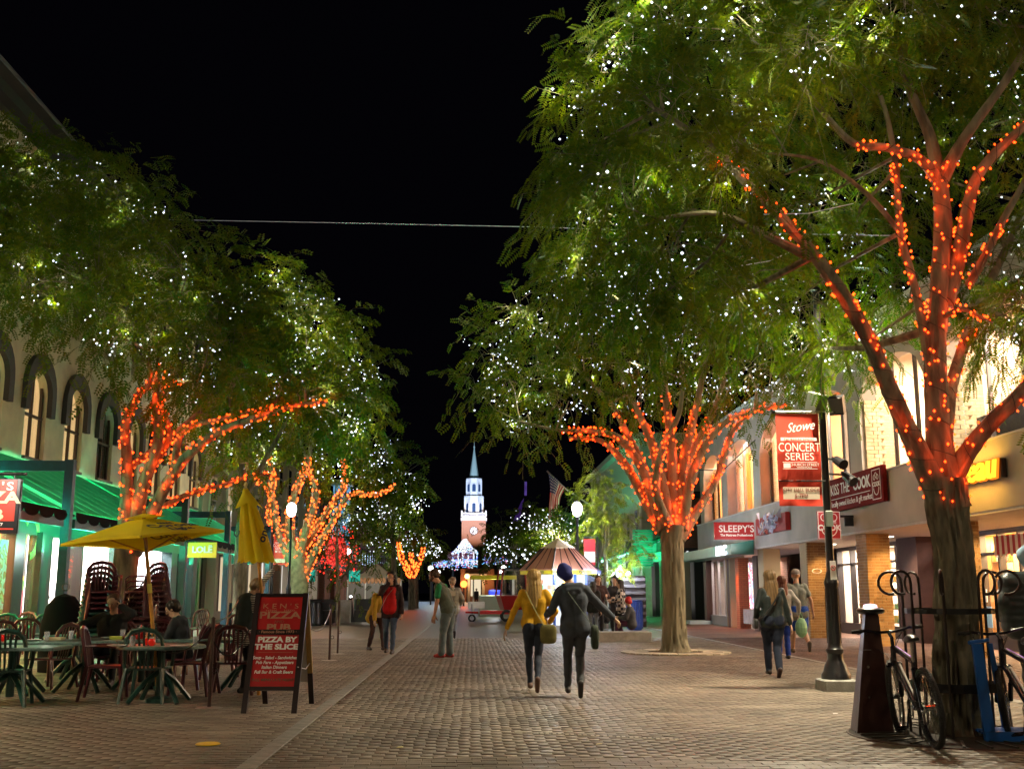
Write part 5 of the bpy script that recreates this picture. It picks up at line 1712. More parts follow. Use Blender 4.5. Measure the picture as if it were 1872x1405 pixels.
# --- tree between the two, trunk hidden by the closed umbrella
L2a_blobs = [(400, 500, 0, 1.5), (480, 530, 0, 1.5), (560, 590, 0, 1.4), (430, 600, -1, 1.6), (520, 660, -1, 1.4), (610, 660, 0, 1.1), (640, 720, 0, .9), (570, 740, -1, 1.0), (490, 740, 1, 1.2), (420, 700, 1, 1.5), (650, 780, 0, .7)]
# --- forked pale trunk tree
L2_limbs = [
 [(540, 1025, 0, .26), (528, 960, 0, .2), (538, 905, 0, .17), (560, 850, 0, .12), (580, 760, 0, .07)],
 [(545, 1025, 0, .24), (560, 965, 0, .18), (578, 905, 0, .15), (566, 860, 0, .1), (540, 780, 0, .06)],
 [(552, 1060, 0, .2), (580, 1000, 0, .15), (612, 945, 0, .12), (640, 905, 0, .1), (690, 903, 0, .07), (725, 885, 0, .04)],
 [(533, 1030, 0, .2), (506, 965, 0, .17), (498, 910, 0, .14), (478, 880, 0, .1), (445, 900, 0, .05)],
 [(555, 1000, .3, .15), (600, 930, .3, .12), (630, 880, .3, .1), (620, 780, .3, .06)],
 [(520, 990, .2, .12), (490, 940, .2, .1), (500, 870, .2, .08), (470, 780, 0, .05)]]
L2_blobs = L2a_blobs and [(520, 560, 0, 1.8), (600, 610, 0, 1.8), (660, 680, 0, 1.6), (560, 690, 0, 2.0), (640, 770, 0, 1.8), (520, 780, 1, 1.6), (460, 740, 1, 1.8), (600, 840, 1, 1.4), (680, 840, 1, 1.1), (480, 840, 1, 1.2), (560, 870, 2, .8)]
root4, p4, B4, o4 = make_tree('left tree with a pale green lit forked trunk below dense amber lights', 44.,
 [(548, 1143, 0, .42), (547, 1120, 0, .38), (545, 1050, 0, .37), (542, 1020, 0, .38)], L2_limbs, L2_blobs, 22, T_FAR, 4, n_tr=26, rough=.03, bark=mat('green_lit_bark', (.17, .2, .09), .9, bump=.7, bscale=8, var=.3, vscale=6), kw=dict(per=8, twig_len=1.3))  # green light on the trunk is put into this bark colour
bulbs_on(p4, o4, 'amber string lights massed on the forked limbs of the pale trunk tree', E_ORF, 34, .033, {0: .8, 1: .8, 4: .8, 5: .8}, 22, .35, (1, .1, .01), seed=9, wire=False)
white_lights(B4, o4, 'white string lights in the crown above the pale forked trunk', 520, .03, 10, 10, 16)
root5, p5, B5, o5 = make_tree('leafy left tree between the near tree and the pale forked one', 33.,
 [(436, 1166, 0, .22), (438, 1100, 0, .2), (442, 980, 0, .18), (450, 900, 0, .15)], [[(450, 905, 0, .1), (440, 840, 0, .09), (420, 740, 0, .06)], [(450, 905, 0, .1), (490, 830, 0, .08), (540, 740, 0, .05)]], L2a_blobs, 32, T_FAR, 12, kw=dict(per=8, twig_len=1.1))
white_lights(B5, o5, 'white string lights in the rounded crown left of the dark gap of sky', 300, .024, 13, 8, 11)
# --- farther trees
FT = [
 ('rounded tree beyond the pale forked trunk with white lights over the red banner', 66, (720, 1118), [(690, 830, 0, 1.8), (730, 880, 0, 1.7), (660, 880, 0, 1.8), (760, 920, 0, 1.0), (700, 940, 0, 1.6), (640, 940, 0, 1.4)], 260, 9),
 ('small dark tree with white lights left of the steeple', 95, (760, 1105), [(740, 985, 0, 2.2), (780, 990, 0, 1.6), (700, 990, 0, 2.0), (790, 1010, 0, 1.2), (740, 1010, 0, 1.8)], 200, 8),
 ('dark tree with white lights right of the steeple', 95, (940, 1105), [(930, 985, 0, 2.2), (975, 960, 0, 2.4), (900, 1000, 0, 1.3), (1010, 960, 0, 2.2), (950, 1020, 0, 1.6), (1000, 1010, 0, 2.)], 240, 10),
 ('dark tree with blue white lights behind the kiosk and flag', 62, (1010, 1115), [(1000, 970, 0, 1.2), (1040, 950, 0, 1.4), (1020, 1000, 0, 1.2), (1060, 990, 0, 1.2)], 120, 7)]
for i, (lab, Y, b, bl, nw, nz) in enumerate(FT):
 g0 = AY(b[0], b[1], Y)
 rt, pp_, BB, oo = make_tree(lab, Y, [(b[0], 1082 + 1.33 * 2072 / Y, 0, .25), (b[0], 1060, 0, .2), (b[0], 1000, 0, .12)], [], bl, 12 if Y > 80 else 14, T_VFAR, 20 + i, M_LEAFD, n_tr=10, twigs=True, kw=dict(per=7, twig_len=1.6))
 white_lights(BB, oo, 'white string lights in the ' + lab.replace(' with white lights', '').replace(' with blue white lights', ''), nw, .045 * Y / 66, 40 + i, 3, 22)
 if i in (0,):
  rs = random.Random(5)
# red orange wrapped tree far left of the street
rt, pp_, BB, oo = make_tree('far small tree wrapped in orange lights above the white tent', 88, [(752, 1106, 0, .25), (752, 1050, 0, .22)], [[(752, 1055, 0, .18), (735, 1020, 0, .14), (728, 990, 0, .08)], [(752, 1055, 0, .18), (765, 1030, 0, .14), (775, 1000, 0, .08)], [(752, 1055, 0, .18), (752, 1010, 0, .08)]], [(750, 970, 0, 1.6)], 7, T_VFAR, 55, M_LEAFD, n_tr=10)
bulbs_on(pp_, oo, 'orange string lights on the far small tree above the white tent', E_ORF, 30, .07, None, 0, 8, seed=19, wire=False)
# --- yellow green sapling on the right
S_bl = [(1095, 870, 0, .55), (1075, 900, 0, .6), (1115, 900, 0, .6), (1080, 950, -.3, .75), (1125, 950, 0, .75), (1100, 1000, 0, .8), (1150, 1000, 0, .6), (1060, 1000, 0, .5), (1170, 1020, -.2, .45), (1120, 1030, -.3, .6), (1075, 1035, 0, .35), (1100, 930, .4, .8)]
rt, pp_, BB, oo = make_tree('slim yellow green sapling between the flag and the orange lit tree', 41.5, [(1108, 1153, 0, .11), (1108, 1080, 0, .1), (1106, 1000, 0, .07), (1103, 900, 0, .04)],
 [[(1107, 1060, 0, .04), (1140, 1030, 0, .03), (1165, 1015, 0, .015)], [(1107, 1040, 0, .04), (1080, 1005, 0, .03), (1062, 990, 0, .015)], [(1106, 1000, 0, .03), (1128, 955, 0, .015)]], S_bl, 62, T_MID, 61, M_LEAFY, n_tr=12, name='sapling', kw=dict(per=6, twig_len=.5), leaf_scale=.95)
# --- dark sapling on the left
S2 = [(620, 950, 0, .9), (590, 990, 0, 1.0), (650, 1000, 0, 1.0), (620, 1020, 0, 1.1), (670, 1040, 0, .7), (575, 1040, 0, .7), (640, 1050, 0, .7)]
rt, pp_, BB, oo = make_tree('thin dark sapling beside the stanchion posts on the left', 46., [(618, 1141, 0, .1), (618, 1080, 0, .09), (616, 1000, 0, .06), (617, 930, 0, .03)],
 [[(618, 1060, 0, .04), (650, 1030, 0, .03), (680, 1035, 0, .015)], [(618, 1060, 0, .04), (590, 1040, 0, .03), (570, 1020, 0, .015)], [(617, 1010, 0, .03), (600, 970, 0, .015)]], S2, 11, T_FAR, 67, M_LEAFD, n_tr=10, name='sapling', kw=dict(per=6, twig_len=.9))
# --- overhead lit cable across the street and cables inside the right tree
t = empty('overhead_cable', (0, 13, 5.5), 0, 'thin pale cable stretched across the street below the sky', 'cable')
P_ = [AY(-60, 392, 31), AY(200, 399, 28), AY(330, 402, 25), AY(650, 408, 19), AY(980, 415, 14.5), AY(1240, 424, 12.8), AY(1640, 431, 12)]
MB().tube([p - t.location for p in P_], .0065, 5).obj('cable', mat('lit_cable', (.5, .5, .5), .5, emit=(.8, .8, .85), estr=.03), t)  # faint emission stands in for light falling on the cable
for (a, b) in (((1395, 392), (1560, 372)), ((1340, 488), (1470, 450))):
 A, B_ = AY(*a, 11), AY(*b, 11)
 mid = (A + B_) / 2 - Vector((0, 0, .05))
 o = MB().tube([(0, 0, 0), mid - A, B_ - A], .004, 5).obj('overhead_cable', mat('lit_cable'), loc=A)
 tag(o, 'upper' if a[1] < 450 else 'lower', 'cable')
 o['label'] = ('upper short slack wire inside the crown of the big right tree' if a[1] < 450 else 'lower short slack wire inside the crown of the big right tree')
# slack black cable on the far end of the stucco building
A, B_ = AY(1258, 858, 40), AY(1385, 800, 38)
o = MB().tube([(0, 0, 0), (B_ - A) * .5 - Vector((0, 0, .6)), B_ - A], .02, 5).obj('slack_cable', M_BLACK, loc=A)
tag(o, 'slack black cable sagging in front of the arched windows', 'cable')
# ------------------------------------------------------------------ street lamps
E_GLOBE = emat('lamp_globe', (.95, 1, .98), 4, 'NONE')
def lamp_post(loc, label, h=4.7, power=350, col=(.9, 1, .95), globe=True, glow=.2):
 t = empty('street_lamp', loc, 0, label, 'street lamp')
 MB().bbox((0, 0, .08), (.46, .46, .16), .02).obj('plinth', M_CONC, t)
 MB().lathe([(.2, .16), (.2, .22), (.17, .26), (.15, .34), (.11, .42), (.105, .5), (.12, .52), (.12, .56), (.1, .58), (.095, .62), (.09, 1.4), (.1, 1.44), (.1, 1.48), (.075, 1.55), (.06, 1.62)], 20).obj('base', M_BLACK, t, smooth=True)
 fl = MB()
 for k in range(12):
  a = 2 * PI * k / 12
  fl.tube([(math.cos(a) * .093, math.sin(a) * .093, .64), (math.cos(a) * .088, math.sin(a) * .088, 1.38)], .008, 5)
 fl.obj('fluting', M_BLACK, t)
 MB().lathe([(.055, 1.6), (.045, h - .35), (.07, h - .32), (.07, h - .28), (.05, h - .26)], 14).obj('shaft', M_BLACK, t, smooth=True)
 if globe:
  MB().lathe([(.06, h - .26), (.14, h - .2), (.19, h), (.17, h + .14), (.09, h + .24), (.0, h + .27)], 18, cap=False).obj('globe', E_GLOBE, t, smooth=True)
  MB().lathe([(.05, h + .25), (.03, h + .33), (.0, h + .38)], 8, cap=False).obj('finial', M_BLACK, t)
  lamp('globe_light', 'POINT', (0, 0, h), power, col, t, size=glow)
 return t
def banner(t, z1, z0, w, x0, label, Y, X, rz=0.):
 b = empty('banner', (X, Y, 0), rz, label, 'banner')
 MB().tube([(-x0, 0, z1 + .03), (.18, 0, z1 + .03)], .014, 8).obj('rod', M_STEEL, b)
 MB().ell((-x0 - .03, 0, z1 + .03), (.035, .035, .035), 8).obj('rod_end', M_BLACK, b)
 MB().ell((.2, 0, z1 + .03), (.035, .035, .035), 8).obj('rod_end', M_BLACK, b)
 n, m = 8, 16
 vs, fs_ = [], []
 for j in range(m + 1):
  for i in range(n + 1):
   u, v = i / n, j / m
   x = -x0 + w * u
   z = z1 - (z1 - z0) * v
   vs.append((x, .02 * math.sin(v * 9) * u + .015 * math.sin(u * 7 + v * 3) * v, z))
 for j in range(m):
  for i in range(n):
   a = j * (n + 1) + i
   fs_.append((a, a + 1, a + n + 2, a + n + 1))
 k = len(vs)
 vs += [(x, y + .004, z) for x, y, z in vs]
 fs_ += [tuple(k + q for q in reversed(f)) for f in fs_]
 mb = MB().add(vs, fs_)
 mb.obj('cloth', mat('banner_red', (.62, .045, .02), .6, var=.08, vscale=3), b, smooth=True)
 xc_ = -x0 + w / 2
 Hh = z1 - z0
 yy = -.035
 text('lettering', 'Stowe', Hh * .145, M_WHITELET, b, (xc_ + .02, yy, z1 - Hh * .15), (PI / 2, R(-8), 0), .001, shear=.55, sx=.85)
 MB().b2((xc_ - w * .42, yy, z1 - Hh * .30), (xc_ + w * .42, yy + .003, z1 - Hh * .265)).obj('cream_strip', M_WHITELET, b)
 text('lettering', 'THURSDAY NIGHT', Hh * .035, mat('banner_red'), b, (xc_, yy - .003, z1 - Hh * .284), ext=.001, space=1.15)
 text('lettering', 'CONCERT', Hh * .135, M_WHITELET, b, (xc_, yy, z1 - Hh * .375), ext=.001, sx=.72)
 text('lettering', 'SERIES', Hh * .115, M_WHITELET, b, (xc_, yy, z1 - Hh * .475), ext=.001, sx=1.0)
 MB().b2((xc_ - w * .4, yy, z1 - Hh * .535), (xc_ + w * .4, yy + .003, z1 - Hh * .53)).obj('rule_line', M_WHITELET, b)
 MB().b2((xc_ - w * .4, yy, z1 - Hh * .605), (xc_ + w * .4, yy + .003, z1 - Hh * .60)).obj('rule_line', M_WHITELET, b)
 MB().b2((xc_ - w * .38, yy, z1 - Hh * .593), (xc_ - w * .22, yy + .003, z1 - Hh * .543)).obj('marketplace_logo', M_WHITELET, b)
 text('lettering', 'CHURCH STREET', Hh * .042, M_WHITELET, b, (xc_ + w * .1, yy, z1 - Hh * .56), ext=.001)
 text('lettering', 'MARKETPLACE', Hh * .024, M_WHITELET, b, (xc_ + w * .1, yy, z1 - Hh * .588), ext=.001)
 MB().b2((xc_ - w * .42, yy, z1 - Hh * .93), (xc_ + w * .42, yy + .003, z1 - Hh * .80)).obj('cream_patch', mat('cream_patch', (.7, .6, .48), .6), b)
 text('lettering', 'CITY HALL BLOCK', Hh * .05, mat('banner_ink', (.25, .02, .015), .6), b, (xc_, yy - .003, z1 - Hh * .83), ext=.001, sx=.95)
 text('lettering', '5-7PM', Hh * .055, mat('banner_ink'), b, (xc_, yy - .003, z1 - Hh * .895), ext=.001)
 MB().tube([(-x0, 0, z0 + Hh * .27), (.05, 0, z0 + Hh * .27)], .01, 6).obj('rod', M_BLACK, b)
 return b
q = G(1530, 1262)
NL = lamp_post((q.x, q.y, 0), 'tall black lamp post with a concrete foot beside the brown steel bollard', h=6.0, power=420, globe=False)
NLX, NLY = q.x, q.y
zt1 = AY(1500, 757, NLY).z
zb1 = AY(1500, 925, NLY).z
MB().bbox((0, -.25, 5.85), (.3, .6, .12), .03).obj('lamp_head', M_BLACK, NL)
lamp('head_light', 'SPOT', (0, -.4, 5.75), 800, (1, .86, .6), NL, size=.12, rot=(R(-12), 0, 0), spot=R(120), blend=.6)
banner(NL, zt1, zb1, .62, .67, 'large red CONCERT SERIES banner on the near black lamp post', NLY - .04, NLX - .02)
# speakers, floodlights and plate on the near post
for (px, py, lab, sx_, m) in ((1493, 735, 'grey loudspeaker box fixed to the near lamp post above the banner', (.2, .22, .26), mat('speaker_grey', (.35, .36, .33), .6)), (1530, 740, 'dark loudspeaker box on the right side of the near lamp post', (.2, .2, .26), M_BLACK)):
 p = AY(px, py, NLY)
 t = empty('loudspeaker', p, R(25 if px < 1500 else -30), lab, 'loudspeaker')
 MB().box((0, 0, 0), sx_, rx=R(20)).obj('housing', m, t)
 MB().box((0, -.105, -.03), (sx_[0] * .85, .02, sx_[2] * .85), rx=R(20)).obj('grille', mat('speaker_grille', (.1, .1, .1), .7), t)
for (px, py, tx) in ((1520, 690, (2.6, 10.5, 5.2)), (1528, 840, (NLX + 2, NLY - 6, 0)), (1545, 868, (NLX + 2, NLY - 4, 0))):
 p = AY(px, py, NLY)
 t = empty('spotlight', p, 0, {690: 'black spotlight high on the near lamp post turned to the leaves', 840: 'upper of two small black cameras beside the red banner', 868: 'lower small black spotlight beside the maroon sign'}[py], 'spotlight')
 d = (Vector(tx) - p).normalized()
 MB().tube([(0, 0, 0), tuple(d * .2)], [.06, .075], 12).obj('can', M_BLACK, t)
 MB().tube([(0, 0, 0), tuple(-d * .08)], [.05, .02], 8).obj('cap', M_BLACK, t)
 MB().tube([(0, 0, 0), (NLX - p.x, 0, .02)], .015, 6).obj('bracket', M_BLACK, t)
l = lamp('spotlight_beam', 'SPOT', AY(1520, 690, NLY - .3), 260, (.8, 1, .85), None, size=.05, spot=R(70), blend=.7)
aim(l, AY(1480, 590, 11.8))
p = AY(1520, 948, NLY)
t = empty('control_plate', (NLX - .01, NLY - .1, p.z), 0, 'small grey metal box strapped to the near lamp post over the COOK sign', 'box')
MB().bbox((0, 0, 0), (.1, .05, .22), .01).obj('box', mat('grey_green_metal', (.2, .24, .2), .5), t)
p = AY(1530, 1042, NLY)
t = empty('no_smoking_sign', (NLX + .01, NLY - .085, p.z), 0, 'white round-cornered plate with a red no symbol low on the near lamp post', 'sign')
MB().bbox((0, 0, 0), (.085, .01, .26), .004).obj('plate', M_WHITE, t)
MB().torus(.032, .005, 18, 5, Matrix.Translation((0, -.008, .03)) @ Matrix.Rotation(PI / 2, 4, 'X')).obj('symbol_ring', M_SIGNRED, t)
MB().box((0, -.009, .03), (.06, .003, .006), ry=R(45)).obj('symbol_bar', M_SIGNRED, t)
# middle distance lamps
for (px, py, Y, lab, pw) in ((533, 931, 42, 'lit globe lamp in front of the pale forked tree', 70), (1055, 930, 40, 'lit globe lamp beside the yellow green sapling', 520), (637, 1008, 92, 'distant lit globe lamp above the woman in mustard', 260)):
 p = AY(px, py, Y)
 lamp_post((p.x, p.y, 0), lab, h=p.z, power=pw, glow=.25)
q = AY(495, 1100, 44)
t = empty('banner_pole', (q.x, 44, 0), 0, 'slim black pole carrying the smaller red banner behind the closed umbrella', 'pole')
MB().lathe([(.12, 0), (.12, .5), (.06, .6), (.05, 4.9)], 12).obj('shaft', M_BLACK, t)
z1, z0 = AY(510, 976, 44).z, AY(510, 1032, 44).z
b = banner(None, z1, z0, .5, -.05, 'smaller red concert banner on the slim pole behind the sandwich board', 43.9, q.x)
lamp('banner_light', 'SPOT', (.2, -3, 2.5), 40, (1, .9, .8), b, rot=(R(80), 0, 0), spot=R(60))
# far small lamps
for i, (px, py, Y, r, c, lab) in enumerate(((788, 1038, 120, .3, 1, 'far lit lamp just left of the bearded man'), (802, 1045, 130, .2, 1, 'second far lamp right above the head of the bearded man'), (921, 1038, 120, .28, 1, 'far lit lamp right of the brick gate'), (915, 1044, 130, .18, 1, 'fainter far lamp left of the far right lamp'), (735, 1008, 100, .2, 1, 'far lit lamp above the white tent'), (854, 1053, 150, .35, 2, 'orange wall lamp left of the far lit doorway'), (880, 1053, 150, .18, 2, 'smaller orange wall lamp right of the far lit doorway'), (848, 1067, 110, .35, 3, 'red orange glowing signal at the end of the street'))):
 p = AY(px, py, Y)
 t = empty('far_lamp', (p.x, p.y, 0), 0, lab, 'lamp')
 MB().ell((0, 0, p.z), (r, r, r), 10).obj('globe', [None, E_GLOBE, emat('amber_globe', (1, .5, .15), 1.5), emat('signal_red', (1, .12, .02), 2)][c], t)
 MB().tube([(0, 0, 0), (0, 0, p.z - r * .9)], .08, 6).obj('shaft', M_BLACK, t)
 lamp('globe_light', 'POINT', (0, -.6, p.z), 30, [0, (.9, 1, .95), (1, .5, .2), (1, .15, .04)][c], t, size=.2)
lamp_post((-7.4, 12.0, 0), 'added unseen street lamp just outside the left edge', h=4.7, power=2300, col=(1, .84, .56))  # post added out of view to light the cream wall and cafe
lamp_post((7.6, 6.2, 0), 'added unseen street lamp just outside the right edge', h=4.95, power=800, col=(1, .8, .5))  # post added out of view to light the big trunk, bikes and facade
# unseen posts added behind the viewer in line with the rows, lighting near bricks
lamp_post((4.87, -8.5, 0), 'unseen street lamp added to the right hand row behind the viewer', h=4.95, power=1450, col=(1, .78, .46))
lamp_post((-6.8, -2.5, 0), 'unseen street lamp added to the left hand row behind the viewer', h=4.95, power=4200, col=(1, .8, .5))
# ------------------------------------------------------------------ cafe furniture on the left
M_BURG = mat('burgundy_resin', (.07, .012, .018), .28, spec=.6)
M_GRES = mat('dark_green_resin', (.012, .055, .045), .3, spec=.6)
M_TOP = mat('speckled_table_top', (.10, .17, .16), .3, var=.25, vscale=30)
def make_chair(m, label, group='resin chairs of the pavement cafe'):
 t = empty('resin_chair', (0, 0, 0), 0, label, 'chair', group)
 s = MB()
 s.poly([(-.2, -.2, .42), (.2, -.2, .42), (.235, .02, .43), (.23, .22, .42), (.15, .25, .405), (-.15, .25, .405), (-.23, .22, .42), (-.235, .02, .43)], thick=(0, 0, -.025))
 s.obj('seat', m, t)
 for sx in (-1, 1):
  for (y0, y1) in ((.2, .24), (-.2, -.28)):
   l = MB()
   a, b = Vector((sx * .215, y0, .42)), Vector((sx * .265, y1, 0))
   l.tube([a, (a + b) / 2, b], [.03, .024, .022], 6)
   l.obj('leg', m, t)
  ar = MB()
  ar.tube([(sx * .225, -.24, .66), (sx * .265, -.1, .67), (sx * .27, .1, .66), (sx * .25, .2, .62), (sx * .225, .22, .42)], [.02, .024, .024, .022, .022], 6, flat=.7)
  ar.obj('armrest', m, t)
 bk = MB()
 arc = [(-.235, -.2, .42), (-.235, -.235, .62), (-.21, -.275, .78), (-.14, -.3, .86), (0, -.31, .89), (.14, -.3, .86), (.21, -.275, .78), (.235, -.235, .62), (.235, -.2, .42)]
 bk.tube(arc, [.022, .024, .026, .03, .032, .03, .026, .024, .022], 6)
 bk.obj('backrest', m, t)
 for x in (-.12, -.06, 0, .06, .12):
  top = .86 if abs(x) < .1 else .83
  q = MB()
  q.tube([(x * .8, -.2, .42), (x * .9, -.24, .62), (x, -.295, top)], [.012, .015, .012], 4)
  q.obj('slat', m, t)
 return t
CB_ = make_chair(M_BURG, 'x')
CG_ = make_chair(M_GRES, 'x')
used = {0: False, 1: False}
def put_chair(kind, x, y, rz, label, z=0., tilt=0.):
 src = CG_ if kind else CB_
 o = src if not used[kind] else copy_tree(src)
 used[kind] = True
 o.location = (x, y, z)
 o.rotation_euler = (tilt, 0, rz)
 o['label'] = label
 o['group'] = 'resin chairs of the pavement cafe'
 return o
def gx(px, py):
 q = G(px, py)
 return q.x, q.y
D = R(1)
x, y = gx(272, 1290)
T1 = Vector((x, y + .42, 0))
chairs = [
 (1, gx(268, 1283), 0, 'dark green resin chair seen from behind at the table under the yellow umbrella'),
 (0, gx(190, 1278), -80, 'burgundy chair at the left side of the umbrella table turned right'),
 (0, gx(352, 1270), 85, 'burgundy chair at the right of the umbrella table, red glint on its seat'),
 (0, gx(222, 1238), 8, 'burgundy chair between the umbrella table and the man on the phone'),
 (0, gx(302, 1235), -6, 'burgundy chair between the umbrella table and the boy in the hood'),
 (1, gx(8, 1290), 12, 'dark green chair cut by the left edge in the front row'),
 (0, gx(88, 1258), 70, 'burgundy chair left of the front tables turned left with green glints'),
 (0, gx(52, 1225), 5, 'burgundy chair behind the left front table seen from the back'),
 (0, gx(-4, 1240), 20, 'burgundy chair half outside the left edge behind the green one'),
 (0, gx(425, 1268), 8, 'burgundy chair left of the sandwich board seen from behind'),
 (0, gx(398, 1240), 95, 'burgundy chair between the thin post and the table near the woman'),
 (0, gx(103, 1215), 120, 'burgundy chair right of the far left table'),
 (1, gx(82, 1192), 175, 'dark green chair facing us in the back row near the mural'),
 (0, gx(32, 1195), 170, 'burgundy chair in the back row below the mural window'),
 (1, gx(5, 1205), 200, 'teal lit green chair at the left edge behind the red lamp'),
 (0, gx(150, 1190), 200, 'burgundy chair behind the small green table'),
 (1, gx(75, 1205), 190, 'low dark green chair beside the left burgundy row'),
 (0, gx(412, 1205), 150, 'burgundy chair hidden behind the post near the umbrella woman'),
 (0, gx(355, 1178), 160, 'burgundy chair behind the boy in the hood'),
 (0, gx(270, 1188), 180, 'burgundy chair facing us behind the ketchup table'),
 (1, gx(240, 1182), 190, 'dark green chair in front of the left stack of chairs'),
]
for kind, (x, y), a, lab in chairs:
 put_chair(kind, x, y, R(a), lab)
# the two tall stacks
def stack(x, y, rz, n, kind, lab):
 O_ = ['', 'second', 'third', 'fourth', 'fifth', 'sixth', 'seventh', 'eighth', 'ninth', 'tenth', 'eleventh', 'twelfth']
 for i in range(n):
  dx = -.03 * i
  o = put_chair(kind if i < n - 4 or kind == 0 else 0, x - math.sin(rz) * -.028 * i * -1, y + math.cos(rz) * .012 * i, rz, ('%s, ' + ('bottom chair' if i == 0 else 'top chair' if i == n - 1 else 'one of the chairs between')) % lab, z=.085 * i)
  if 0 < i < n - 1: o['group'] = 'chairs inside the ' + lab
  o['label'] = {0: 'lowest chair of the ', n - 1: 'topmost chair of the '}.get(i, O_[i] + ' chair from the ground in the ') + lab
sx_, sy_ = AY(176, 1100, 18.6).x, 18.6
stack(sx_, sy_, R(205), 12, 1, 'left stack behind the phone caller')
sx_ = AY(283, 1100, 19.2).x
stack(sx_, 19.2, R(150), 12, 0, 'right stack behind the umbrella pole')
sx_ = AY(258, 1100, 18.8).x
stack(sx_, 18.8, R(190), 7, 1, 'low middle stack behind the pole')
def table(x, y, label, r=.5, sq=False, h=.69, m=None, w=.9, d=.8):
 t = empty('cafe_table', (x, y, 0), 0, label, 'table')
 if sq:
  MB().bbox((0, 0, h - .02), (w, d, .04), .015).obj('table_top', m or M_TOP, t)
 else:
  MB().lathe([(r - .03, h - .045), (r, h - .035), (r, h - .012), (r - .012, h), (0, h)], 36, cap=False).obj('table_top', m or M_TOP, t, smooth=True)
 MB().lathe([(.05, .1), (.045, h - .04)], 12).obj('pedestal', M_GRES, t)
 for k in range(4):
  a = PI / 4 + k * PI / 2
  MB().tube([(0, 0, h - .3), (math.cos(a) * .2, math.sin(a) * .2, .26), (math.cos(a) * .42, math.sin(a) * .42, .02)], [.035, .03, .03], 6).obj('leg', M_GRES, t)
 return t
table(T1.x, T1.y, 'round speckled table with the open yellow umbrella through it', r=.53)
x2, y2 = AY(262, 1165, 16.0).x, 16.0
table(x2, y2, 'rectangular table with a red ketchup bottle before the seated pair', sq=True, w=1.7, d=.8)
table(AY(30, 1180, 15.2).x, 15.2, 'long green lit table at the left edge with red candle lamps', sq=True, w=1.9, d=.75)
table(AY(100, 1175, 15.4).x + .35, 15.6, 'green lit table with a paper menu left of the phone man', sq=True, w=1.1, d=.8)
table(AY(132, 1146, 17.2).x, 17.4, 'small bright green lit table in front of the chair stacks', sq=True, w=.75, d=.7, m=mat('teal_table_top', (.05, .3, .28), .3))
table(AY(452, 1160, 15.8).x, 15.9, 'table behind the burgundy chairs beside the sandwich board', sq=True, w=1.2, d=.8)
table(AY(10, 1210, 13.6).x, 13.8, 'lower grey green table cut by the left edge in front', sq=True, w=1.2, d=.7)
# things on the tables
def onto(px, py, Y, name, label, cat, build, h=.69):
 p = AY(px, py, Y)
 t = empty(name, (p.x, Y, h), 0, label, cat)
 build(t)
 return t
M_KET = mat('ketchup_red', (.6, .01, .01), .3)
onto(258, 1150, 15.9, 'ketchup_bottle', 'red ketchup squeeze bottle on the table before the man on the phone', 'bottle',
     lambda t: (MB().lathe([(.035, 0), (.037, .12), (.02, .15)], 14).obj('body', M_KET, t, smooth=True), MB().lathe([(.02, .15), (.006, .2)], 10).obj('nozzle', M_KET, t)))
M_CANDLE = mat('red_candle_glass', (.5, .01, .01), .25, emit=(1, .03, .01), estr=.05)
for i, (px, Y, lab) in enumerate(((6, 15.1, 'red globe candle lamp on the left edge table'), (271, 13.9, 'left of two red globe candle lamps on the umbrella table'), (278, 13.75, 'right of two red globe candle lamps on the umbrella table'))):
 onto(px, 1160, Y, 'candle_lamp', lab, 'candle lamp', lambda t: (MB().ell((0, 0, .05), (.045, .045, .05), 14).obj('globe', M_CANDLE, t, smooth=True), MB().lathe([(.03, .09), (.025, .11)], 12).obj('collar', M_STEEL, t)))
onto(283, 1155, 16.0, 'paper_card', 'small folded white card on the ketchup table', 'card', lambda t: MB().poly([(-.05, 0, 0), (.05, 0, 0), (0, .0, .09)], thick=(0, .03, 0)).obj('card', M_WHITE, t))
for i, (px, Y, w, m, lab) in enumerate(((240, 15.85, .2, mat('red_basket', (.6, .03, .02), .5), 'red food basket on the ketchup table'), (100, 15.5, .22, mat('menu_paper', (.7, .65, .4), .6), 'yellowish paper menu on the green lit table'), (215, 15.8, .16, mat('lime_cup', (.5, .6, .1), .5), 'lime coloured wrapper on the ketchup table'), (247, 16.2, .18, mat('red_basket'), 'second small red basket behind the ketchup bottle'))):
 onto(px, 1160, Y, 'food_basket' if i in (0, 3) else 'paper_item', lab, 'basket' if i in (0, 3) else 'paper', lambda t: MB().box((0, 0, .02), (w, .14, .04), taper=1.15).obj('body', m, t))
x, y = gx(318, 1235)
t = empty('paper_bag', (x, y, 0), 0, 'crumpled pale plastic bag on the ground beside the umbrella table legs', 'bag')
b = MB().ell((0, 0, .13), (.13, .1, .17), 12)
b.v = [tuple(Vector(v) * (1 + .25 * noise.noise(Vector(v) * 14))) for v in b.v]
b.obj('bag', mat('pale_bag', (.5, .48, .4), .5), t)
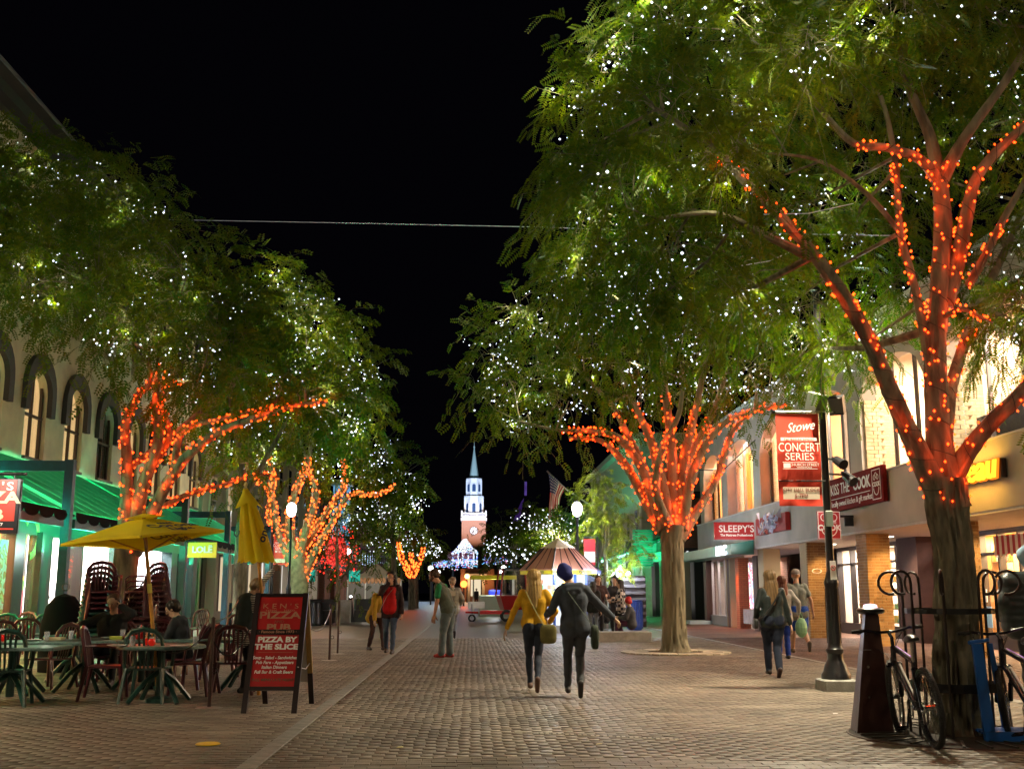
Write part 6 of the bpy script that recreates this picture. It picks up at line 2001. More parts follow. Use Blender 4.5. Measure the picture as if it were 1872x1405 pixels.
# plates, glasses and napkins left on the tables
k_ = 0
for (px, Y, lab) in ((215, 13.75, 'on the umbrella table'), (330, 13.6, 'at the right of the umbrella table'), (200, 16.1, 'before the phone caller'), (310, 16.2, 'before the hooded young person'), (60, 15.3, 'on the left edge table'), (105, 15.7, 'on the green lit table'), (448, 15.9, 'on the table by the sandwich board')):
 def dishes(t):
  MB().lathe([(.05, 0), (.1, .008), (.12, .018), (.1, .012), (0, .006)], 18, cap=False).obj('plate', M_WHITE, t, smooth=True)
  MB().lathe([(.03, 0), (.037, .12), (.034, .12), (.027, .01)], 14, cap=False).obj('glass', mat('tumbler', (.6, .65, .7), .05, alpha=.35), t, loc=(.17, .05, 0))
 onto(px, 1160, Y, 'place_setting', 'white plate and clear tumbler ' + lab, 'plate', dishes)
# open umbrella
M_YEL = mat('yellow_canvas', (.88, .72, .012), .7, bump=.15, bscale=90, var=.05, vscale=3)
_n = M_YEL.node_tree
_t = _n.nodes.new('ShaderNodeBsdfTranslucent')
_t.inputs[0].default_value = (.8, .6, .01, 1)
_m = _n.nodes.new('ShaderNodeMixShader')
_m.inputs[0].default_value = .5
_n.links.new(_n.nodes['Principled BSDF'].outputs[0], _m.inputs[1])
_n.links.new(_t.outputs[0], _m.inputs[2])
_n.links.new(_m.outputs[0], _n.nodes['Material Output'].inputs[0])
M_POLE = mat('varnished_pole', (.5, .23, .03), .4, var=.15)
M_INK = mat('black_print', (.02, .02, .04), .6)
t = empty('patio_umbrella', (T1.x, T1.y, 0), 0, 'open yellow patio umbrella with black Corona Light print', 'umbrella')
apex = AY(263, 943, T1.y)
ap = apex - Vector((T1.x, T1.y, 0))
ax = ap.normalized()
MB().tube([(0, 0, 0), tuple(ap * .5), tuple(ap - Vector((0, 0, .02)))], .024, 10).obj('pole', M_POLE, t, smooth=True)
MB().lathe([(.16, 0), (.16, .05), (.06, .09), (.05, .2)], 16).obj('base', M_GRES, t)
MB().tube([tuple(ap * .58), tuple(ap * .63)], .03, 10).obj('yellow_tape', mat('yellow_tape', (.75, .65, .1), .5), t)
org = Vector((T1.x, T1.y, 0))
cnr = [AY(110, 994, T1.y - .1) - org, AY(257, 978, T1.y - 1.12) - org, AY(410, 968, T1.y + .05) - org, AY(268, 1003, T1.y + 1.1) - org]
hub = ap * .93
vp_ = .62
can = MB()
for k in range(4):
 a, b = cnr[k], cnr[(k + 1) % 4]
 n = 8
 vs = []
 for i in range(n + 1):
  u = i / n
  for j in range(n + 1):
   v = j / n
   e = a.lerp(b, v)
   e = e + Vector((0, 0, .02 * math.sin(v * PI)))
   p = ap.lerp(e, .16 + .84 * u)
   p = p - Vector((0, 0, .035 * math.sin(u * PI) * math.sin(v * PI)))
   vs.append(p)
 vs2 = [p - Vector((0, 0, .004)) for p in vs]
 fs2 = []
 m_ = (n + 1)
 for i in range(n):
  for j in range(n):
   q = i * m_ + j
   fs2.append((q, q + 1, q + m_ + 1, q + m_))
   fs2.append((len(vs) + q, len(vs) + q + m_, len(vs) + q + m_ + 1, len(vs) + q + 1))
 c_ = MB().add(vs + vs2, fs2)
 hv, hf = [], []
 for j in range(n + 1):
  p = a.lerp(b, j / n) + Vector((0, 0, .02 * math.sin(j / n * PI)))
  hv += [p, p - Vector((0, 0, .03))]
 for j in range(n):
  hf.append((2 * j, 2 * j + 1, 2 * j + 3, 2 * j + 2))
 c_.add(hv, hf)
 c_.obj('canopy_panel', M_YEL, t, smooth=True)
 MB().tube([hub, a * .995], .013, 6).obj('rib', M_POLE, t)
 MB().tube([ap * .8, hub.lerp(a, .52)], .011, 6).obj('strut', M_POLE, t)
vt = MB()
top = ap + Vector((0, 0, .0))
for k in range(4):
 a, b = cnr[k], cnr[(k + 1) % 4]
 pa, pb = ap.lerp(a, .27) + Vector((0, 0, .05)), ap.lerp(b, .27) + Vector((0, 0, .05))
 vt.add([top + Vector((0, 0, .035)), pa, (pa + pb) / 2 + Vector((0, 0, .015)), pb], [(0, 1, 2, 3)])
vt.obj('vent_cap', M_YEL, t)
MB().lathe([(.02, 0), (.03, .02), (.02, .04), (.0, .06)], 10, cap=False).obj('finial', M_POLE, t, loc=ap + Vector((0, 0, .03)))
# print on the right front panel, outside and inside
a, b = cnr[1], cnr[2]
cen = ap.lerp(a.lerp(b, .5), .74)
xd = (b - a).normalized()
yd = (ap - a.lerp(b, .5)).normalized()
nd = xd.cross(yd).normalized()
yd = nd.cross(xd)
def place_text(o, c, xd, yd, nd):
 M = Matrix((xd, yd, nd)).transposed().to_4x4()
 M.translation = c
 o.matrix_local = M @ Matrix.Diagonal((o.scale.x, 1, 1, 1))
o = text('lettering', 'Corona', .2, M_INK, t, ext=.001, sx=1.25, off=.006)
place_text(o, cen + yd * .03 + nd * .03, xd, yd, nd)
o = text('lettering', 'Light', .15, M_INK, t, ext=.001, sx=1.25, off=.005)
place_text(o, cen - yd * .13 + nd * .03, xd, yd, nd)
crw = MB()
for i in range(5):
 crw.ell((-.1 + .05 * i, .0, 0), (.022, .03, .004), 8)
crw.b2((-.13, -.035, -.002), (.13, -.02, .002))
o = crw.obj('crown_emblem', M_INK, t)
place_text(o, cen + yd * .17 + nd * .028, xd, yd, nd)
# reverse print showing through on the underside of the far right panel
a2, b2_ = cnr[3], cnr[2]
cen2 = ap.lerp(a2.lerp(b2_, .5), .72)
xd2 = (b2_ - a2).normalized()
yd2 = (ap - a2.lerp(b2_, .5)).normalized()
nd2 = xd2.cross(yd2).normalized()
yd2 = nd2.cross(xd2)
M_INK2 = mat('show_through_print', (.22, .15, .01), .8)
for s, dy, sz in (('Corona', .05, .2), ('Light', -.12, .15)):
 o = text('lettering', s, sz, M_INK2, t, ext=.001, sx=1.2, off=.006)
 place_text(o, cen2 + yd2 * dy - nd2 * (-.03 if nd2.z < 0 else .03), -xd2 if False else xd2, yd2, nd2)
# closed umbrella held by the woman
Yc = 15.0
top_, bot_ = AY(449, 893, Yc), AY(470, 1015, Yc)
foot = AY(480, 1100, Yc)
t = empty('patio_umbrella', (foot.x, Yc, 0), 0, 'furled yellow patio umbrella being put up by the woman behind the sandwich board', 'umbrella')
og = Vector((foot.x, Yc, 0))
axv = (top_ - bot_)
MB().tube([(0, 0, 0), foot - og, AY(472, 1020, Yc) - og, top_ - og], [.024, .024, .022, .018], 10).obj('pole', M_POLE, t, smooth=True)
n = 64
cm = MB()
rows_ = 20
vs = []
for i in range(rows_ + 1):
 u = i / rows_
 c = top_.lerp(bot_, u) - og
 rb = .03 + .19 * u ** .8
 if u > .95: rb *= 1.05
 for k in range(n):
  a = 2 * PI * k / n
  fold = abs(math.sin(a * 4 + .5 * math.sin(u * 3))) ** .7
  rr = rb * (.62 + .5 * fold)
  dz = -.10 * (fold) * u ** 4 if True else 0
  vs.append(c + Vector((math.cos(a) * rr, math.sin(a) * rr, dz)))
fs2 = [(i * n + k, i * n + (k + 1) % n, (i + 1) * n + (k + 1) % n, (i + 1) * n + k) for i in range(rows_) for k in range(n)]
cm.add(vs, fs2).obj('canopy', M_YEL, t, smooth=True)
cap_ = MB()
vs = []
for i in range(5):
 u = i / 4
 c = (top_ - og) - Vector((0, 0, .42 * u)) + (bot_ - top_).normalized() * 0
 c = (top_ - og).lerp(bot_ - og, u * .26)
 for k in range(32):
  a = 2 * PI * k / 32
  rr = (.02 + .145 * u) * (1 + .18 * math.sin(a * 5) * u)
  vs.append(c + Vector((math.cos(a) * rr, math.sin(a) * rr, -.03 * math.sin(a * 5) * u)))
cap_.add(vs, [(i * 32 + k, i * 32 + (k + 1) % 32, (i + 1) * 32 + (k + 1) % 32, (i + 1) * 32 + k) for i in range(4) for k in range(32)]).obj('vent_cap', M_YEL, t, smooth=True)
MB().lathe([(.03, 0), (.018, .03), (.03, .05), (.02, .08), (0, .1)], 10, cap=False).obj('finial', mat('pale_finial', (.6, .45, .2), .5), t, loc=top_ - og)
for (dx, s) in ((.17, 'ona'), (-.19, 'C')):
 o = text('lettering', s, .16, M_INK, t, ext=.001, off=.004)
 o.location = top_.lerp(bot_, .68) - og + Vector((dx, -.15, 0))
 o.rotation_euler = (PI / 2, R(-72), R(40 if dx > 0 else -40))
# ---- sandwich board
FL, FR = G(447, 1303), G(537, 1305)
RRt = G(571, 1285)
cx_, cy_ = (FL.x + FR.x) / 2, (FL.y + FR.y) / 2
ang = R(-2)
t = empty('sandwich_board', (cx_, cy_, 0), ang, "red and black KEN'S PIZZA AND PUB sandwich board on the bricks", 'sign board')
W_ = .56
Ht, dep = 1.31, 1.1
tiltf = math.atan(.48 / Ht)
M_SBF = mat('sandwich_board_frame', (.018, .006, .006), .35)
M_SBR = mat('sandwich_board_red', (.48, .01, .01), .35, var=.1, vscale=2)
M_YWOOD = mat('yellow_edge_wood', (.4, .27, .06), .5, var=.2)
fp = empty('front_frame', (0, 0, 0))
fp.parent = t
fp.rotation_euler = (-tiltf, 0, 0)
Ls = Ht / math.cos(tiltf)
pan = MB().b2((-W_ / 2 + .03, -.012, .3), (W_ / 2 - .03, .012, Ls - .02)).obj('front_panel', M_SBR, fp)
for sx in (-1, 1):
 MB().b2((sx * W_ / 2 - .03, -.025, 0), (sx * W_ / 2 + .03, .02, Ls + .005)).obj('leg', M_SBF, fp)
for z in (.28, Ls - .02, .93):
 MB().b2((-W_ / 2 + .031, -.02, z - (.02 if z != .93 else .03)), (W_ / 2 - .031, .018, z + (.02 if z != .93 else .03))).obj('rail', M_SBF, fp)
M_TAN_L = mat('tan_lettering', (.45, .22, .13), .5)
lines = [("K E N ' S", 1.24, .085, M_TAN_L, 1.35, 0), ('PIZZA', 1.13, .115, M_TAN_L, 1.55, .003), ('AND', 1.055, .045, mat('dull_tan_lettering', (.3, .1, .06), .5), 1.2, 0), ('PUB', .985, .105, M_TAN_L, 1.5, .004),
         ('\u00b7 Famous Since 1973 \u00b7', .93, .045, M_TAN_L, 1.1, .001), ('PIZZA BY', .84, .085, M_WHITELET, 1.25, .004), ('THE SLICE', .755, .085, M_WHITELET, 1.3, .004),
         ('Soup - Salad - Sandwiches', .63, .05, M_WHITELET, .98, .0015), ('Pub Fare - Appetizers', .575, .05, M_WHITELET, .98, .0015), ('Italian Dinners', .52, .05, M_WHITELET, .98, .0015), ('Full Bar & Craft Beers', .465, .05, M_WHITELET, .98, .0015), ('FULL MENU LATE NIGHT', .375, .043, mat('dark_green_lettering', (.1, .09, .04), .5), 1.0, .001)]
for s, z, sz, m, sx, of in lines:
 text('lettering', s, sz, m, pan, (0, -.0235 if z == .93 else -.0135, z), ext=.001, sx=sx, off=of, shear=.15 if 'Soup' in s or 'Fare' in s or 'Dinn' in s or 'Full Bar' in s or 'FULL' in s else 0)
lb = MB()
for i in range(6):
 for s in (-1, 1):
  for q in (-1, 1):
   lb.box((s * (.05 + i * .022), -.014, 1.19 + q * .006), (.018, .002, .005), ry=s * q * R(35))
lb.obj('laurel_ornament', M_TAN_L, pan)
for z in (.69, .955):
 MB().b2((-.2, -.015, z), (.2, -.0125, z + .003)).obj('rule_line', M_TAN_L, pan)
rp = empty('rear_frame', (0, dep, 0))
rp.parent = t
tr = math.atan((dep - .5) / Ht)
rp.rotation_euler = (tr, 0, 0)
Lr = Ht / math.cos(tr)
MB().b2((-W_ / 2 + .03, -.01, .3), (W_ / 2 - .03, .01, Lr - .03)).obj('rear_panel', mat('pale_rear_panel', (.5, .52, .5), .6), rp)
for sx in (-1, 1):
 MB().b2((sx * W_ / 2 - .03, -.02, 0), (sx * W_ / 2 + .03, .02, .42)).obj('leg_foot', M_SBF, rp)
 MB().b2((sx * W_ / 2 - .03, -.02, .421), (sx * W_ / 2 + .03, .02, Lr - .02)).obj('leg', M_YWOOD, rp)
MB().tube([(W_ / 2, .1, .5), (W_ / 2 + .02, .5, .45), (W_ / 2, .9, .5)], .006, 5).obj('chain', M_STEEL, t)
# ---- rope posts
def stanchion(px, py, h, label, foot=True):
 q = G(px, py)
 t = empty('rope_post', (q.x, q.y, 0), 0, label, 'post')
 MB().lathe([(.022, 0), (.022, h), (.026, h + .01), (.0, h + .03)], 10, cap=False).obj('shaft', mat('rusty_brown_iron', (.05, .018, .012), .5), t)
 if foot: MB().lathe([(.16, .0), (.16, .008), (.03, .02)], 20).obj('foot_plate', mat('worn_plate', (.3, .28, .25), .4, metal=.5), t)
 MB().torus(.03, .005, 10, 5, Matrix.Translation((.045, 0, h * .42)) @ Matrix.Rotation(PI / 2, 4, 'X')).obj('ring', M_BLACK, t)
 return t, q, h
s0 = stanchion(382, 1294, 1.02, 'thin brown rope post left of the sandwich board')
s1 = stanchion(602, 1207, 1.08, 'left of two slim brown posts right of the sandwich board')
s2 = stanchion(617, 1195, 1.12, 'right of two slim brown posts right of the sandwich board')
def rope(A, B_, sag, label, m=M_BLACK, r=.008):
 o = MB().tube([tuple((B_ - A) * (i / 10) - Vector((0, 0, sag * 4 * (i / 10) * (1 - i / 10)))) for i in range(11)], r, 5).obj('rope', m, loc=A)
 return tag(o, label, 'rope')
rope(s0[1] + Vector((0, 0, .95)), Vector((T1.x + .1, T1.y - .3, .62)), .12, 'black rope running from the thin brown post down to the umbrella table')
rope(s0[1] + Vector((0, 0, 1.0)), AY(440, 1090, 15.5), .1, 'black rope running from the thin brown post back towards the woman')
rope(s0[1] + Vector((0, 0, .8)), AY(455, 1150, 13.4), .25, 'black rope sagging from the thin brown post to the sandwich board')
rope(AY(548, 1110, 13.7), s1[1] + Vector((0, 0, 1.0)), .35, 'black rope sagging from the sandwich board to the slim posts')
# ---- background street furniture left
def bin_(px, py, label, m, h=.95, r=.28):
 q = G(px, py)
 t = empty('litter_bin', (q.x, q.y, 0), 0, label, 'bin')
 MB().lathe([(r * .85, 0), (r, .1), (r * .95, h * .95), (r * 1.1, h), (r * .7, h), (r * .68, h * .9)], 16, cap=False).obj('body', m, t)
 for k in range(16):
  a = 2 * PI * k / 16
  MB().box((math.cos(a) * r * 1.0, math.sin(a) * r * 1.0, h * .5), (.03, .02, h * .88), rz=a).obj('slat', m, t)
 return t
bin_(576, 1143, 'dark slatted bin behind the sandwich board below the globe lamp', M_BLACK)
bin_(598, 1141, 'second dark bin beside the trunk of the dark sapling', M_BLACK)
bin_(430, 1142, 'dark bin near the far posts left of the umbrella woman', M_TEAL, .9)
bin_(1161, 1151, 'blue slatted litter bin right of the musicians', mat('blue_bin', (.02, .06, .25), .4), 1.05)
def bollard(px, py, h, w0, w1, label, lit=0.):
 q = G(px, py)
 t = empty('bollard', (q.x, q.y, 0), 0, label, 'bollard')
 return t, q
t, q = bollard(640, 1136, 1.1, .4, .1, 'small dark pointed bollard with a lit tip beyond the slim posts')
MB().box((0, 0, .55), (.42, .42, 1.1), taper=.35).obj('shaft', M_BLACK, t)
MB().ell((0, 0, 1.13), (.06, .06, .05), 8).obj('lit_cap', emat('small_white_cap', (.9, .95, 1), 4), t)
for i, (px, py, w) in enumerate(((628, 1138, 1.2), (655, 1132, .9))):
 q = G(px, py)
 t = empty('street_cabinet' if i == 0 else 'green_chair', (q.x, q.y, 0), 0, 'pale box on the pavement beside the pointed bollard' if i == 0 else 'small green chair beyond the pointed bollard', 'box' if i == 0 else 'chair')
 if i == 0:
  MB().bbox((0, 0, .5), (.6, .5, 1.0), .02).obj('body', M_CONC, t)
 else:
  MB().bbox((0, 0, .45), (.5, .5, .05), .01).obj('seat', M_GRPANEL, t)
  MB().bbox((0, .25, .75), (.5, .05, .5), .01).obj('backrest', M_GRPANEL, t)
  for a in (-.22, .22):
   for c in (-.22, .22):
    MB().b2((a - .02, c - .02, 0), (a + .02, c + .02, .42)).obj('leg', M_STEEL, t)
q = G(595, 1146)
for i in range(2):
 t = empty('stacked_seating', (q.x - .7 + i * 2.2, q.y + 3 + i, 0), 0, ['dark outdoor sofa seating behind the dark bins', 'dark high stools beside the dark sapling'][i], 'seating')
 MB().bbox((0, 0, .35), (1.6, .7, .5), .03).obj('seat', M_BLACK, t)
 MB().bbox((0, .35, .8), (1.6, .12, .5), .03).obj('backrest', M_BLACK, t)
# black covered heater dome
p = AY(116, 1130, 19.5)
t = empty('covered_grill', (p.x, 19.5, 0), 0, 'black fabric covered dome shape beside the square blue green post', 'cover')
d = MB().lathe([(.36, 0), (.37, .3), (.35, .8), (.28, 1.1), (.16, 1.26), (0, 1.31)], 20, cap=False)
d.v = [tuple(Vector(v) + Vector((.03 * noise.noise(Vector(v) * 4), .03 * noise.noise(Vector(v) * 4 + Vector((5, 0, 0))), 0))) for v in d.v]
d.obj('cover', mat('black_cover_fabric', (.008, .008, .009), .95, spec=.1), t, smooth=True)
MB().torus(.06, .01, 12, 5, Matrix.Translation((.0, 0, 1.42)) @ Matrix.Rotation(PI / 2, 4, 'X')).obj('handle', M_BLACK, t)
# blue white cooler by the bins
q = G(455, 1160)
t = empty('drinks_cooler', (q.x - .55, q.y + 4, 0), 0, 'pale blue cylinder cooler behind the thin brown post', 'cooler')
MB().lathe([(.25, 0), (.27, .05), (.27, .9), (.24, .95)], 18).obj('body', mat('pale_blue_plastic', (.3, .45, .5), .4), t, smooth=True)
# ------------------------------------------------------------------ bike rack, bicycles, bollard on the right
def tree_rack(x, y, r, label, n=8, loops=True):
 t = empty('tree_rack', (x, y, 0), 0, label, 'bike rack')
 for z, w in ((1.13, .05), (.42, .08)):
  mb = MB()
  for i in range(28):
   a0, a1 = 2 * PI * i / 28, 2 * PI * (i + 1) / 28
   mb.poly([(math.cos(a0) * r, math.sin(a0) * r, z), (math.cos(a1) * r, math.sin(a1) * r, z), (math.cos(a1) * r, math.sin(a1) * r, z + w), (math.cos(a0) * r, math.sin(a0) * r, z + w)])
   mb.poly([(math.cos(a0) * (r + .01), math.sin(a0) * (r + .01), z), (math.cos(a1) * (r + .01), math.sin(a1) * (r + .01), z), (math.cos(a1) * (r + .01), math.sin(a1) * (r + .01), z + w), (math.cos(a0) * (r + .01), math.sin(a0) * (r + .01), z + w)])
  mb.obj('band', M_BLACK, t)
 for i in range(n):
  a = 2 * PI * (i + .35) / n
  d = Vector((math.cos(a), math.sin(a), 0))
  b = d * (r + .02)
  pts_ = [b, b + Vector((0, 0, 1.4))]
  for k in range(1, 13):
   th = PI - k * (2 * PI * .8 / 12)
   pts_.append(b + d * (.11 + .11 * math.cos(th)) + Vector((0, 0, 1.42 + .11 * math.sin(th))))
  MB().tube(pts_, .014, 8).obj('hoop', mat('rack_iron', (.03, .02, .018), .35, metal=.3), t, smooth=True)
 return t
tree_rack(c1.x, c1.y, .40, 'black iron bike rack with curled hooks ringing the big right trunk')
tree_rack(AY(224, 1150, 22).x, 22.0, .38, 'black iron rack with curled hooks round the near left trunk')
# pyramidal bollard
q0, q1, q2 = G(1545, 1328), G(1567, 1342), G(1635, 1340)
bc = (q0 + q2) / 2 + Vector((.03, .14, 0))
brz = math.atan2(q2.y - q1.y, q2.x - q1.x)
t = empty('steel_bollard', (q1.x, q1.y, 0), 0, 'dark red brown pyramid bollard with a lit cap in front of the lamp post', 'bollard')
M_RB = mat('red_brown_steel', (.055, .02, .014), .38, bump=.15, bscale=30, var=.25, vscale=4)
dxv = (q2 - q1)
dyv = (q0 - q1)
dyv = dyv.normalized() * .34
hh = 1.12
base = [Vector((0, 0, 0)), dxv, dxv + dyv, dyv]
cb = sum(base, Vector()) / 4
topc = Vector((AY(1574, 1122, bc.y).x - q1.x, cb.y, hh))
topv = [topc + (b - cb) * .36 for b in base]
MB().add(base + topv, [(0, 1, 5, 4), (1, 2, 6, 5), (2, 3, 7, 6), (3, 0, 4, 7), (4, 5, 6, 7), (3, 2, 1, 0)]).obj('shaft', M_RB, t)
mcap = MB()
mcap.lathe([(.11, hh), (.135, hh + .02), (.135, hh + .045), (.11, hh + .06)], 24, c=(topc.x, topc.y, 0))
mcap.obj('cap', M_BLACK, t, smooth=True)
MB().lathe([(.07, hh + .06), (.06, hh + .09), (0, hh + .1)], 16, c=(topc.x, topc.y, 0), cap=False).obj('lens', emat('pink_white_lens', (1, .6, .75), .7), t, smooth=True)
MB().ell((dxv.x * .45, dxv.y * .45 + .05, .62), (.014, .014, .014), 8).obj('lock', M_STEEL, t)
MB().ell((dxv.x * .4, dxv.y * .4 + .02, .34), (.012, .012, .012), 8).obj('lock', M_STEEL, t)
MB().box((dxv.x * .4, dxv.y * .4 + .055, .78), (.12, .004, .006)).obj('scratch', M_CONC, t)
# mountain bicycle, local +x forward
M_TYRE = mat('black_tyre', (.014, .014, .014), .75, bump=.8, bscale=60)
M_BFR = mat('black_bike_paint', (.015, .013, .02), .18, spec=.8)
M_PUR = mat('purple_stripe', (.3, .1, .7), .3, emit=(.4, .15, 1), estr=.05)
M_CHR = mat('chrome_parts', (.5, .5, .5), .22, metal=1)
def make_bike(label):
 t = empty('bicycle', (0, 0, 0), 0, label, 'bicycle', None)
 wr, wb = .345, 1.1
 def wheel(x, steer):
  Mx = Matrix.Translation((x, 0, wr)) @ Matrix.Rotation(steer, 4, 'Z') @ Matrix.Rotation(PI / 2, 4, 'X')
  w = MB().torus(wr - .025, .028, 40, 8, Mx).obj('tyre', M_TYRE, t, smooth=True)
  MB().torus(wr - .06, .012, 40, 6, Mx).obj('rim', M_CHR if x > 1 else M_BFR, w, smooth=True)
  hb = MB()
  hb.tube([Mx @ Vector((0, 0, -.05)), Mx @ Vector((0, 0, .05))], .025, 10)
  hb.obj('hub', M_CHR, w)
  sp_ = MB()
  for i in range(28):
   a = 2 * PI * i / 28
   s = 1 if i % 2 else -1
   a2 = a + s * .7
   sp_.tube([Mx @ Vector((.024 * math.cos(a2), .024 * math.sin(a2), s * .03)), Mx @ Vector(((wr - .06) * math.cos(a), (wr - .06) * math.sin(a), 0))], .0016, 3)
  sp_.obj('spokes', M_CHR, w)
  MB().torus(.075, .006, 24, 4, Mx @ Matrix.Translation((0, 0, .035))).obj('brake_disc', M_CHR, w)
  return w
 wheel(0, 0)
 wheel(wb, R(-22))
 bb, st, hd, hd2 = (.42, 0, .3), (.27, 0, .72), (.88, 0, .82), (.93, 0, .68)
 fm = MB()
 for a, b, r in ((bb, hd2, .028), (st, hd, .024), (bb, st, .02), (hd, hd2, .026)):
  fm.tube([a, b], r, 10)
 for s in (-1, 1):
  fm.tube([(bb[0], s * .03, bb[2]), (0, s * .065, wr)], .012, 8)
  fm.tube([(st[0], s * .02, st[2] - .06), (0, s * .065, wr)], .011, 8)
 fm.obj('frame', M_BFR, t, smooth=True)
 MB().tube([(.5, -.03, .37), (.86, -.03, .66)], [.012, .012], 6).obj('white_decal', M_WHITELET, t)
 MB().tube([(.4, -.02, .755), (.84, -.02, .825)], .009, 6).obj('purple_stripe', M_PUR, t)
 fk = MB()
 for s in (-1, 1):
  fk.tube([(.94, s * .06, .66), (1.02, s * .062, .5)], .017, 8)
  fk.tube([(1.02, s * .062, .5), (wb, s * .062, wr)], .024, 8)
 fk.tube([(.94, -.06, .66), (.94, .06, .66)], .02, 8)
 fk.obj('fork', M_BFR, t, smooth=True)
 MB().tube([(.27, 0, .72), (.225, 0, .9)], .014, 8).obj('seat_post', M_CHR, t)
 sd = MB().ell((0, 0, 0), (.14, .07, .035), 14)
 sd.v = [(x + .0, y * (1 - .55 * max(0, x) / .14), z - .015 * (abs(y) / .07) ** 2) for x, y, z in sd.v]
 sd.obj('saddle', M_BLACK, t, smooth=True, loc=(.22, 0, .93))
 sm = MB()
 sm.tube([(.88, 0, .84), (.87, 0, .91), (.96, 0, .96)], .018, 8)
 hbR = Matrix.Rotation(R(-22), 3, 'Z')
 hp = [Vector((.96, 0, .96)) + hbR @ Vector(v) for v in ((-.08, -.33, .03), (-.04, -.2, .03), (.0, -.08, 0), (.0, .08, 0), (-.04, .2, .03), (-.08, .33, .03))]
 sm.tube(hp, .013, 8)
 sm.obj('handlebar', M_BFR, t, smooth=True)
 for a, b in ((hp[0], hp[1]), (hp[5], hp[4])):
  MB().tube([a, a.lerp(b, .75)], .018, 8).obj('grip', M_TYRE, t)
  MB().tube([a.lerp(b, 1.05) + Vector((.02, 0, 0)), a.lerp(b, .5) + Vector((.07, 0, -.03))], .006, 5).obj('brake_lever', M_BLACK, t)
 cbm = MB()
 for s, o_ in ((-1, .1), (1, .16)):
  h_ = Vector((.97, s * .2, .97))
  cbm.tube([h_, h_ + Vector((.12, -s * .02, -.02)), h_ + Vector((.16, -s * .1, -o_)), Vector((.95, s * .02, .72)), Vector((.98, s * .05, .5))], .004, 4)
  cbm.tube([h_, h_ + Vector((.16, 0, .02)), h_ + Vector((.2, -s * .12, -.2)), Vector((.93, 0, .74))], .004, 4)
 cbm.obj('cables', M_BLACK, t)
 dr = MB()
 Mr = Matrix.Translation((.42, .055, .3)) @ Matrix.Rotation(PI / 2, 4, 'X')
 dr.torus(.085, .006, 24, 4, Mr)
 dr.torus(.06, .005, 20, 4, Mr)
 dr.torus(.045, .01, 16, 4, Matrix.Translation((0, .055, wr)) @ Matrix.Rotation(PI / 2, 4, 'X'))
 dr.tube([(0, .055, wr + .045), (.42, .055, .385)], .005, 4)
 dr.tube([(0, .055, wr - .1), (.42, .055, .215)], .005, 4)
 dr.box((0, .06, wr - .08), (.03, .02, .1))
 dr.obj('drivetrain', M_CHR, t)
 for s in (-1, 1):
  a = Vector((.42, s * .07, .3))
  b = a + Vector((.06 * s, s * .02, -.165 * s))
  MB().tube([a, b], .011, 6).obj('crank', M_BFR, t)
  pd = MB()
  pd.b2((-.05, -.045, -.008), (.05, -.03, .008))
  pd.b2((-.05, .03, -.008), (.05, .045, .008))
  pd.b2((-.05, -.045, -.008), (-.038, .045, .008))
  pd.b2((.038, -.045, -.008), (.05, .045, .008))
  pd.b2((-.01, -.045, -.006), (.01, .045, .006))
  pd.obj('pedal', M_BFR, t, loc=b + Vector((0, s * .05, 0)), rot=(0, R(20), 0))
 return t
bk = make_bike('black mountain bicycle leaning at the rack between the bollard and the big trunk')
def set_bike(o, rx, ry, fx, fy, lean):
 o.location = (rx, ry, 0)
 o.rotation_euler = (0, 0, 0)
 a = math.atan2(fy - ry, fx - rx)
 o.rotation_euler = (lean, 0, a)
set_bike(bk, 4.02, 9.72, 4.14, 10.82, R(-6))
bk2 = copy_tree(bk, None, 'second black mountain bicycle at the right edge in front of the blue stand')
set_bike(bk2, 4.86, 9.25, 4.98, 10.35, R(-6))
# blue stand
A0, A1, A2 = AY(1776, 1176, 10.0), G(1802, 1358), G(1885, 1350)
t = empty('blue_stand', (A1.x, A1.y, 0), 0, 'bright blue slatted metal stand between the big trunk and the second bicycle', 'stand')
M_BLU = mat('blue_metal', (.01, .10, .38), .4)
la = A0 - Vector((A1.x, A1.y, 0))
MB().poly([(0, 0, .02), (.11, .02, .02), (la.x + .10, la.y, la.z), (la.x, la.y - .02, la.z)], thick=(0, .03, 0)).obj('upright', M_BLU, t)
MB().tube([(la.x - .02, la.y, la.z + .01), (la.x + .2, la.y + .1, la.z + .03)], .018, 8).obj('top_bar', M_BLU, t)
MB().poly([(la.x + .2, la.y + .1, la.z), (la.x + .24, la.y + .1, la.z), (.4, .35, .02), (.34, .35, .02)], thick=(0, .02, 0)).obj('rear_leg', M_BLU, t)
for i in range(6):
 MB().box((.36, .02 + i * .06, .07 + .004 * i), (.66, .035, .02)).obj('slat', M_BLU, t)
MB().b2((.0, -.02, .0), (.7, .01, .1)).obj('front_rail', M_BLU, t)
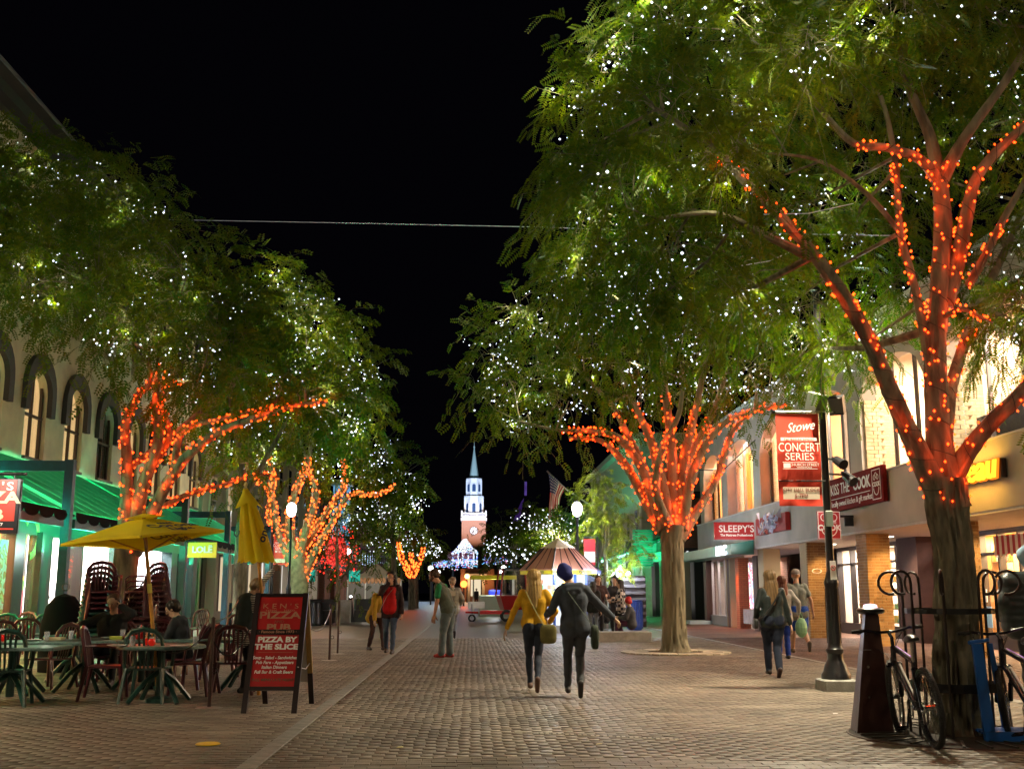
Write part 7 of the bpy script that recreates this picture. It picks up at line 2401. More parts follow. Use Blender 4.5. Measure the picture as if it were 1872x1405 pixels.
# ------------------------------------------------------------------ kiosk and what stands round it
KQ = AY(1020, 1000, 38)
K = empty('information_kiosk', (KQ.x, 38, 0), R(10), 'eight sided information kiosk with a dull red metal roof and yellow lettered band', 'kiosk')
z_e, z_c, z_t = AY(1020, 1041, 36.5).z, AY(1020, 1003, 38).z, AY(1020, 985, 38).z
Rk = AY(1092, 1040, 38).x - KQ.x
M_KR = mat('dull_red_roof', (.5, .24, .17), .55, var=.12, vscale=1)
M_KC = mat('tan_cupola', (.55, .42, .3), .6)
for k in range(8):
 a0, a1 = PI / 8 + k * PI / 4, PI / 8 + (k + 1) * PI / 4
 r1 = Rk * .42
 MB().poly([(Rk * math.cos(a0), Rk * math.sin(a0), z_e), (Rk * math.cos(a1), Rk * math.sin(a1), z_e), (r1 * math.cos(a1), r1 * math.sin(a1), z_c), (r1 * math.cos(a0), r1 * math.sin(a0), z_c)], thick=(0, 0, .03)).obj('roof_panel', M_KR, K)
 rb = Rk * .98
 p0, p1 = Vector((rb * math.cos(a0), rb * math.sin(a0), 0)), Vector((rb * math.cos(a1), rb * math.sin(a1), 0))
 nn = ((p0 + p1) / 2).normalized()
 MB().poly([p0 + Vector((0, 0, z_e - .13)), p1 + Vector((0, 0, z_e - .13)), p1 + Vector((0, 0, z_e - .004)), p0 + Vector((0, 0, z_e - .004))], thick=-nn * .04).obj('fascia_band', mat('yellow_band', (.65, .55, .02), .5, emit=(1, .85, .05), estr=.02), K)
 for s_ in (1 / 3, 2 / 3):
  q = p0.lerp(p1, s_)
  q2 = q * (r1 / rb)
  MB().tube([q + Vector((0, 0, z_e + .035)), Vector((q2.x, q2.y, z_c + .035))], .02, 4).obj('roof_seam', mat('dark_seam', (.08, .03, .025), .5), K)
 MB().tube([(Rk * math.cos(a0), Rk * math.sin(a0), z_e + .03), (r1 * math.cos(a0), r1 * math.sin(a0), z_c + .03)], .03, 5).obj('roof_hip', M_BLACK, K)
 rw = Rk * .7
 w0, w1 = Vector((rw * math.cos(a0), rw * math.sin(a0), 0)), Vector((rw * math.cos(a1), rw * math.sin(a1), 0))
 lit = emat('kiosk_lit_panel', (.92, .97, 1), .26)
 MB().poly([w0 + Vector((0, 0, .25)), w1 + Vector((0, 0, .25)), w1 + Vector((0, 0, z_e - .14)), w0 + Vector((0, 0, z_e - .14))], thick=-nn * .05).obj('wall_panel', lit if k in (5, 4, 6) else mat('blue_kiosk_wall', (.03, .08, .3), .4), K)
 MB().tube([w0, w0 + Vector((0, 0, z_e))], .05, 6).obj('corner_post', mat('blue_kiosk_wall'), K)
 MB().poly([w0 * 1.02, w1 * 1.02, w1 * 1.02 + Vector((0, 0, .25)), w0 * 1.02 + Vector((0, 0, .25))], thick=-nn * .08).obj('plinth', M_CONC, K)
r1 = Rk * .42
MB().lathe([(r1 * 1.06, z_c), (r1 * 1.06, z_c + .04), (.06, z_t), (0, z_t + .05)], 8, cap=False).obj('cupola_roof', M_KC, K, rot=(0, 0, PI / 8))
fa = -PI / 2
words = [(-.62 * Rk, 'ES', 1), (-.28 * Rk, 'MAPS', 1), (.32 * Rk, 'SHOPS', 1), (.75 * Rk, 'LODGING', 1)]
for (dx, s, _) in words:
 ya = -math.sqrt(max(.1, (Rk * .965) ** 2 - dx ** 2)) * .99
 o = text('lettering', s, .12, M_INK, K, (dx, ya, z_e - .07), (PI / 2, 0, dx / Rk * .75), off=.003)
 o.location.y = -Rk * (.95 if abs(dx) < .4 * Rk else .82)
# leaflet racks on the lit panel
for r_ in range(6):
 for c_ in range(9):
  if rnd.random() < .85:
   MB().b2((-1.0 + c_ * .13, -Rk * .72, .75 + r_ * .17), (-1.0 + c_ * .13 + .1, -Rk * .70, .75 + r_ * .17 + .13)).obj('leaflet', rnd.choice(gm_), K)
lamp('kiosk_light', 'POINT', (-.2, -Rk * 1.2, 1.9), 40, (.8, .88, 1), K, size=.2)
lamp('kiosk_light', 'POINT', (1.2, -Rk * .9, 1.9), 40, (.4, .5, 1), K, size=.2)
# red gondola cabin
q = AY(940, 1090, 58)
t = empty('gondola_cabin', (q.x, 58, 0), R(8), 'red glazed gondola cabin left of the kiosk', 'cabin')
gz = AY(935, 1042, 58).z
w_ = .85
MB().add([(-w_ * .75, -.7, .45), (w_ * .75, -.7, .45), (w_, -.8, 1.15), (-w_, -.8, 1.15), (-w_ * .75, .7, .45), (w_ * .75, .7, .45), (w_, .8, 1.15), (-w_, .8, 1.15)], [(0, 1, 2, 3), (5, 4, 7, 6), (4, 0, 3, 7), (1, 5, 6, 2), (3, 2, 6, 7), (4, 5, 1, 0)]).obj('body', mat('gondola_red', (.45, .01, .01), .3), t)
for x in (-w_, w_):
 for y in (-.78, .78):
  MB().tube([(x, y, 1.15), (x * .82, y * .9, gz)], .05, 6).obj('window_post', mat('gondola_red'), t)
MB().bbox((0, 0, gz + .06), (w_ * 1.7, 1.5, .14), .05).obj('roof', M_BLACK, t)
MB().poly([(-w_ * .95, -.77, 1.16), (w_ * .95, -.77, 1.16), (w_ * .78, -.69, gz - .02), (-w_ * .78, -.69, gz - .02)], thick=(0, .01, 0)).obj('pane', M_GLASS, t)
MB().bbox((0, .2, .9), (1.1, .5, .6), .05).obj('seat', mat('pink_seat', (.6, .35, .35), .6), t)
# red trailer
q = G(905, 1139)
q = Vector((q.x, 52, 0))
t = empty('trailer', (AY(910, 1090, 52).x, 52, 0), 0, 'low red flat trailer with a jockey wheel in front of the white stall', 'trailer')
MB().bbox((0, 0, .42), (1.7, 1.2, .16), .02).obj('deck', mat('gondola_red'), t)
MB().tube([(-.9, 0, .4), (-1.5, 0, .42)], .05, 6).obj('tow_bar', mat('gondola_red'), t)
MB().torus(.14, .04, 16, 6, Matrix.Translation((-1.2, 0, .15)) @ Matrix.Rotation(PI / 2, 4, 'X')).obj('jockey_wheel', M_TYRE, t)
MB().tube([(-1.2, 0, .15), (-1.2, 0, .8)], .03, 6).obj('jack', M_STEEL, t)
for s in (-1, 1):
 MB().torus(.22, .06, 18, 6, Matrix.Translation((.4, s * .6, .26)) @ Matrix.Rotation(PI / 2, 4, 'X')).obj('tyre', M_TYRE, t)
MB().bbox((-1.0, .3, .75), (.8, .4, .3), .03).obj('white_box', M_WHITE, t)
# white stall with yellow canopy
t = empty('market_stall', (AY(902, 1080, 64).x, 64, 0), 0, 'white market stall with a flat yellow lettered top beyond the trailer', 'stall')
zy = AY(902, 1055, 64).z
MB().bbox((0, 0, zy), (2.6, 1.6, .22), .02).obj('roof', mat('yellow_band'), t)
text('lettering', 'ICE CREAM', .14, M_INK, t, (-.2, -.81, zy)) if False else None
for x in (-1.15, 1.15):
 for y in (-.7, .7):
  MB().b2((x - .04, y - .04, 0), (x + .04, y + .04, zy - .1)).obj('post', M_WHITE, t)
MB().bbox((.15, 0, .6), (2.0, 1.3, 1.15), .06).obj('body', mat('white_cover', (.5, .55, .55), .6, bump=.4, bscale=5), t)
MB().bbox((.1, 0, 1.33), (.8, .4, .28), .08).obj('blue_goods', mat('bright_blue', (.03, .05, .6), .4), t)
lamp('stall_light', 'POINT', (0, -.5, zy - .3), 12, (.9, .95, 1), t, size=.15)
# white tent at the left
t = empty('white_tent', (AY(688, 1080, 76).x, 76, 0), 0, 'white peaked tent with clear sides and scalloped edge behind the woman in red', 'tent')
zt_, zp = AY(690, 1060, 76).z, AY(690, 1030, 76).z
wt = (AY(735, 1080, 76).x - AY(640, 1080, 76).x) / 2
M_TENT = mat('tent_cloth', (.62, .5, .38), .7)
MB().lathe([(wt * 1.42, zt_), (wt * .7, (zt_ + zp) / 2 - .1), (.05, zp)], 4, cap=False).obj('roof', M_TENT, t, rot=(0, 0, PI / 4))
sc = MB()
for i in range(14):
 x = -wt + (i + .5) * 2 * wt / 14
 sc.lathe([(0, -.01), (wt / 14, -.01), (wt / 14, .01), (0, .01)], 10, c=(0, 0, 0)) if False else sc.ell((x, -wt, zt_ - .04), (wt / 14, .02, .2), 8)
sc.obj('scalloped_edge', mat('peach_edge', (.6, .3, .15), .7), t)
for x in (-wt, -wt / 3, wt / 3, wt):
 MB().b2((x - .04, -wt, 0), (x + .04, -wt + .06, zt_)).obj('pole', M_WHITE, t)
for k in range(9):
 x0 = -wt + k * 2 * wt / 9
 MB().poly([(x0, -wt + .05 + .06 * (k % 2), .1), (x0 + 2 * wt / 9, -wt + .05 + .06 * ((k + 1) % 2), .1), (x0 + 2 * wt / 9, -wt + .05 + .06 * ((k + 1) % 2), zt_), (x0, -wt + .05 + .06 * (k % 2), zt_)], thick=(0, .01, 0)).obj('clear_side', mat('clear_plastic', (.35, .35, .33), .2, alpha=.55, bump=.5, bscale=6), t)
lamp('tent_light', 'POINT', (0, 0, zt_ - .3), 40, (1, .85, .65), t, size=.3)
lamp('tent_light', 'POINT', (0, -wt - 2.5, 2.4), 25, (1, .9, .75), t, size=.3)
# stage lights cart near the musicians
t = empty('lit_cart', (AY(1136, 1060, 42).x, 42, 0), 0, 'dark ribbed cart with two dazzling spot lamps behind the musicians', 'cart')
MB().bbox((.3, .1, 1.0), (1.2, .6, 1.9), .05).obj('body', M_FRAMEB, t)
for i in range(7):
 MB().b2((-.28, -.24, .25 + i * .25), (.88, -.21, .37 + i * .25)).obj('slat', mat('brown_slats', (.08, .06, .05), .6), t)
for (px, py, r) in ((1131, 1050, .09), (1148, 1048, .09)):
 p = AY(px, py, 41.6)
 MB().ell((p.x - t.location.x, -.4, p.z), (r, r, r), 12).obj('spot_lens', emat('blue_white_lens', (.6, .8, 1), 6, 'NONE'), t)
 lamp('cart_light', 'POINT', (p.x - t.location.x, -.6, p.z), 40, (.55, .7, 1), t, size=.08)
# blue white awning piece / dark parasol beside the kiosk
t = empty('dark_parasol', (AY(1075, 1075, 40).x, 40, 0), 0, 'dark blue drooping parasol beside the kiosk', 'parasol')
MB().lathe([(.75, 1.35), (.4, 1.75), (.03, 1.95)], 8, cap=False).obj('canopy', mat('navy_canvas', (.02, .03, .08), .7), t)
MB().tube([(0, 0, 0), (0, 0, 1.95)], .02, 6).obj('pole', M_STEEL, t)
# low bench slab by the musicians
p = G(1130, 1172)
t = empty('stone_block', (p.x, p.y, 0), 0, 'low grey stone block where the musicians stand', 'block')
MB().bbox((.2, .3, .13), (1.5, .5, .26), .02).obj('block', M_CONC, t)
# red white hanging sign over the kiosk
t = empty('hanging_sign', (AY(1078, 1010, 40.5).x, 40.5, 0), 0, 'small red and white hanging banner above the kiosk roof edge', 'sign')
z0_, z1_ = AY(1078, 1033, 40.5).z, AY(1078, 985, 40.5).z
MB().bbox((0, 0, (z0_ + z1_) / 2), (.42, .03, z1_ - z0_), .005).obj('cloth', mat('poster_red'), t)
MB().b2((-.2, -.02, z0_ + .12), (.2, -.016, z0_ + .5)).obj('white_field', M_WHITE, t)
MB().tube([(.3, 0, 0), (.3, 0, z1_ + .1), (-.2, 0, z1_ + .05)], .04, 6).obj('pole', M_BLACK, t)
# ------------------------------------------------------------------ flag
Yf = 66
a, b = AY(1002, 862, Yf), AY(1034, 893, Yf)
t = empty('flag', (b.x, Yf, b.z), 0, 'United States flag hanging from a slanted pole before the corner building', 'flag')
pv = a - b
MB().tube([(1.8 * 1.0, 0, -1.2), (0, 0, 0), tuple(pv * 1.06)], .05, 6).obj('pole', M_STEEL, t)
FW = pv.length * .98
drop = (AY(1000, 950, Yf).z - a.z)
nst = 13
M_FR, M_FW, M_FB = mat('flag_red', (.4, .02, .025), .7), mat('flag_white', (.6, .5, .45), .7), mat('flag_blue', (.03, .03, .12), .7)
def fpt(u, v):  # u along the hoist from tip to low end, v down the fly
 base = pv.lerp(Vector((0, 0, 0)), u)
 end = pv + Vector((.12 + .75 * u * .55, 0, drop * (1 - .25 * u)))
 p = base.lerp(end, v)
 p.x += .08 * math.sin(v * 5 + u * 3)
 p.y = .3 * math.sin(u * 12 + v * 2) * (.2 + .8 * v)
 return p
for i in range(nst):
 mb = MB()
 vs, fs2 = [], []
 for j in range(17):
  v = j / 16
  for u in (i / nst, (i + 1) / nst):
   vs.append(fpt(u, v))
 for j in range(16):
  fs2.append((2 * j, 2 * j + 1, 2 * j + 3, 2 * j + 2))
 mb.add(vs, fs2)
 mb.obj('stripe', M_FW if i % 2 else M_FR, t, smooth=True)
mb = MB()
vs = []
for i in range(8):
 for j in range(8):
  p = fpt(i / 7 * 7 / 13, j / 7 * .42)
  vs.append(p - Vector((0, .02, 0)))
mb.add(vs, [(i * 8 + j, i * 8 + j + 1, (i + 1) * 8 + j + 1, (i + 1) * 8 + j) for i in range(7) for j in range(7)])
mb.obj('canton', M_FB, t, smooth=True)
st_ = MB()
for i in range(7):
 for j in range(6):
  p = fpt((i + .5) / 7 * 7 / 13, (j + .5) / 6 * .4) - Vector((0, .04, 0))
  st_.box(p, (.045, .01, .045), ry=R(45))
o = st_.obj('stars', M_FW, t)
tag(o, kind='stuff')
lamp('flag_light', 'POINT', (-.6, -1.8, -1.2), 18, (1, .75, .6), t, size=.2)
# ------------------------------------------------------------------ illuminated arch of coloured lights at the end of the street
Yg = 170
t = empty('light_arch', (AY(850, 1000, Yg).x, Yg, 0), 0, 'gateway roof outlined in masses of white and coloured bulbs before the church', 'light display')
ox = t.location.x
def pt(px, py):
 p = AY(px, py, Yg)
 return Vector((p.x - ox, 0, p.z))
rs = random.Random(77)
mats6 = [emat('arch_white', (.85, .9, 1), .35, 'NONE'), emat('arch_cyan', (.2, .65, 1), .35, 'NONE'), emat('arch_pink', (1, .25, .4), .3, 'NONE'), emat('arch_blue', (.2, .3, 1), .5, 'NONE')]
def scatter(n, f, wts, s):
 mb = MB()
 for _ in range(n):
  p = f()
  mb.add([p + Vector((s, 0, 0)), p + Vector((-s, 0, 0)), p + Vector((0, 0, s)), p + Vector((0, 0, -s)), p + Vector((0, -s, 0))], [(0, 2, 4), (2, 1, 4), (1, 3, 4), (3, 0, 4)], rs.choices(range(4), wts)[0])
 return mb
def roof_pt():
 u = rs.random()
 y = 985 + 27 * u ** .9
 x = 850 + (rs.random() * 2 - 1) * (3 + 24 * u ** 1.1)
 return pt(x, y) + Vector((0, rs.uniform(-1, 1), 0))
def band_pt():
 x = rs.uniform(790, 872)
 return pt(x, 1025 + abs(rs.gauss(0, 7)) - 4 + 5 * abs(x - 850) / 60)
def band2():
 x = rs.uniform(882, 934)
 return pt(x, 1025 + rs.gauss(0, 4) - .04 * (x - 880))
def strings():
 k = rs.choice((828, 838, 846, 856, 866, 872))
 return pt(k + rs.gauss(0, .4), rs.uniform(1008, 1032))
for n, f, w in ((430, roof_pt, (8, 1, .2, 1)), (420, band_pt, (3, 4, 2, 3)), (130, band2, (2, 3, 3, 2)), (120, strings, (6, 1, .3, 1))):
 o = scatter(n, f, w, .1).obj('bulbs', mats6, t)
 tag(o, kind='stuff')
for (x0, x1) in ((818, 838), (842, 866)):
 A, B_ = pt(x0, 1024), pt(x1, 1008)
 MB().b2((A.x, .3, A.z), (B_.x, .4, B_.z)).obj('cloth_banner', mat('plum_banner', (.15, .02, .05), .7, emit=(.5, .08, .2), estr=.02), t)
 text('lettering', 'Stowe', .8, mat('dim_white_letters', (.5, .3, .35), .6, emit=(1, .7, .8), estr=.04), t, ((A.x + B_.x) / 2, .25, (A.z + B_.z) / 2), shear=.4)
for px in (828, 872, 790, 934):
 A = pt(px, 1030)
 MB().b2((A.x - .15, 0, 0), (A.x + .15, .3, A.z)).obj('post', M_DARK, t)
for dx, z, pw in ((0, 14, 160), (-6, 6, 140), (4, 6, 100)):
 lamp('arch_light', 'POINT', (dx, -3, z), pw, (.55, .75, 1), t, size=1)
# brick gate with a lit doorway at the end
t = empty('brick_gate', (AY(870, 1085, 158).x, 158, 0), 0, 'small brick building with a lit pale doorway at the street end', 'building')
dz0, dz1 = AY(870, 1095, 158).z, AY(870, 1057, 158).z
dw = (AY(880, 1080, 158).x - AY(861, 1080, 158).x) / 2
MB().b2((-2.2, .5, 0), (2.6, 4, 4.6)).obj('wall', CB, t)
MB().b2((-dw, .2, .8), (dw, .45, dz1)).obj('doorway', emat('doorway_glow', (1, .82, .55), .2), t)
for x in (-dw - .3, dw + .3):
 MB().b2((x - .2, 0, 0), (x + .2, .5, dz1 + .3)).obj('door_column', W_STONE, t)
MB().b2((-dw - .8, -.1, dz1 + .3), (dw + .8, .5, dz1 + .7)).obj('lintel', W_STONE, t)
lamp('door_light', 'POINT', (-dw - .8, -1, dz1 - .4), 40, (1, .5, .2), t, size=.3)
lamp('door_light', 'POINT', (dw + .8, -1, dz1 - .4), 25, (1, .5, .2), t, size=.3)
# tiny traffic post with red glow
# ------------------------------------------------------------------ people
SKIN = mat('skin', (.5, .3, .2), .55, var=.08, vscale=20)
def cloth(n, c=(.5, .5, .5), rough=.85, b=.25): return mat(n, c, rough, bump=b, bscale=160, var=.12, vscale=14)
def cap_prim(mb, a, b, ra, rb, n=14):
 a, b = Vector(a), Vector(b)
 d = (b - a)
 L_ = max(d.length, 1e-4)
 d = d / L_
 u, v = frame_from(d)
 rings = []
 for i in range(5):
  t = -PI / 2 + i * PI / 8
  rings.append((a + d * ra * math.sin(t), ra * math.cos(t)))
 rings.append((a, ra))
 rings.append((b, rb))
 for i in range(1, 5):
  t = i * PI / 8
  rings.append((b + d * rb * math.sin(t), rb * math.cos(t)))
 vs = []
 for c, r in rings:
  for k in range(n):
   th = 2 * PI * k / n
   vs.append(c + (u * math.cos(th) + v * math.sin(th)) * max(r, 1e-4))
 fs_ = [(i * n + k, i * n + (k + 1) % n, (i + 1) * n + (k + 1) % n, (i + 1) * n + k) for i in range(len(rings) - 1) for k in range(n)]
 fs_ += [tuple(range(n - 1, -1, -1)), tuple(range((len(rings) - 1) * n, len(rings) * n))]
 mb.add(vs, fs_)
def remesh(prims, vox, smooth=5, mats=(), fold=0., seed=0, keep=()):
 """union of tapered capsules grown into one skin; every face takes the material of its nearest capsule"""
 mb = MB()
 for p in prims: cap_prim(mb, *p[:4])
 me = bpy.data.meshes.new('tmp')
 me.from_pydata(mb.v, [], mb.f)
 o = bpy.data.objects.new('tmp', me)
 SC.collection.objects.link(o)
 m = o.modifiers.new('r', 'REMESH')
 m.mode = 'VOXEL'
 m.voxel_size = vox
 s = o.modifiers.new('s', 'SMOOTH')
 s.iterations = smooth
 s.factor = .5
 dg = bpy.context.evaluated_depsgraph_get()
 out = bpy.data.meshes.new_from_object(o.evaluated_get(dg))
 bpy.data.objects.remove(o)
 bpy.data.meshes.remove(me)
 n = len(out.vertices)
 V = np.empty(n * 3, dtype=np.float32)
 out.vertices.foreach_get('co', V)
 V = V.reshape(-1, 3)
 A = np.array([p[0] for p in prims], dtype=np.float32)
 B = np.array([p[1] for p in prims], dtype=np.float32)
 ra = np.array([p[2] for p in prims], dtype=np.float32)
 rb = np.array([p[3] for p in prims], dtype=np.float32)
 mi = np.array([p[4] if len(p) > 4 else 0 for p in prims], dtype=np.int32)
 AB = B - A
 ll = (AB ** 2).sum(1) + 1e-9
 d = V[:, None] - A[None]
 t = np.clip((d * AB[None]).sum(2) / ll, 0, 1)
 dist = np.linalg.norm(d - t[..., None] * AB[None], axis=2) - (ra + t * (rb - ra))
 near = mi[dist.argmin(1)]
 if fold:
  N = np.empty(n * 3, dtype=np.float32)
  out.vertices.foreach_get('normal', N)
  N = N.reshape(-1, 3)
  q = V * np.array([9, 9, 6]) + seed
  w = np.sin(q[:, 0] * 2.1 + 2 * np.sin(q[:, 2] * 1.7)) * np.sin(q[:, 2] * 3.3 + 1.5 * np.sin(q[:, 1] * 2.3)) + .5 * np.sin(q[:, 2] * 7 + 3 * np.sin(q[:, 0] + q[:, 1]))
  iscl = np.isin(near, keep).astype(np.float32)
  V2 = V + N * (w * fold * iscl)[:, None]
  out.vertices.foreach_set('co', V2.astype(np.float32).ravel())
 npol = len(out.polygons)
 ls = np.empty(npol, dtype=np.int32)
 out.polygons.foreach_get('loop_start', ls)
 lv = np.empty(len(out.loops), dtype=np.int32)
 out.loops.foreach_get('vertex_index', lv)
 out.materials.clear()
 for x in mats: out.materials.append(x)
 out.polygons.foreach_set('material_index', near[lv[ls]].astype(np.int32))
 out.shade_smooth()
 out.update()
 return out
def ik(a, c, l1, l2, pole):
 a, c, pole = Vector(a), Vector(c), Vector(pole)
 d = c - a
 L_ = min(d.length, (l1 + l2) * .999)
 d.normalize()
 c = a + d * L_
 k = (l1 * l1 - l2 * l2 + L_ * L_) / (2 * L_)
 h = math.sqrt(max(0, l1 * l1 - k * k))
 p = (pole - d * pole.dot(d)).normalized()
 return a + d * k + p * h, c
def hand_prims(w, d, side, palm, curl, m, s):
 """palm and five separate fingers; d = forearm direction, palm = direction the palm faces"""
 d = Vector(d).normalized()
 palm = (Vector(palm) - d * d.dot(Vector(palm))).normalized()
 acr = d.cross(palm).normalized() * side
 P = []
 w = Vector(w)
 for k in (-1, 0, 1):
  P.append((w + acr * .012 * k, w + d * .085 * s + acr * .026 * k * s, .015 * s, .0145 * s, m))
 for k, (o, ln) in enumerate(((-.032, .07), (-.011, .08), (.011, .076), (.031, .06))):
  b = w + d * .09 * s + acr * o * s
  r = .0088 * s
  c1, c2 = curl * .5, curl * 1.1
  m1 = b + (d * math.cos(c1) + palm * math.sin(c1)) * ln * .5 * s
  e = m1 + (d * math.cos(c1 + c2) + palm * math.sin(c1 + c2)) * ln * .5 * s
  P.append((b, m1, r, r * .95, m))
  P.append((m1, e, r * .95, r * .8, m))
 tb = w + d * .03 * s - acr * .03 * s
 t1 = tb + (d * .6 - acr * .65 + palm * .3).normalized() * .04 * s
 P.append((tb, t1, .012 * s, .011 * s, m))
 P.append((t1, t1 + (d * .85 - acr * .2 + palm * (.3 + curl * .3)).normalized() * .032 * s, .0105 * s, .009 * s, m))
 return P
PN = [0]
LAST = [None]
def person(label, x, y, rz, h=1.7, w=1., pel=(0, 0, .92), neck=(0, .01, 1.43), head=(0, .03, 1.6), look=(0, 1, 0), aL=(-.09, 0, .08), aR=(.09, 0, .08), fL=(0, 1, 0), fR=(0, 1, 0),
           wL=(-.24, .04, .82), wR=(.24, .04, .82), eL=(-.4, -1, 0), eR=(.4, -1, 0), kL=(0, 1, .1), kR=(0, 1, .1), pL=(1, 0, 0), pR=(-1, 0, 0), curl=.5,
           top=None, bot=None, shoe=None, hairm=None, hair='short', sleeve=1, jacket=.0, hem=.80, legs='long', legr=1., face=False, extra=(), skin=None, vox=.0125, z0=0., hood=False, inner=None, belly=0., open_=False, sock=None):
 PN[0] += 1
 s = h / 1.75
 S = skin or SKIN
 ms = [S, top, bot, shoe, inner or top, sock or S]
 V = lambda q: Vector(q)
 pel, neck, head = V(pel), V(neck), V(head)
 up = (neck - pel).normalized()
 rgt = Vector((1, 0, 0))
 rgt = (rgt - up * up.dot(rgt)).normalized()
 fw = up.cross(rgt).normalized()
 j = jacket
 shL, shR = neck - rgt * .165 * (.92 + .08 * w) - up * .045, neck + rgt * .165 * (.92 + .08 * w) - up * .045
 hL, hR = pel - rgt * .088 * w, pel + rgt * .088 * w
 P = []
 ch = pel.lerp(neck, .66)
 wa = pel.lerp(neck, .3)
 for sg in (-1, 1):
  hp_ = pel + rgt * sg * .075 * w
  P.append((hp_, wa + rgt * sg * .055 * w, .108 * w, .098 * w + j * .6 + belly * .3, 2 if not j else 1))
  P.append((wa + rgt * sg * .055 * w, ch + rgt * sg * .075, .1 * w + j, .115 + j, 1))
  P.append((ch + rgt * sg * .075, neck + rgt * sg * .11 - up * .07, .112 + j, .07 + j * .6, 1))
  P.append((hp_ - up * .02 - fw * .035, hp_ + up * .01 - fw * .035, .1 * w, .1 * w, 2))
  P.append((pel + rgt * sg * .085 * w + up * .02, pel + rgt * sg * .085 * w - up * .08, .098 * w, .09 * w, 2))
  hz = pel.z - hem
  P.append((wa + rgt * sg * .06 * w, pel + rgt * sg * .075 * w - up * hz, .1 * w + j * .9, .106 * w + j + .012, 1))
 if belly: P.append((wa + fw * .04, pel + up * .08 + fw * .04, .12 + belly, .11 + belly, 1))
 if open_ and inner:
  for sg in (-1, 1): P.append((ch + fw * (.055 + j) + rgt * sg * .055 + up * .07, pel + fw * (.06 + j) + rgt * sg * .05 + up * .0, .085, .095, 4))
 P.append((neck - up * .1 + rgt * 0, neck, .08, .062, 1))
 hd_up = (head - neck).normalized()
 P.append((neck, neck.lerp(head, .7), .056, .052, 0))
 look = V(look)
 lk = (look - hd_up * hd_up.dot(look)).normalized()
 hr = lk.cross(hd_up).normalized()
 k = 1.0
 P += [(head + hd_up * .035 - lk * .02, head + hd_up * .03 + lk * .02, .086 * k, .08 * k, 0), (head + lk * .03 - hd_up * .035, head + lk * .045 - hd_up * .065, .062, .042, 0),
          (head + lk * .098 + hd_up * .012, head + lk * .112 - hd_up * .018, .012, .0155, 0), (head + hr * .083, head + hr * .085 - hd_up * .03 - lk * .005, .014, .01, 0), (head - hr * .083, head - hr * .085 - hd_up * .03 - lk * .005, .014, .01, 0),
          (head + lk * .075 + hd_up * .035 - hr * .03, head + lk * .075 + hd_up * .035 + hr * .03, .02, .02, 0)]
 lm = 2 if legs != 'short' else 0
 for sg, hp_, an, kp, ft in ((-1, hL, aL, kL, fL), (1, hR, aR, kR, fR)):
  kn, an = ik(hp_, an, .43, .42, kp)
  ft = V(ft).normalized()
  lr = legr
  if legs == 'short':
   P += [(hp_, hp_.lerp(kn, .82), .098 * w + .02, .09 + .02, 2), (hp_, kn, .09 * w, .056, 5), (kn, kn.lerp(an, .35), .056, .058, 5), (kn.lerp(an, .35), an, .058, .038, 5)]
  else:
   P += [(hp_, hp_.lerp(kn, .5), .095 * w * (.5 + .5 * lr), .08 * lr * (.5 + .5 * w), 2), (hp_.lerp(kn, .5), kn, .08 * lr * (.5 + .5 * w), .06 * lr, 2), (kn, kn.lerp(an, .35), .059 * lr, .06 * lr, 2), (kn.lerp(an, .35), an + (kn - an) * .06, .06 * lr, .046 * lr * lr, 2)]
  sh_d = (an - kn).normalized()
  dn = (sh_d - ft * sh_d.dot(ft)).normalized()
  heel = an + dn * .035 - ft * .045
  P += [(an, heel, .042, .04, 3), (heel, an + dn * .042 + ft * .13, .04, .033, 3), (an, an + dn * .035 + ft * .09, .042, .036, 3)]
 Hs = []
 for sg, sh, wr, ep, pf in ((-1, shL, wL, eL, pL), (1, shR, wR, eR, pR)):
  el, wr = ik(sh, wr, .29, .255, ep)
  ja = j * .6
  P += [(sh, sh.lerp(el, .5), .062 + ja, .05 + ja, 1)]
  if sleeve >= 1:
   P += [(sh.lerp(el, .5), el, .05 + ja, .045 + ja, 1), (el, wr, .045 + ja, .033 + ja, 1)]
  else:
   P += [(sh.lerp(el, .5), sh.lerp(el, .62), .056 + ja, .056 + ja, 1), (sh.lerp(el, .5), el, .043, .038, 0), (el, el.lerp(wr, .3), .039, .041, 0), (el.lerp(wr, .3), wr, .041, .027, 0)]
  d = (wr - el).normalized()
  Hs.append(hand_prims(wr + d * .012, d, sg, pf, curl, 0, 1.03))
 if hood:
  P += [(neck - fw * .05 - rgt * .1 + up * .0, neck - fw * .05 + rgt * .1 + up * .0, .06, .06, 1), (neck - fw * .085 - rgt * .07 - up * .05, neck - fw * .085 + rgt * .07 - up * .05, .05, .05, 1), (neck - fw * .09 - up * .1, neck - fw * .09 - up * .13, .06, .04, 1), (neck + fw * .06 - rgt * .09 - up * .02, neck + fw * .02 - rgt * .1, .04, .045, 1), (neck + fw * .06 + rgt * .09 - up * .02, neck + fw * .02 + rgt * .1, .04, .045, 1)]
 t = empty('person', (x, y, z0), rz, label, 'person')
 t.scale = (s, s, s)
 for e in extra: P.append(e)
 me = remesh(P, vox, 3, ms, .0045, PN[0] * 3.7, (1, 2, 4))
 bm = bmesh.new()
 bm.from_mesh(me)
 for hp_ in Hs:
  hm = remesh(hp_, .0045 if vox < .014 else .007, 1, [S])
  bm.from_mesh(hm)
  bpy.data.meshes.remove(hm)
 bm.to_mesh(me)
 bm.free()
 me.shade_smooth()
 me.name = 'body'
 meshobj('body', me, t)
 HP = []
 if hair in ('short', 'long', 'bun', 'mid'):
  c = head + hd_up * .045 - lk * .018
  HP += [(c - hr * .012, c + hr * .012, .092, .092), (c - lk * .03 - hd_up * .04, c - lk * .025, .082, .086)]
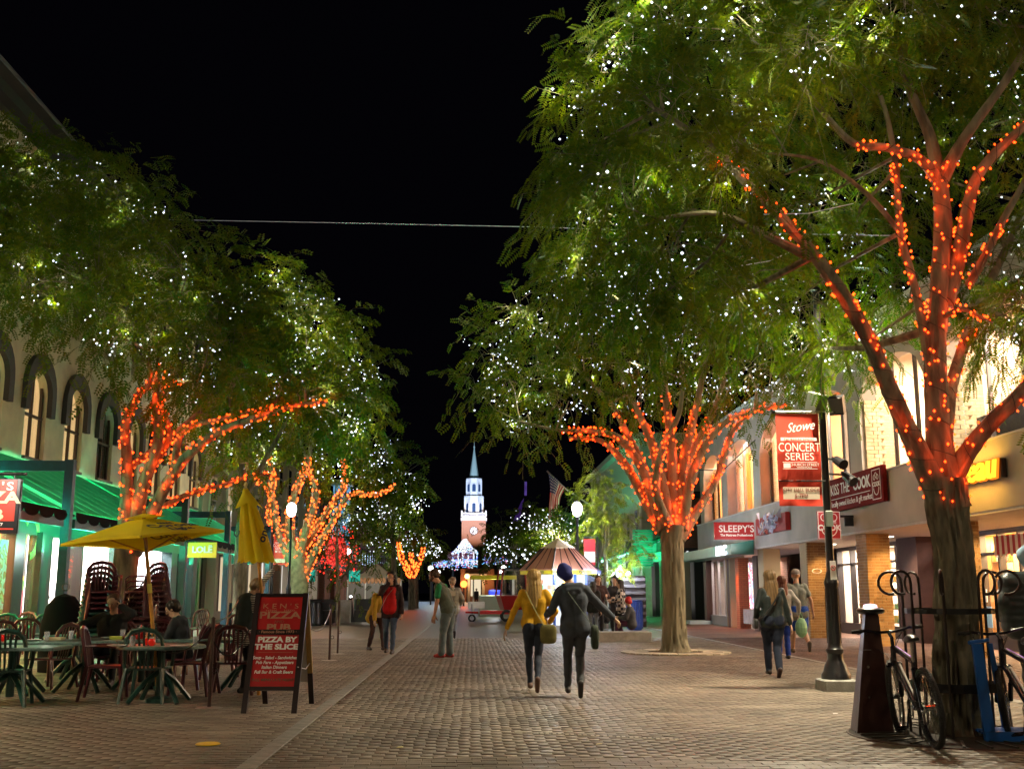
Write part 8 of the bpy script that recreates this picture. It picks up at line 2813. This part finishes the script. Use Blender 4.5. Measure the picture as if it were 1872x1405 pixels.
 if hair in ('long', 'mid'):
  ln = .36 if hair == 'long' else .2
  for i in range(9):
   a = -1.25 + 2.5 * i / 8
   o = (-lk * math.cos(a) + hr * math.sin(a))
   st = head + o * .07 + hd_up * .02
   mid_ = head + o * .088 - hd_up * .1
   en = mid_ - Vector((0, 0, 1)) * ln * (1 - .12 * abs(a)) - lk * .02 * math.cos(a) + o * .035 + hr * .015 * math.sin(i * 2.3)
   HP += [(st, mid_, .034, .03), (mid_, mid_.lerp(en, .6), .032, .03), (mid_.lerp(en, .6), en, .028, .012)]
 if HP:
  hm = remesh(HP, .009, 2, [hairm])
  V_ = np.empty(len(hm.vertices) * 3, dtype=np.float32)
  hm.vertices.foreach_get('co', V_)
  V_ = V_.reshape(-1, 3)
  o_ = V_ - np.array(head)
  rel = o_ @ np.array(lk)
  hz_ = o_ @ np.array(hd_up)
  msk = (rel > .045) & (hz_ < .06)
  V_[msk] -= np.outer((rel[msk] - .03), np.array(lk)).astype(np.float32)
  ang_ = np.arctan2(o_ @ np.array(hr), -rel)
  V_ += (o_ / (np.linalg.norm(o_, axis=1)[:, None] + 1e-6)) * (np.sin(ang_ * 38 + np.sin(V_[:, 2] * 20) * 1.5) * .0045 + np.sin(ang_ * 17 + V_[:, 2] * 9) * .004)[:, None]
  hm.vertices.foreach_set('co', V_.ravel().astype(np.float32))
  hm.update()
  meshobj('hair', hm, t)
 if hair == 'beanie':
  c = head + hd_up * .05 - lk * .015
  hm = remesh([(c - hr * .012, c + hr * .012, .1, .1), (c + hd_up * .03 - lk * .03, c + hd_up * .02, .085, .09), (c - lk * .02 - hd_up * .05, c + lk * .01 - hd_up * .02, .09, .092)], .011, 2, [hairm], .003, 2, (0,))
  meshobj('beanie', hm, t)
 if hair == 'cap':
  c = head + hd_up * .05 - lk * .015
  hm = remesh([(c - hr * .012, c + hr * .012, .094, .094), (c - lk * .01, c + lk * .0 + hd_up * .02, .092, .09)], .011, 2, [hairm])
  bm = bmesh.new()
  bm.from_mesh(hm)
  bmesh.ops.bisect_plane(bm, geom=bm.verts[:] + bm.edges[:] + bm.faces[:], plane_co=head + hd_up * .035, plane_no=-hd_up, clear_outer=True)
  bm.to_mesh(hm)
  bm.free()
  q = meshobj('cap', hm, t)
  bdir = -lk
  br = MB()
  cc = head + hd_up * .03 + bdir * .075
  vs = [cc + hr * .07, cc + hr * .06 + bdir * .05 - hd_up * .008, cc + bdir * .075 - hd_up * .018, cc - hr * .06 + bdir * .05 - hd_up * .008, cc - hr * .07]
  br.poly(vs, thick=hd_up * .008)
  br.obj('cap_brim', hairm, q)
 if hair == 'short' or face:
  pass
 if face:
  ey = mat('dark_eyes', (.03, .02, .015), .3)
  wm_ = mat('eye_white', (.7, .68, .65), .3)
  for sg in (-1, 1):
   p = head + lk * .088 + hr * sg * .031 + hd_up * .012
   MB().ell(p, (.013, .009, .008), 8).obj('eye', wm_, t, smooth=True)
   MB().ell(p + lk * .006, (.006, .006, .007), 8).obj('iris', ey, t, smooth=True)
   MB().tube([p + hd_up * .02 - hr * .016, p + hd_up * .026 + lk * .004, p + hd_up * .02 + hr * .016], .0035, 5).obj('eyebrow', hairm or ey, t)
  pm_ = head + lk * .092 - hd_up * .052
  MB().tube([pm_ - hr * .022, pm_ + lk * .004, pm_ + hr * .022], .005, 5).obj('mouth', mat('lips', (.35, .1, .08), .5), t)
 LAST[0] = t
 return t, dict(neck=neck, shL=shL, shR=shR, pel=pel, head=head, s=s, fw=fw, rgt=rgt)
def bag(label, loc, strap_top, strap_pts, rz, m, size=(.14, .05, .12), x=0, y=0, s=1., prz=0.):
 t = empty('shoulder_bag', (x, y, 0), prz, label, 'bag')
 t.scale = (s, s, s)
 b = MB().ell((0, 0, 0), (1, 1, 1), 18)
 sp_ = lambda q, e: math.copysign(abs(q) ** e, q)
 b.v = [tuple(loc[i] + size[i] * sp_(v[i], (.5, .6, .5)[i]) for i in range(3)) for v in b.v]
 b.v = [tuple(Vector(v) + Vector((0, .01 * noise.noise(Vector(v) * 12), -.012 if v[2] < loc[2] else 0))) for v in b.v]
 b.obj('pouch', m, t, smooth=True)
 MB().tube(strap_pts, .018, 6, flat=.25).obj('strap', m, t)
 return t
BLK = cloth('black_cloth', (.012, .012, .014))
DEN = cloth('blue_denim', (.05, .085, .15))
DEND = cloth('dark_denim', (.02, .028, .05))
SHOED = mat('dark_shoes', (.02, .015, .015), .5)
BLOND = mat('blonde_hair', (.42, .26, .08), .45, var=.35, vscale=30, stretch=(1, 1, .1))
BROWN = mat('brown_hair', (.07, .035, .015), .45, var=.35, vscale=30, stretch=(1, 1, .1))
DKHAIR = mat('dark_hair', (.015, .009, .007), .4, var=.3, vscale=30, stretch=(1, 1, .1))
LTBR = mat('light_brown_hair', (.2, .12, .05), .45, var=.4, vscale=30, stretch=(1, 1, .1))
YSW = cloth('mustard_yellow_knit', (.62, .33, .005))
GRYD = cloth('charcoal_fleece', (.05, .06, .08), .95)
M_NAVY = cloth('royal_blue_knit', (.012, .02, .16))
# the walking couple
p = G(980, 1264)
YX, YY = p.x - .02, p.y
person('blonde person in a mustard yellow sweater walking away beside the blue beanie', YX, YY, 0, 1.66, aL=(-.05, .24, .08), aR=(.03, -.22, .17), fR=(0, .4, -1), kR=(0, 1, -.2),
       wL=(-.42, .04, .84), eL=(-1, -.3, 0), wR=(.24, .14, .98), eR=(.6, -.8, -.2), head=(0, .05, 1.6), top=YSW, bot=DEND, shoe=mat('brown_sole_shoe', (.10, .05, .035), .6), hair='long', hairm=BLOND, hem=.97, legr=.93, jacket=.008, w=1.0)
t = bag('olive green messenger bag on the back of the blonde person', (.19, -.17, .82), 0, [(-.13, -.10, 1.42), (-.05, -.155, 1.25), (.04, -.175, 1.08), (.12, -.185, .95), (.17, -.18, .88)], 0, cloth('olive_canvas', (.15, .13, .035)), (.12, .045, .13), YX, YY, .95)
p = G(1048, 1274)
HX, HY = p.x + .03, p.y
person('person in a charcoal hooded fleece and blue beanie walking away, right arm stretched out', HX, HY, 0, 1.72, pel=(0, 0, .93), neck=(-.03, .02, 1.42), head=(-.11, .05, 1.58), look=(-.3, 1, 0), aL=(-.08, .24, .08), aR=(.05, -.2, .17), fR=(0, .4, -1), kR=(0, 1, -.2),
       wL=(-.36, .16, 1.06), eL=(-.5, -.4, -1), wR=(.57, .16, .98), eR=(.1, -.3, -1), pR=(0, 0, -1), curl=.8, top=GRYD, bot=cloth('charcoal_trousers', (.045, .05, .06)), shoe=SHOED, hair='beanie', hairm=M_NAVY, jacket=.018, hem=.88, hood=True, w=.98)
bag('dark green shoulder bag hanging at the right hip of the person in the blue beanie', (.26, -.05, .78), 0, [(-.1, -.16, 1.36), (.05, -.19, 1.15), (.2, -.16, .95), (.25, -.08, .88)], 0, cloth('dark_green_canvas', (.03, .045, .03)), (.05, .12, .15), HX, HY, .98)
# leather jacket woman
p = G(1417, 1238)
LX, LY = p.x, p.y
person('long haired person in a black leather jacket and dark leggings walking away on the right', LX, LY, 0, 1.70, w=1.16, aL=(-.03, .25, .08), aR=(.03, -.18, .13), fR=(0, .7, -.7), head=(-.01, .04, 1.6), wL=(-.26, .12, .92), wR=(.3, -.02, .8), top=mat('black_leather', (.02, .03, .03), .35, bump=.3, bscale=25), bot=cloth('navy_leggings', (.012, .02, .045)), shoe=mat('dark_boots', (.025, .01, .008), .4), hair='long', hairm=LTBR, jacket=.008, hem=.9, legr=1.12)
bag('small black handbag on a pale strap beside the black leather jacket', (-.29, .0, .87), 0, [(.13, -.1, 1.42), (.05, -.175, 1.3), (-.08, -.19, 1.12), (-.2, -.16, .97), (-.28, -.06, .92)], 0, mat('black_leather_bag', (.02, .02, .02), .35), (.04, .1, .08), LX, LY, .97)
# man with backwards cap and friend
p = G(1462, 1195)
person('person in a backwards pale cap, grey tee and bright blue shorts walking away', p.x, p.y, R(0), 1.84, w=1.12, sleeve=0, aL=(-.08, .2, .08), aR=(.12, -.3, .22), fR=(.05, .4, -1), kR=(0, 1, -.2), wR=(.33, .03, .88), wL=(-.3, .08, .9), top=cloth('grey_tee', (.17, .19, .17)), bot=cloth('blue_shorts', (.004, .06, .4)), shoe=mat('grey_trainers', (.12, .1, .09), .7), hair='cap', hairm=cloth('pale_cap', (.2, .18, .17)), jacket=.014, hem=.82, legs='short', belly=.02)
p = G(1437, 1204)
person('person with red brown hair and blue trousers half hidden behind the leather jacket', p.x - .02, p.y, 0, 1.68, wR=(.34, .0, .95), aL=(-.05, .2, .08), aR=(.06, -.05, .08), top=cloth('pale_cardigan', (.4, .4, .38)), bot=cloth('bright_blue_trousers', (.006, .04, .32)), shoe=SHOED, hair='long', hairm=mat('red_brown_hair', (.12, .03, .012), .5), jacket=.02, hem=.82, legr=1.1, vox=.016)
t = empty('carrier_bag', (p.x + .33, p.y - .05, .62), 0, 'pale green plastic carrier bag held beside the blue shorts', 'bag')
b = MB().ell((0, 0, 0), (.13, .07, .2), 12)
b.v = [tuple(Vector(v) * (1 + .2 * noise.noise(Vector(v) * 9))) for v in b.v]
b.obj('bag', mat('pale_green_plastic', (.25, .5, .3), .35), t)
MB().tube([(-.05, 0, .15), (0, 0, .3), (.05, 0, .15)], .01, 5).obj('handle', mat('pale_green_plastic'), t)
# red sweater person facing us
p = G(712, 1195)
person('person in a red sweater and dark open coat with a hand at the mouth', p.x, p.y, PI - .1, 1.80, wR=(.02, .2, 1.47), eR=(.8, .2, -1), pR=(0, -1, .2), wL=(-.26, .06, .86), curl=1.2, aL=(-.08, .14, .08), aR=(.08, -.08, .1), face=True,
       top=cloth('dark_brown_coat', (.022, .01, .012)), inner=cloth('bright_red_knit', (.5, .005, .008)), open_=True, bot=DEN, shoe=mat('brown_boots', (.04, .025, .018), .5), hair='long', hairm=DKHAIR, jacket=.022, hem=.84, look=(.1, 1, 0))
bag('thin chain strap and small purse crossing the dark coat of the person in red', (.22, .1, .82), 0, [(-.1, .15, 1.4), (.05, .2, 1.2), (.18, .17, .95), (.22, .12, .88)], 0, mat('pale_strap', (.4, .33, .25), .4), (.05, .03, .05), p.x, p.y, 1.03, PI - .1)
# mustard coat leaning
p = G(692, 1190)
person('person in a mustard coat and tall boots bending forward behind the one in red', p.x - .05, p.y + .35, R(-150), 1.72, pel=(0, -.12, .9), neck=(0, .2, 1.3), head=(.02, .36, 1.38), look=(0, .6, -1), wL=(-.22, .3, .72), wR=(.24, .3, .7), aL=(-.1, .1, .08), aR=(.14, -.2, .08), top=cloth('mustard_coat', (.40, .25, .015)), bot=cloth('brown_trousers', (.05, .025, .025)), shoe=mat('brown_boots'), hair='mid', hairm=mat('dark_grey_scarf', (.06, .06, .055), .9), jacket=.03, hem=.72)
# vest man
p = G(805, 1203)
person('bearded person in a grey vest, green tee and red trainers leaning forward to the left', p.x + .08, p.y, R(72), 1.84, pel=(0, -.08, .94), neck=(0, .12, 1.42), head=(0, .23, 1.58), look=(0, 1, -.05), sleeve=0, wL=(-.2, .14, .84), wR=(.22, .1, .82), eL=(-.4, -1, 0), aL=(-.12, .02, .08), aR=(.12, -.08, .08), top=cloth('grey_green_vest', (.085, .11, .085)), bot=cloth('washed_jeans', (.12, .17, .19)), shoe=mat('red_trainers', (.4, .03, .03), .5), hair='short', hairm=BROWN, jacket=.018, hem=.94, legr=1.25, w=1.05, face=True, belly=.0,
       extra=())
# green sleeves as clothing of the vest man
vm = LAST[0]
if vm:
 for q_ in (((-.17, .08, 1.37), (-.2, .08, 1.2), .072, .064), ((.17, .08, 1.37), (.21, .07, 1.2), .072, .064)):
  meshobj('sleeve', remesh([q_], .012, 2, [cloth('green_tee', (.01, .22, .08))]), vm)
 bd_ = remesh([(Vector((0, .28, 1.51)), Vector((0, .30, 1.53)), .048, .042), (Vector((-.045, .25, 1.54)), Vector((.045, .25, 1.54)), .038, .038)], .009, 2, [BROWN])
 meshobj('beard', bd_, vm)
# beige jacket
p = G(826, 1168)
person('person in a beige jacket with a back print walking away behind the bearded one', p.x, p.y, R(6), 1.76, aL=(-.06, .2, .08), aR=(.05, -.3, .2), fR=(0, .4, -1), kR=(0, 1, -.2), wL=(-.22, .2, 1.0), wR=(.26, .12, .98), top=cloth('beige_jacket', (.26, .25, .21)), bot=cloth('grey_jeans', (.09, .1, .12)), shoe=SHOED, hair='beanie', hairm=cloth('tan_cap', (.33, .22, .15)), jacket=.035, hem=.83, vox=.017)
o = LAST[0]
MB().b2((-.1, -.168, 1.22), (.08, -.16, 1.36)).obj('back_print', mat('cream_print', (.5, .45, .36), .7), o)
# cafe guests
p = AY(203, 1130, 16.9)
person('seated person in a dark jacket holding a phone to one ear behind the ketchup table', p.x, 16.9, PI, 1.78, pel=(0, -.02, .5), neck=(0, -.12, .98), head=(0, -.07, 1.15), look=(.1, 1, .15), aL=(-.2, .45, .08), aR=(.2, .45, .08), kL=(-.2, .5, 1), kR=(.2, .5, 1), wL=(-.14, -.02, 1.1), wR=(.34, .2, .72), eL=(-1, .3, -1), eR=(1, -.2, 0), pL=(1, 0, 0), face=True, curl=1.1,
       top=cloth('dark_jacket', (.014, .016, .018)), bot=BLK, shoe=SHOED, hair='short', hairm=BROWN, jacket=.03, hem=.48)
o = MB().bbox((0, 0, 0), (.012, .07, .13), .003).obj('mobile_phone', M_BLACK, loc=(p.x + .105, 16.95, 1.16))
tag(o, 'dark mobile phone held at the ear of the seated person', 'phone')
put_chair(0, p.x, 16.95, PI, 'burgundy chair under the person on the phone')
p = AY(335, 1130, 16.0)
person('seated young person in a dark hooded top looking down to the left at the table', p.x, 16.0, R(88), 1.68, pel=(0, -.02, .5), neck=(0, .08, .99), head=(0, .16, 1.14), look=(0, 1, -.5), aL=(-.15, .4, .08), aR=(.15, .42, .08), kL=(-.2, .5, 1), kR=(.2, .5, 1), wL=(-.12, .4, .76), wR=(.14, .4, .76), face=True,
       top=cloth('charcoal_hoodie', (.02, .025, .03)), bot=BLK, shoe=SHOED, hair='short', hairm=DKHAIR, jacket=.02, hem=.5, hood=True)
put_chair(0, p.x + .05, 16.0, R(88), 'burgundy chair under the hooded young person')
p = AY(452, 1120, 15.35)
person('person in a striped top and dark denim vest reaching up to hold the furled umbrella', p.x, 15.35, R(-62), 1.60, pel=(0, -.02, .92), neck=(0, .05, 1.40), head=(.03, .13, 1.52), look=(.25, 1, -.3), wL=(-.02, .42, 1.83), wR=(.12, .34, 1.3), eL=(-.8, .2, .3), eR=(.6, -.8, -.4), pL=(1, .3, 0), pR=(-1, 0, 0), curl=1.3, aL=(-.1, .05, .08), aR=(.1, -.05, .08), face=True,
       top=stripe_mat('striped_knit', (.02, .02, .02), (.75, .75, .72), 12), inner=cloth('dark_vest', (.03, .045, .05)), bot=BLK, shoe=SHOED, hair='bun', hairm=LTBR, jacket=.012, hem=.78)
o = LAST[0]
vm2 = remesh([((-.09, -.0, 1.32), (-.08, -.03, .98), .13, .135), ((.07, -.02, 1.32), (.07, -.04, .98), .13, .135)], .014, 3, [cloth('dark_vest', (.03, .045, .05))], .003, 1, (0,))
meshobj('denim_vest', vm2, o)
# musicians and listeners right of the kiosk
p = G(1085, 1165)
person('person with long dark hair and pale jeans seen from behind among the musicians', p.x, p.y, R(-20), 1.66, top=BLK, bot=cloth('pale_jeans', (.18, .22, .27)), shoe=SHOED, hair='long', hairm=DKHAIR, jacket=.03, hem=.9, vox=.018)
p = AY(1093, 1060, 34.5)
person('person with shoulder length brown hair and dark coat facing us beside the kiosk', p.x, 34.5, R(190), 1.86, wL=(-.2, .25, 1.15), wR=(.2, .25, 1.15), top=cloth('wine_coat', (.05, .02, .02)), bot=BLK, shoe=SHOED, hair='mid', hairm=BROWN, jacket=.03, hem=.75, vox=.018, face=True)
p = AY(1124, 1060, 34.8)
person('dark haired person in a dark jacket standing just before the dazzling lamps', p.x, 34.8, R(150), 1.84, wL=(-.15, .3, 1.1), wR=(.15, .3, 1.1), top=cloth('grey_jacket', (.05, .05, .055)), bot=BLK, shoe=SHOED, hair='short', hairm=DKHAIR, jacket=.03, vox=.018)
p = G(1137, 1166)
person('person in a black and white checked shirt and black leggings turned left', p.x, p.y + .1, R(80), 1.72, wL=(-.18, .25, 1.1), wR=(.2, .25, 1.12), top=None or mat('checked_flannel', (.3, .28, .26), .8), bot=BLK, shoe=mat('tan_shoes', (.3, .2, .13), .6), hair='mid', hairm=DKHAIR, jacket=.035, hem=.85, vox=.018)
cm_ = MATS['checked_flannel']
nt = cm_.node_tree
tc = nt.nodes.new('ShaderNodeTexCoord')
ck_ = nt.nodes.new('ShaderNodeTexChecker')
ck_.inputs['Scale'].default_value = 11
ck_.inputs['Color1'].default_value = (.02, .02, .025, 1)
ck_.inputs['Color2'].default_value = (.5, .45, .4, 1)
nt.links.new(tc.outputs['Object'], ck_.inputs['Vector'])
nt.links.new(ck_.outputs['Color'], nt.nodes['Principled BSDF'].inputs['Base Color'])
p = G(1153, 1168)
person('seated person in plum trousers beside the blue bin', p.x + .1, p.y + .4, R(70), 1.7, pel=(0, 0, .42), neck=(0, .05, .92), head=(0, .1, 1.08), aL=(-.12, .45, .08), aR=(.12, .3, .08), kL=(0, .5, 1), kR=(0, .5, 1), wL=(-.15, .35, .62), wR=(.15, .35, .62), top=cloth('grey_jacket'), bot=cloth('plum_trousers', (.07, .02, .05)), shoe=BLK, hair='beanie', hairm=mat('red_hat', (.5, .02, .02), .7), jacket=.03, hem=.42, vox=.018)
p = G(1108, 1160)
person('crouching musician in black beside the stone block', p.x + .1, p.y + .8, R(100), 1.72, pel=(0, 0, .5), neck=(0, .15, .98), head=(0, .22, 1.14), aL=(-.12, .35, .08), aR=(.12, .5, .08), kL=(0, .5, 1), kR=(0, .5, 1), wL=(-.15, .35, .9), wR=(.15, .35, .7), top=BLK, bot=BLK, shoe=SHOED, hair='short', hairm=BROWN, jacket=.03, hem=.5, vox=.018)
# puffer jacket at the right edge
p = AY(1868, 1040, 12.6)
pf = [((-.19 + sx * .0, -.02, 1.34 - i * .075), (.19, -.02, 1.34 - i * .075), .14, .14, 1) for i in range(7) for sx in (0,)]
person('person in a black quilted jacket and pale blue beanie cut by the right edge', p.x + .08, 12.6, R(-15), 1.86, wL=(-.3, .1, .98), wR=(.3, .1, .98), top=mat('black_quilted_nylon', (.012, .022, .024), .4), bot=BLK, shoe=SHOED, hair='beanie', hairm=cloth('pale_blue_knit', (.22, .36, .48)), jacket=.04, hem=.9, extra=pf)
# two distant figures
for i, (px, Y, lab) in enumerate(((842, 120, 'small distant dark figure left of the lit doorway'), (871, 118, 'small distant figure in front of the lit doorway'))):
 q = AY(px, 1080, Y)
 person(lab, q.x, Y, R(170 + 20 * i), 1.75, top=cloth('grey_jacket'), bot=BLK, shoe=SHOED, hair='short', hairm=DKHAIR, jacket=.04, vox=.04)
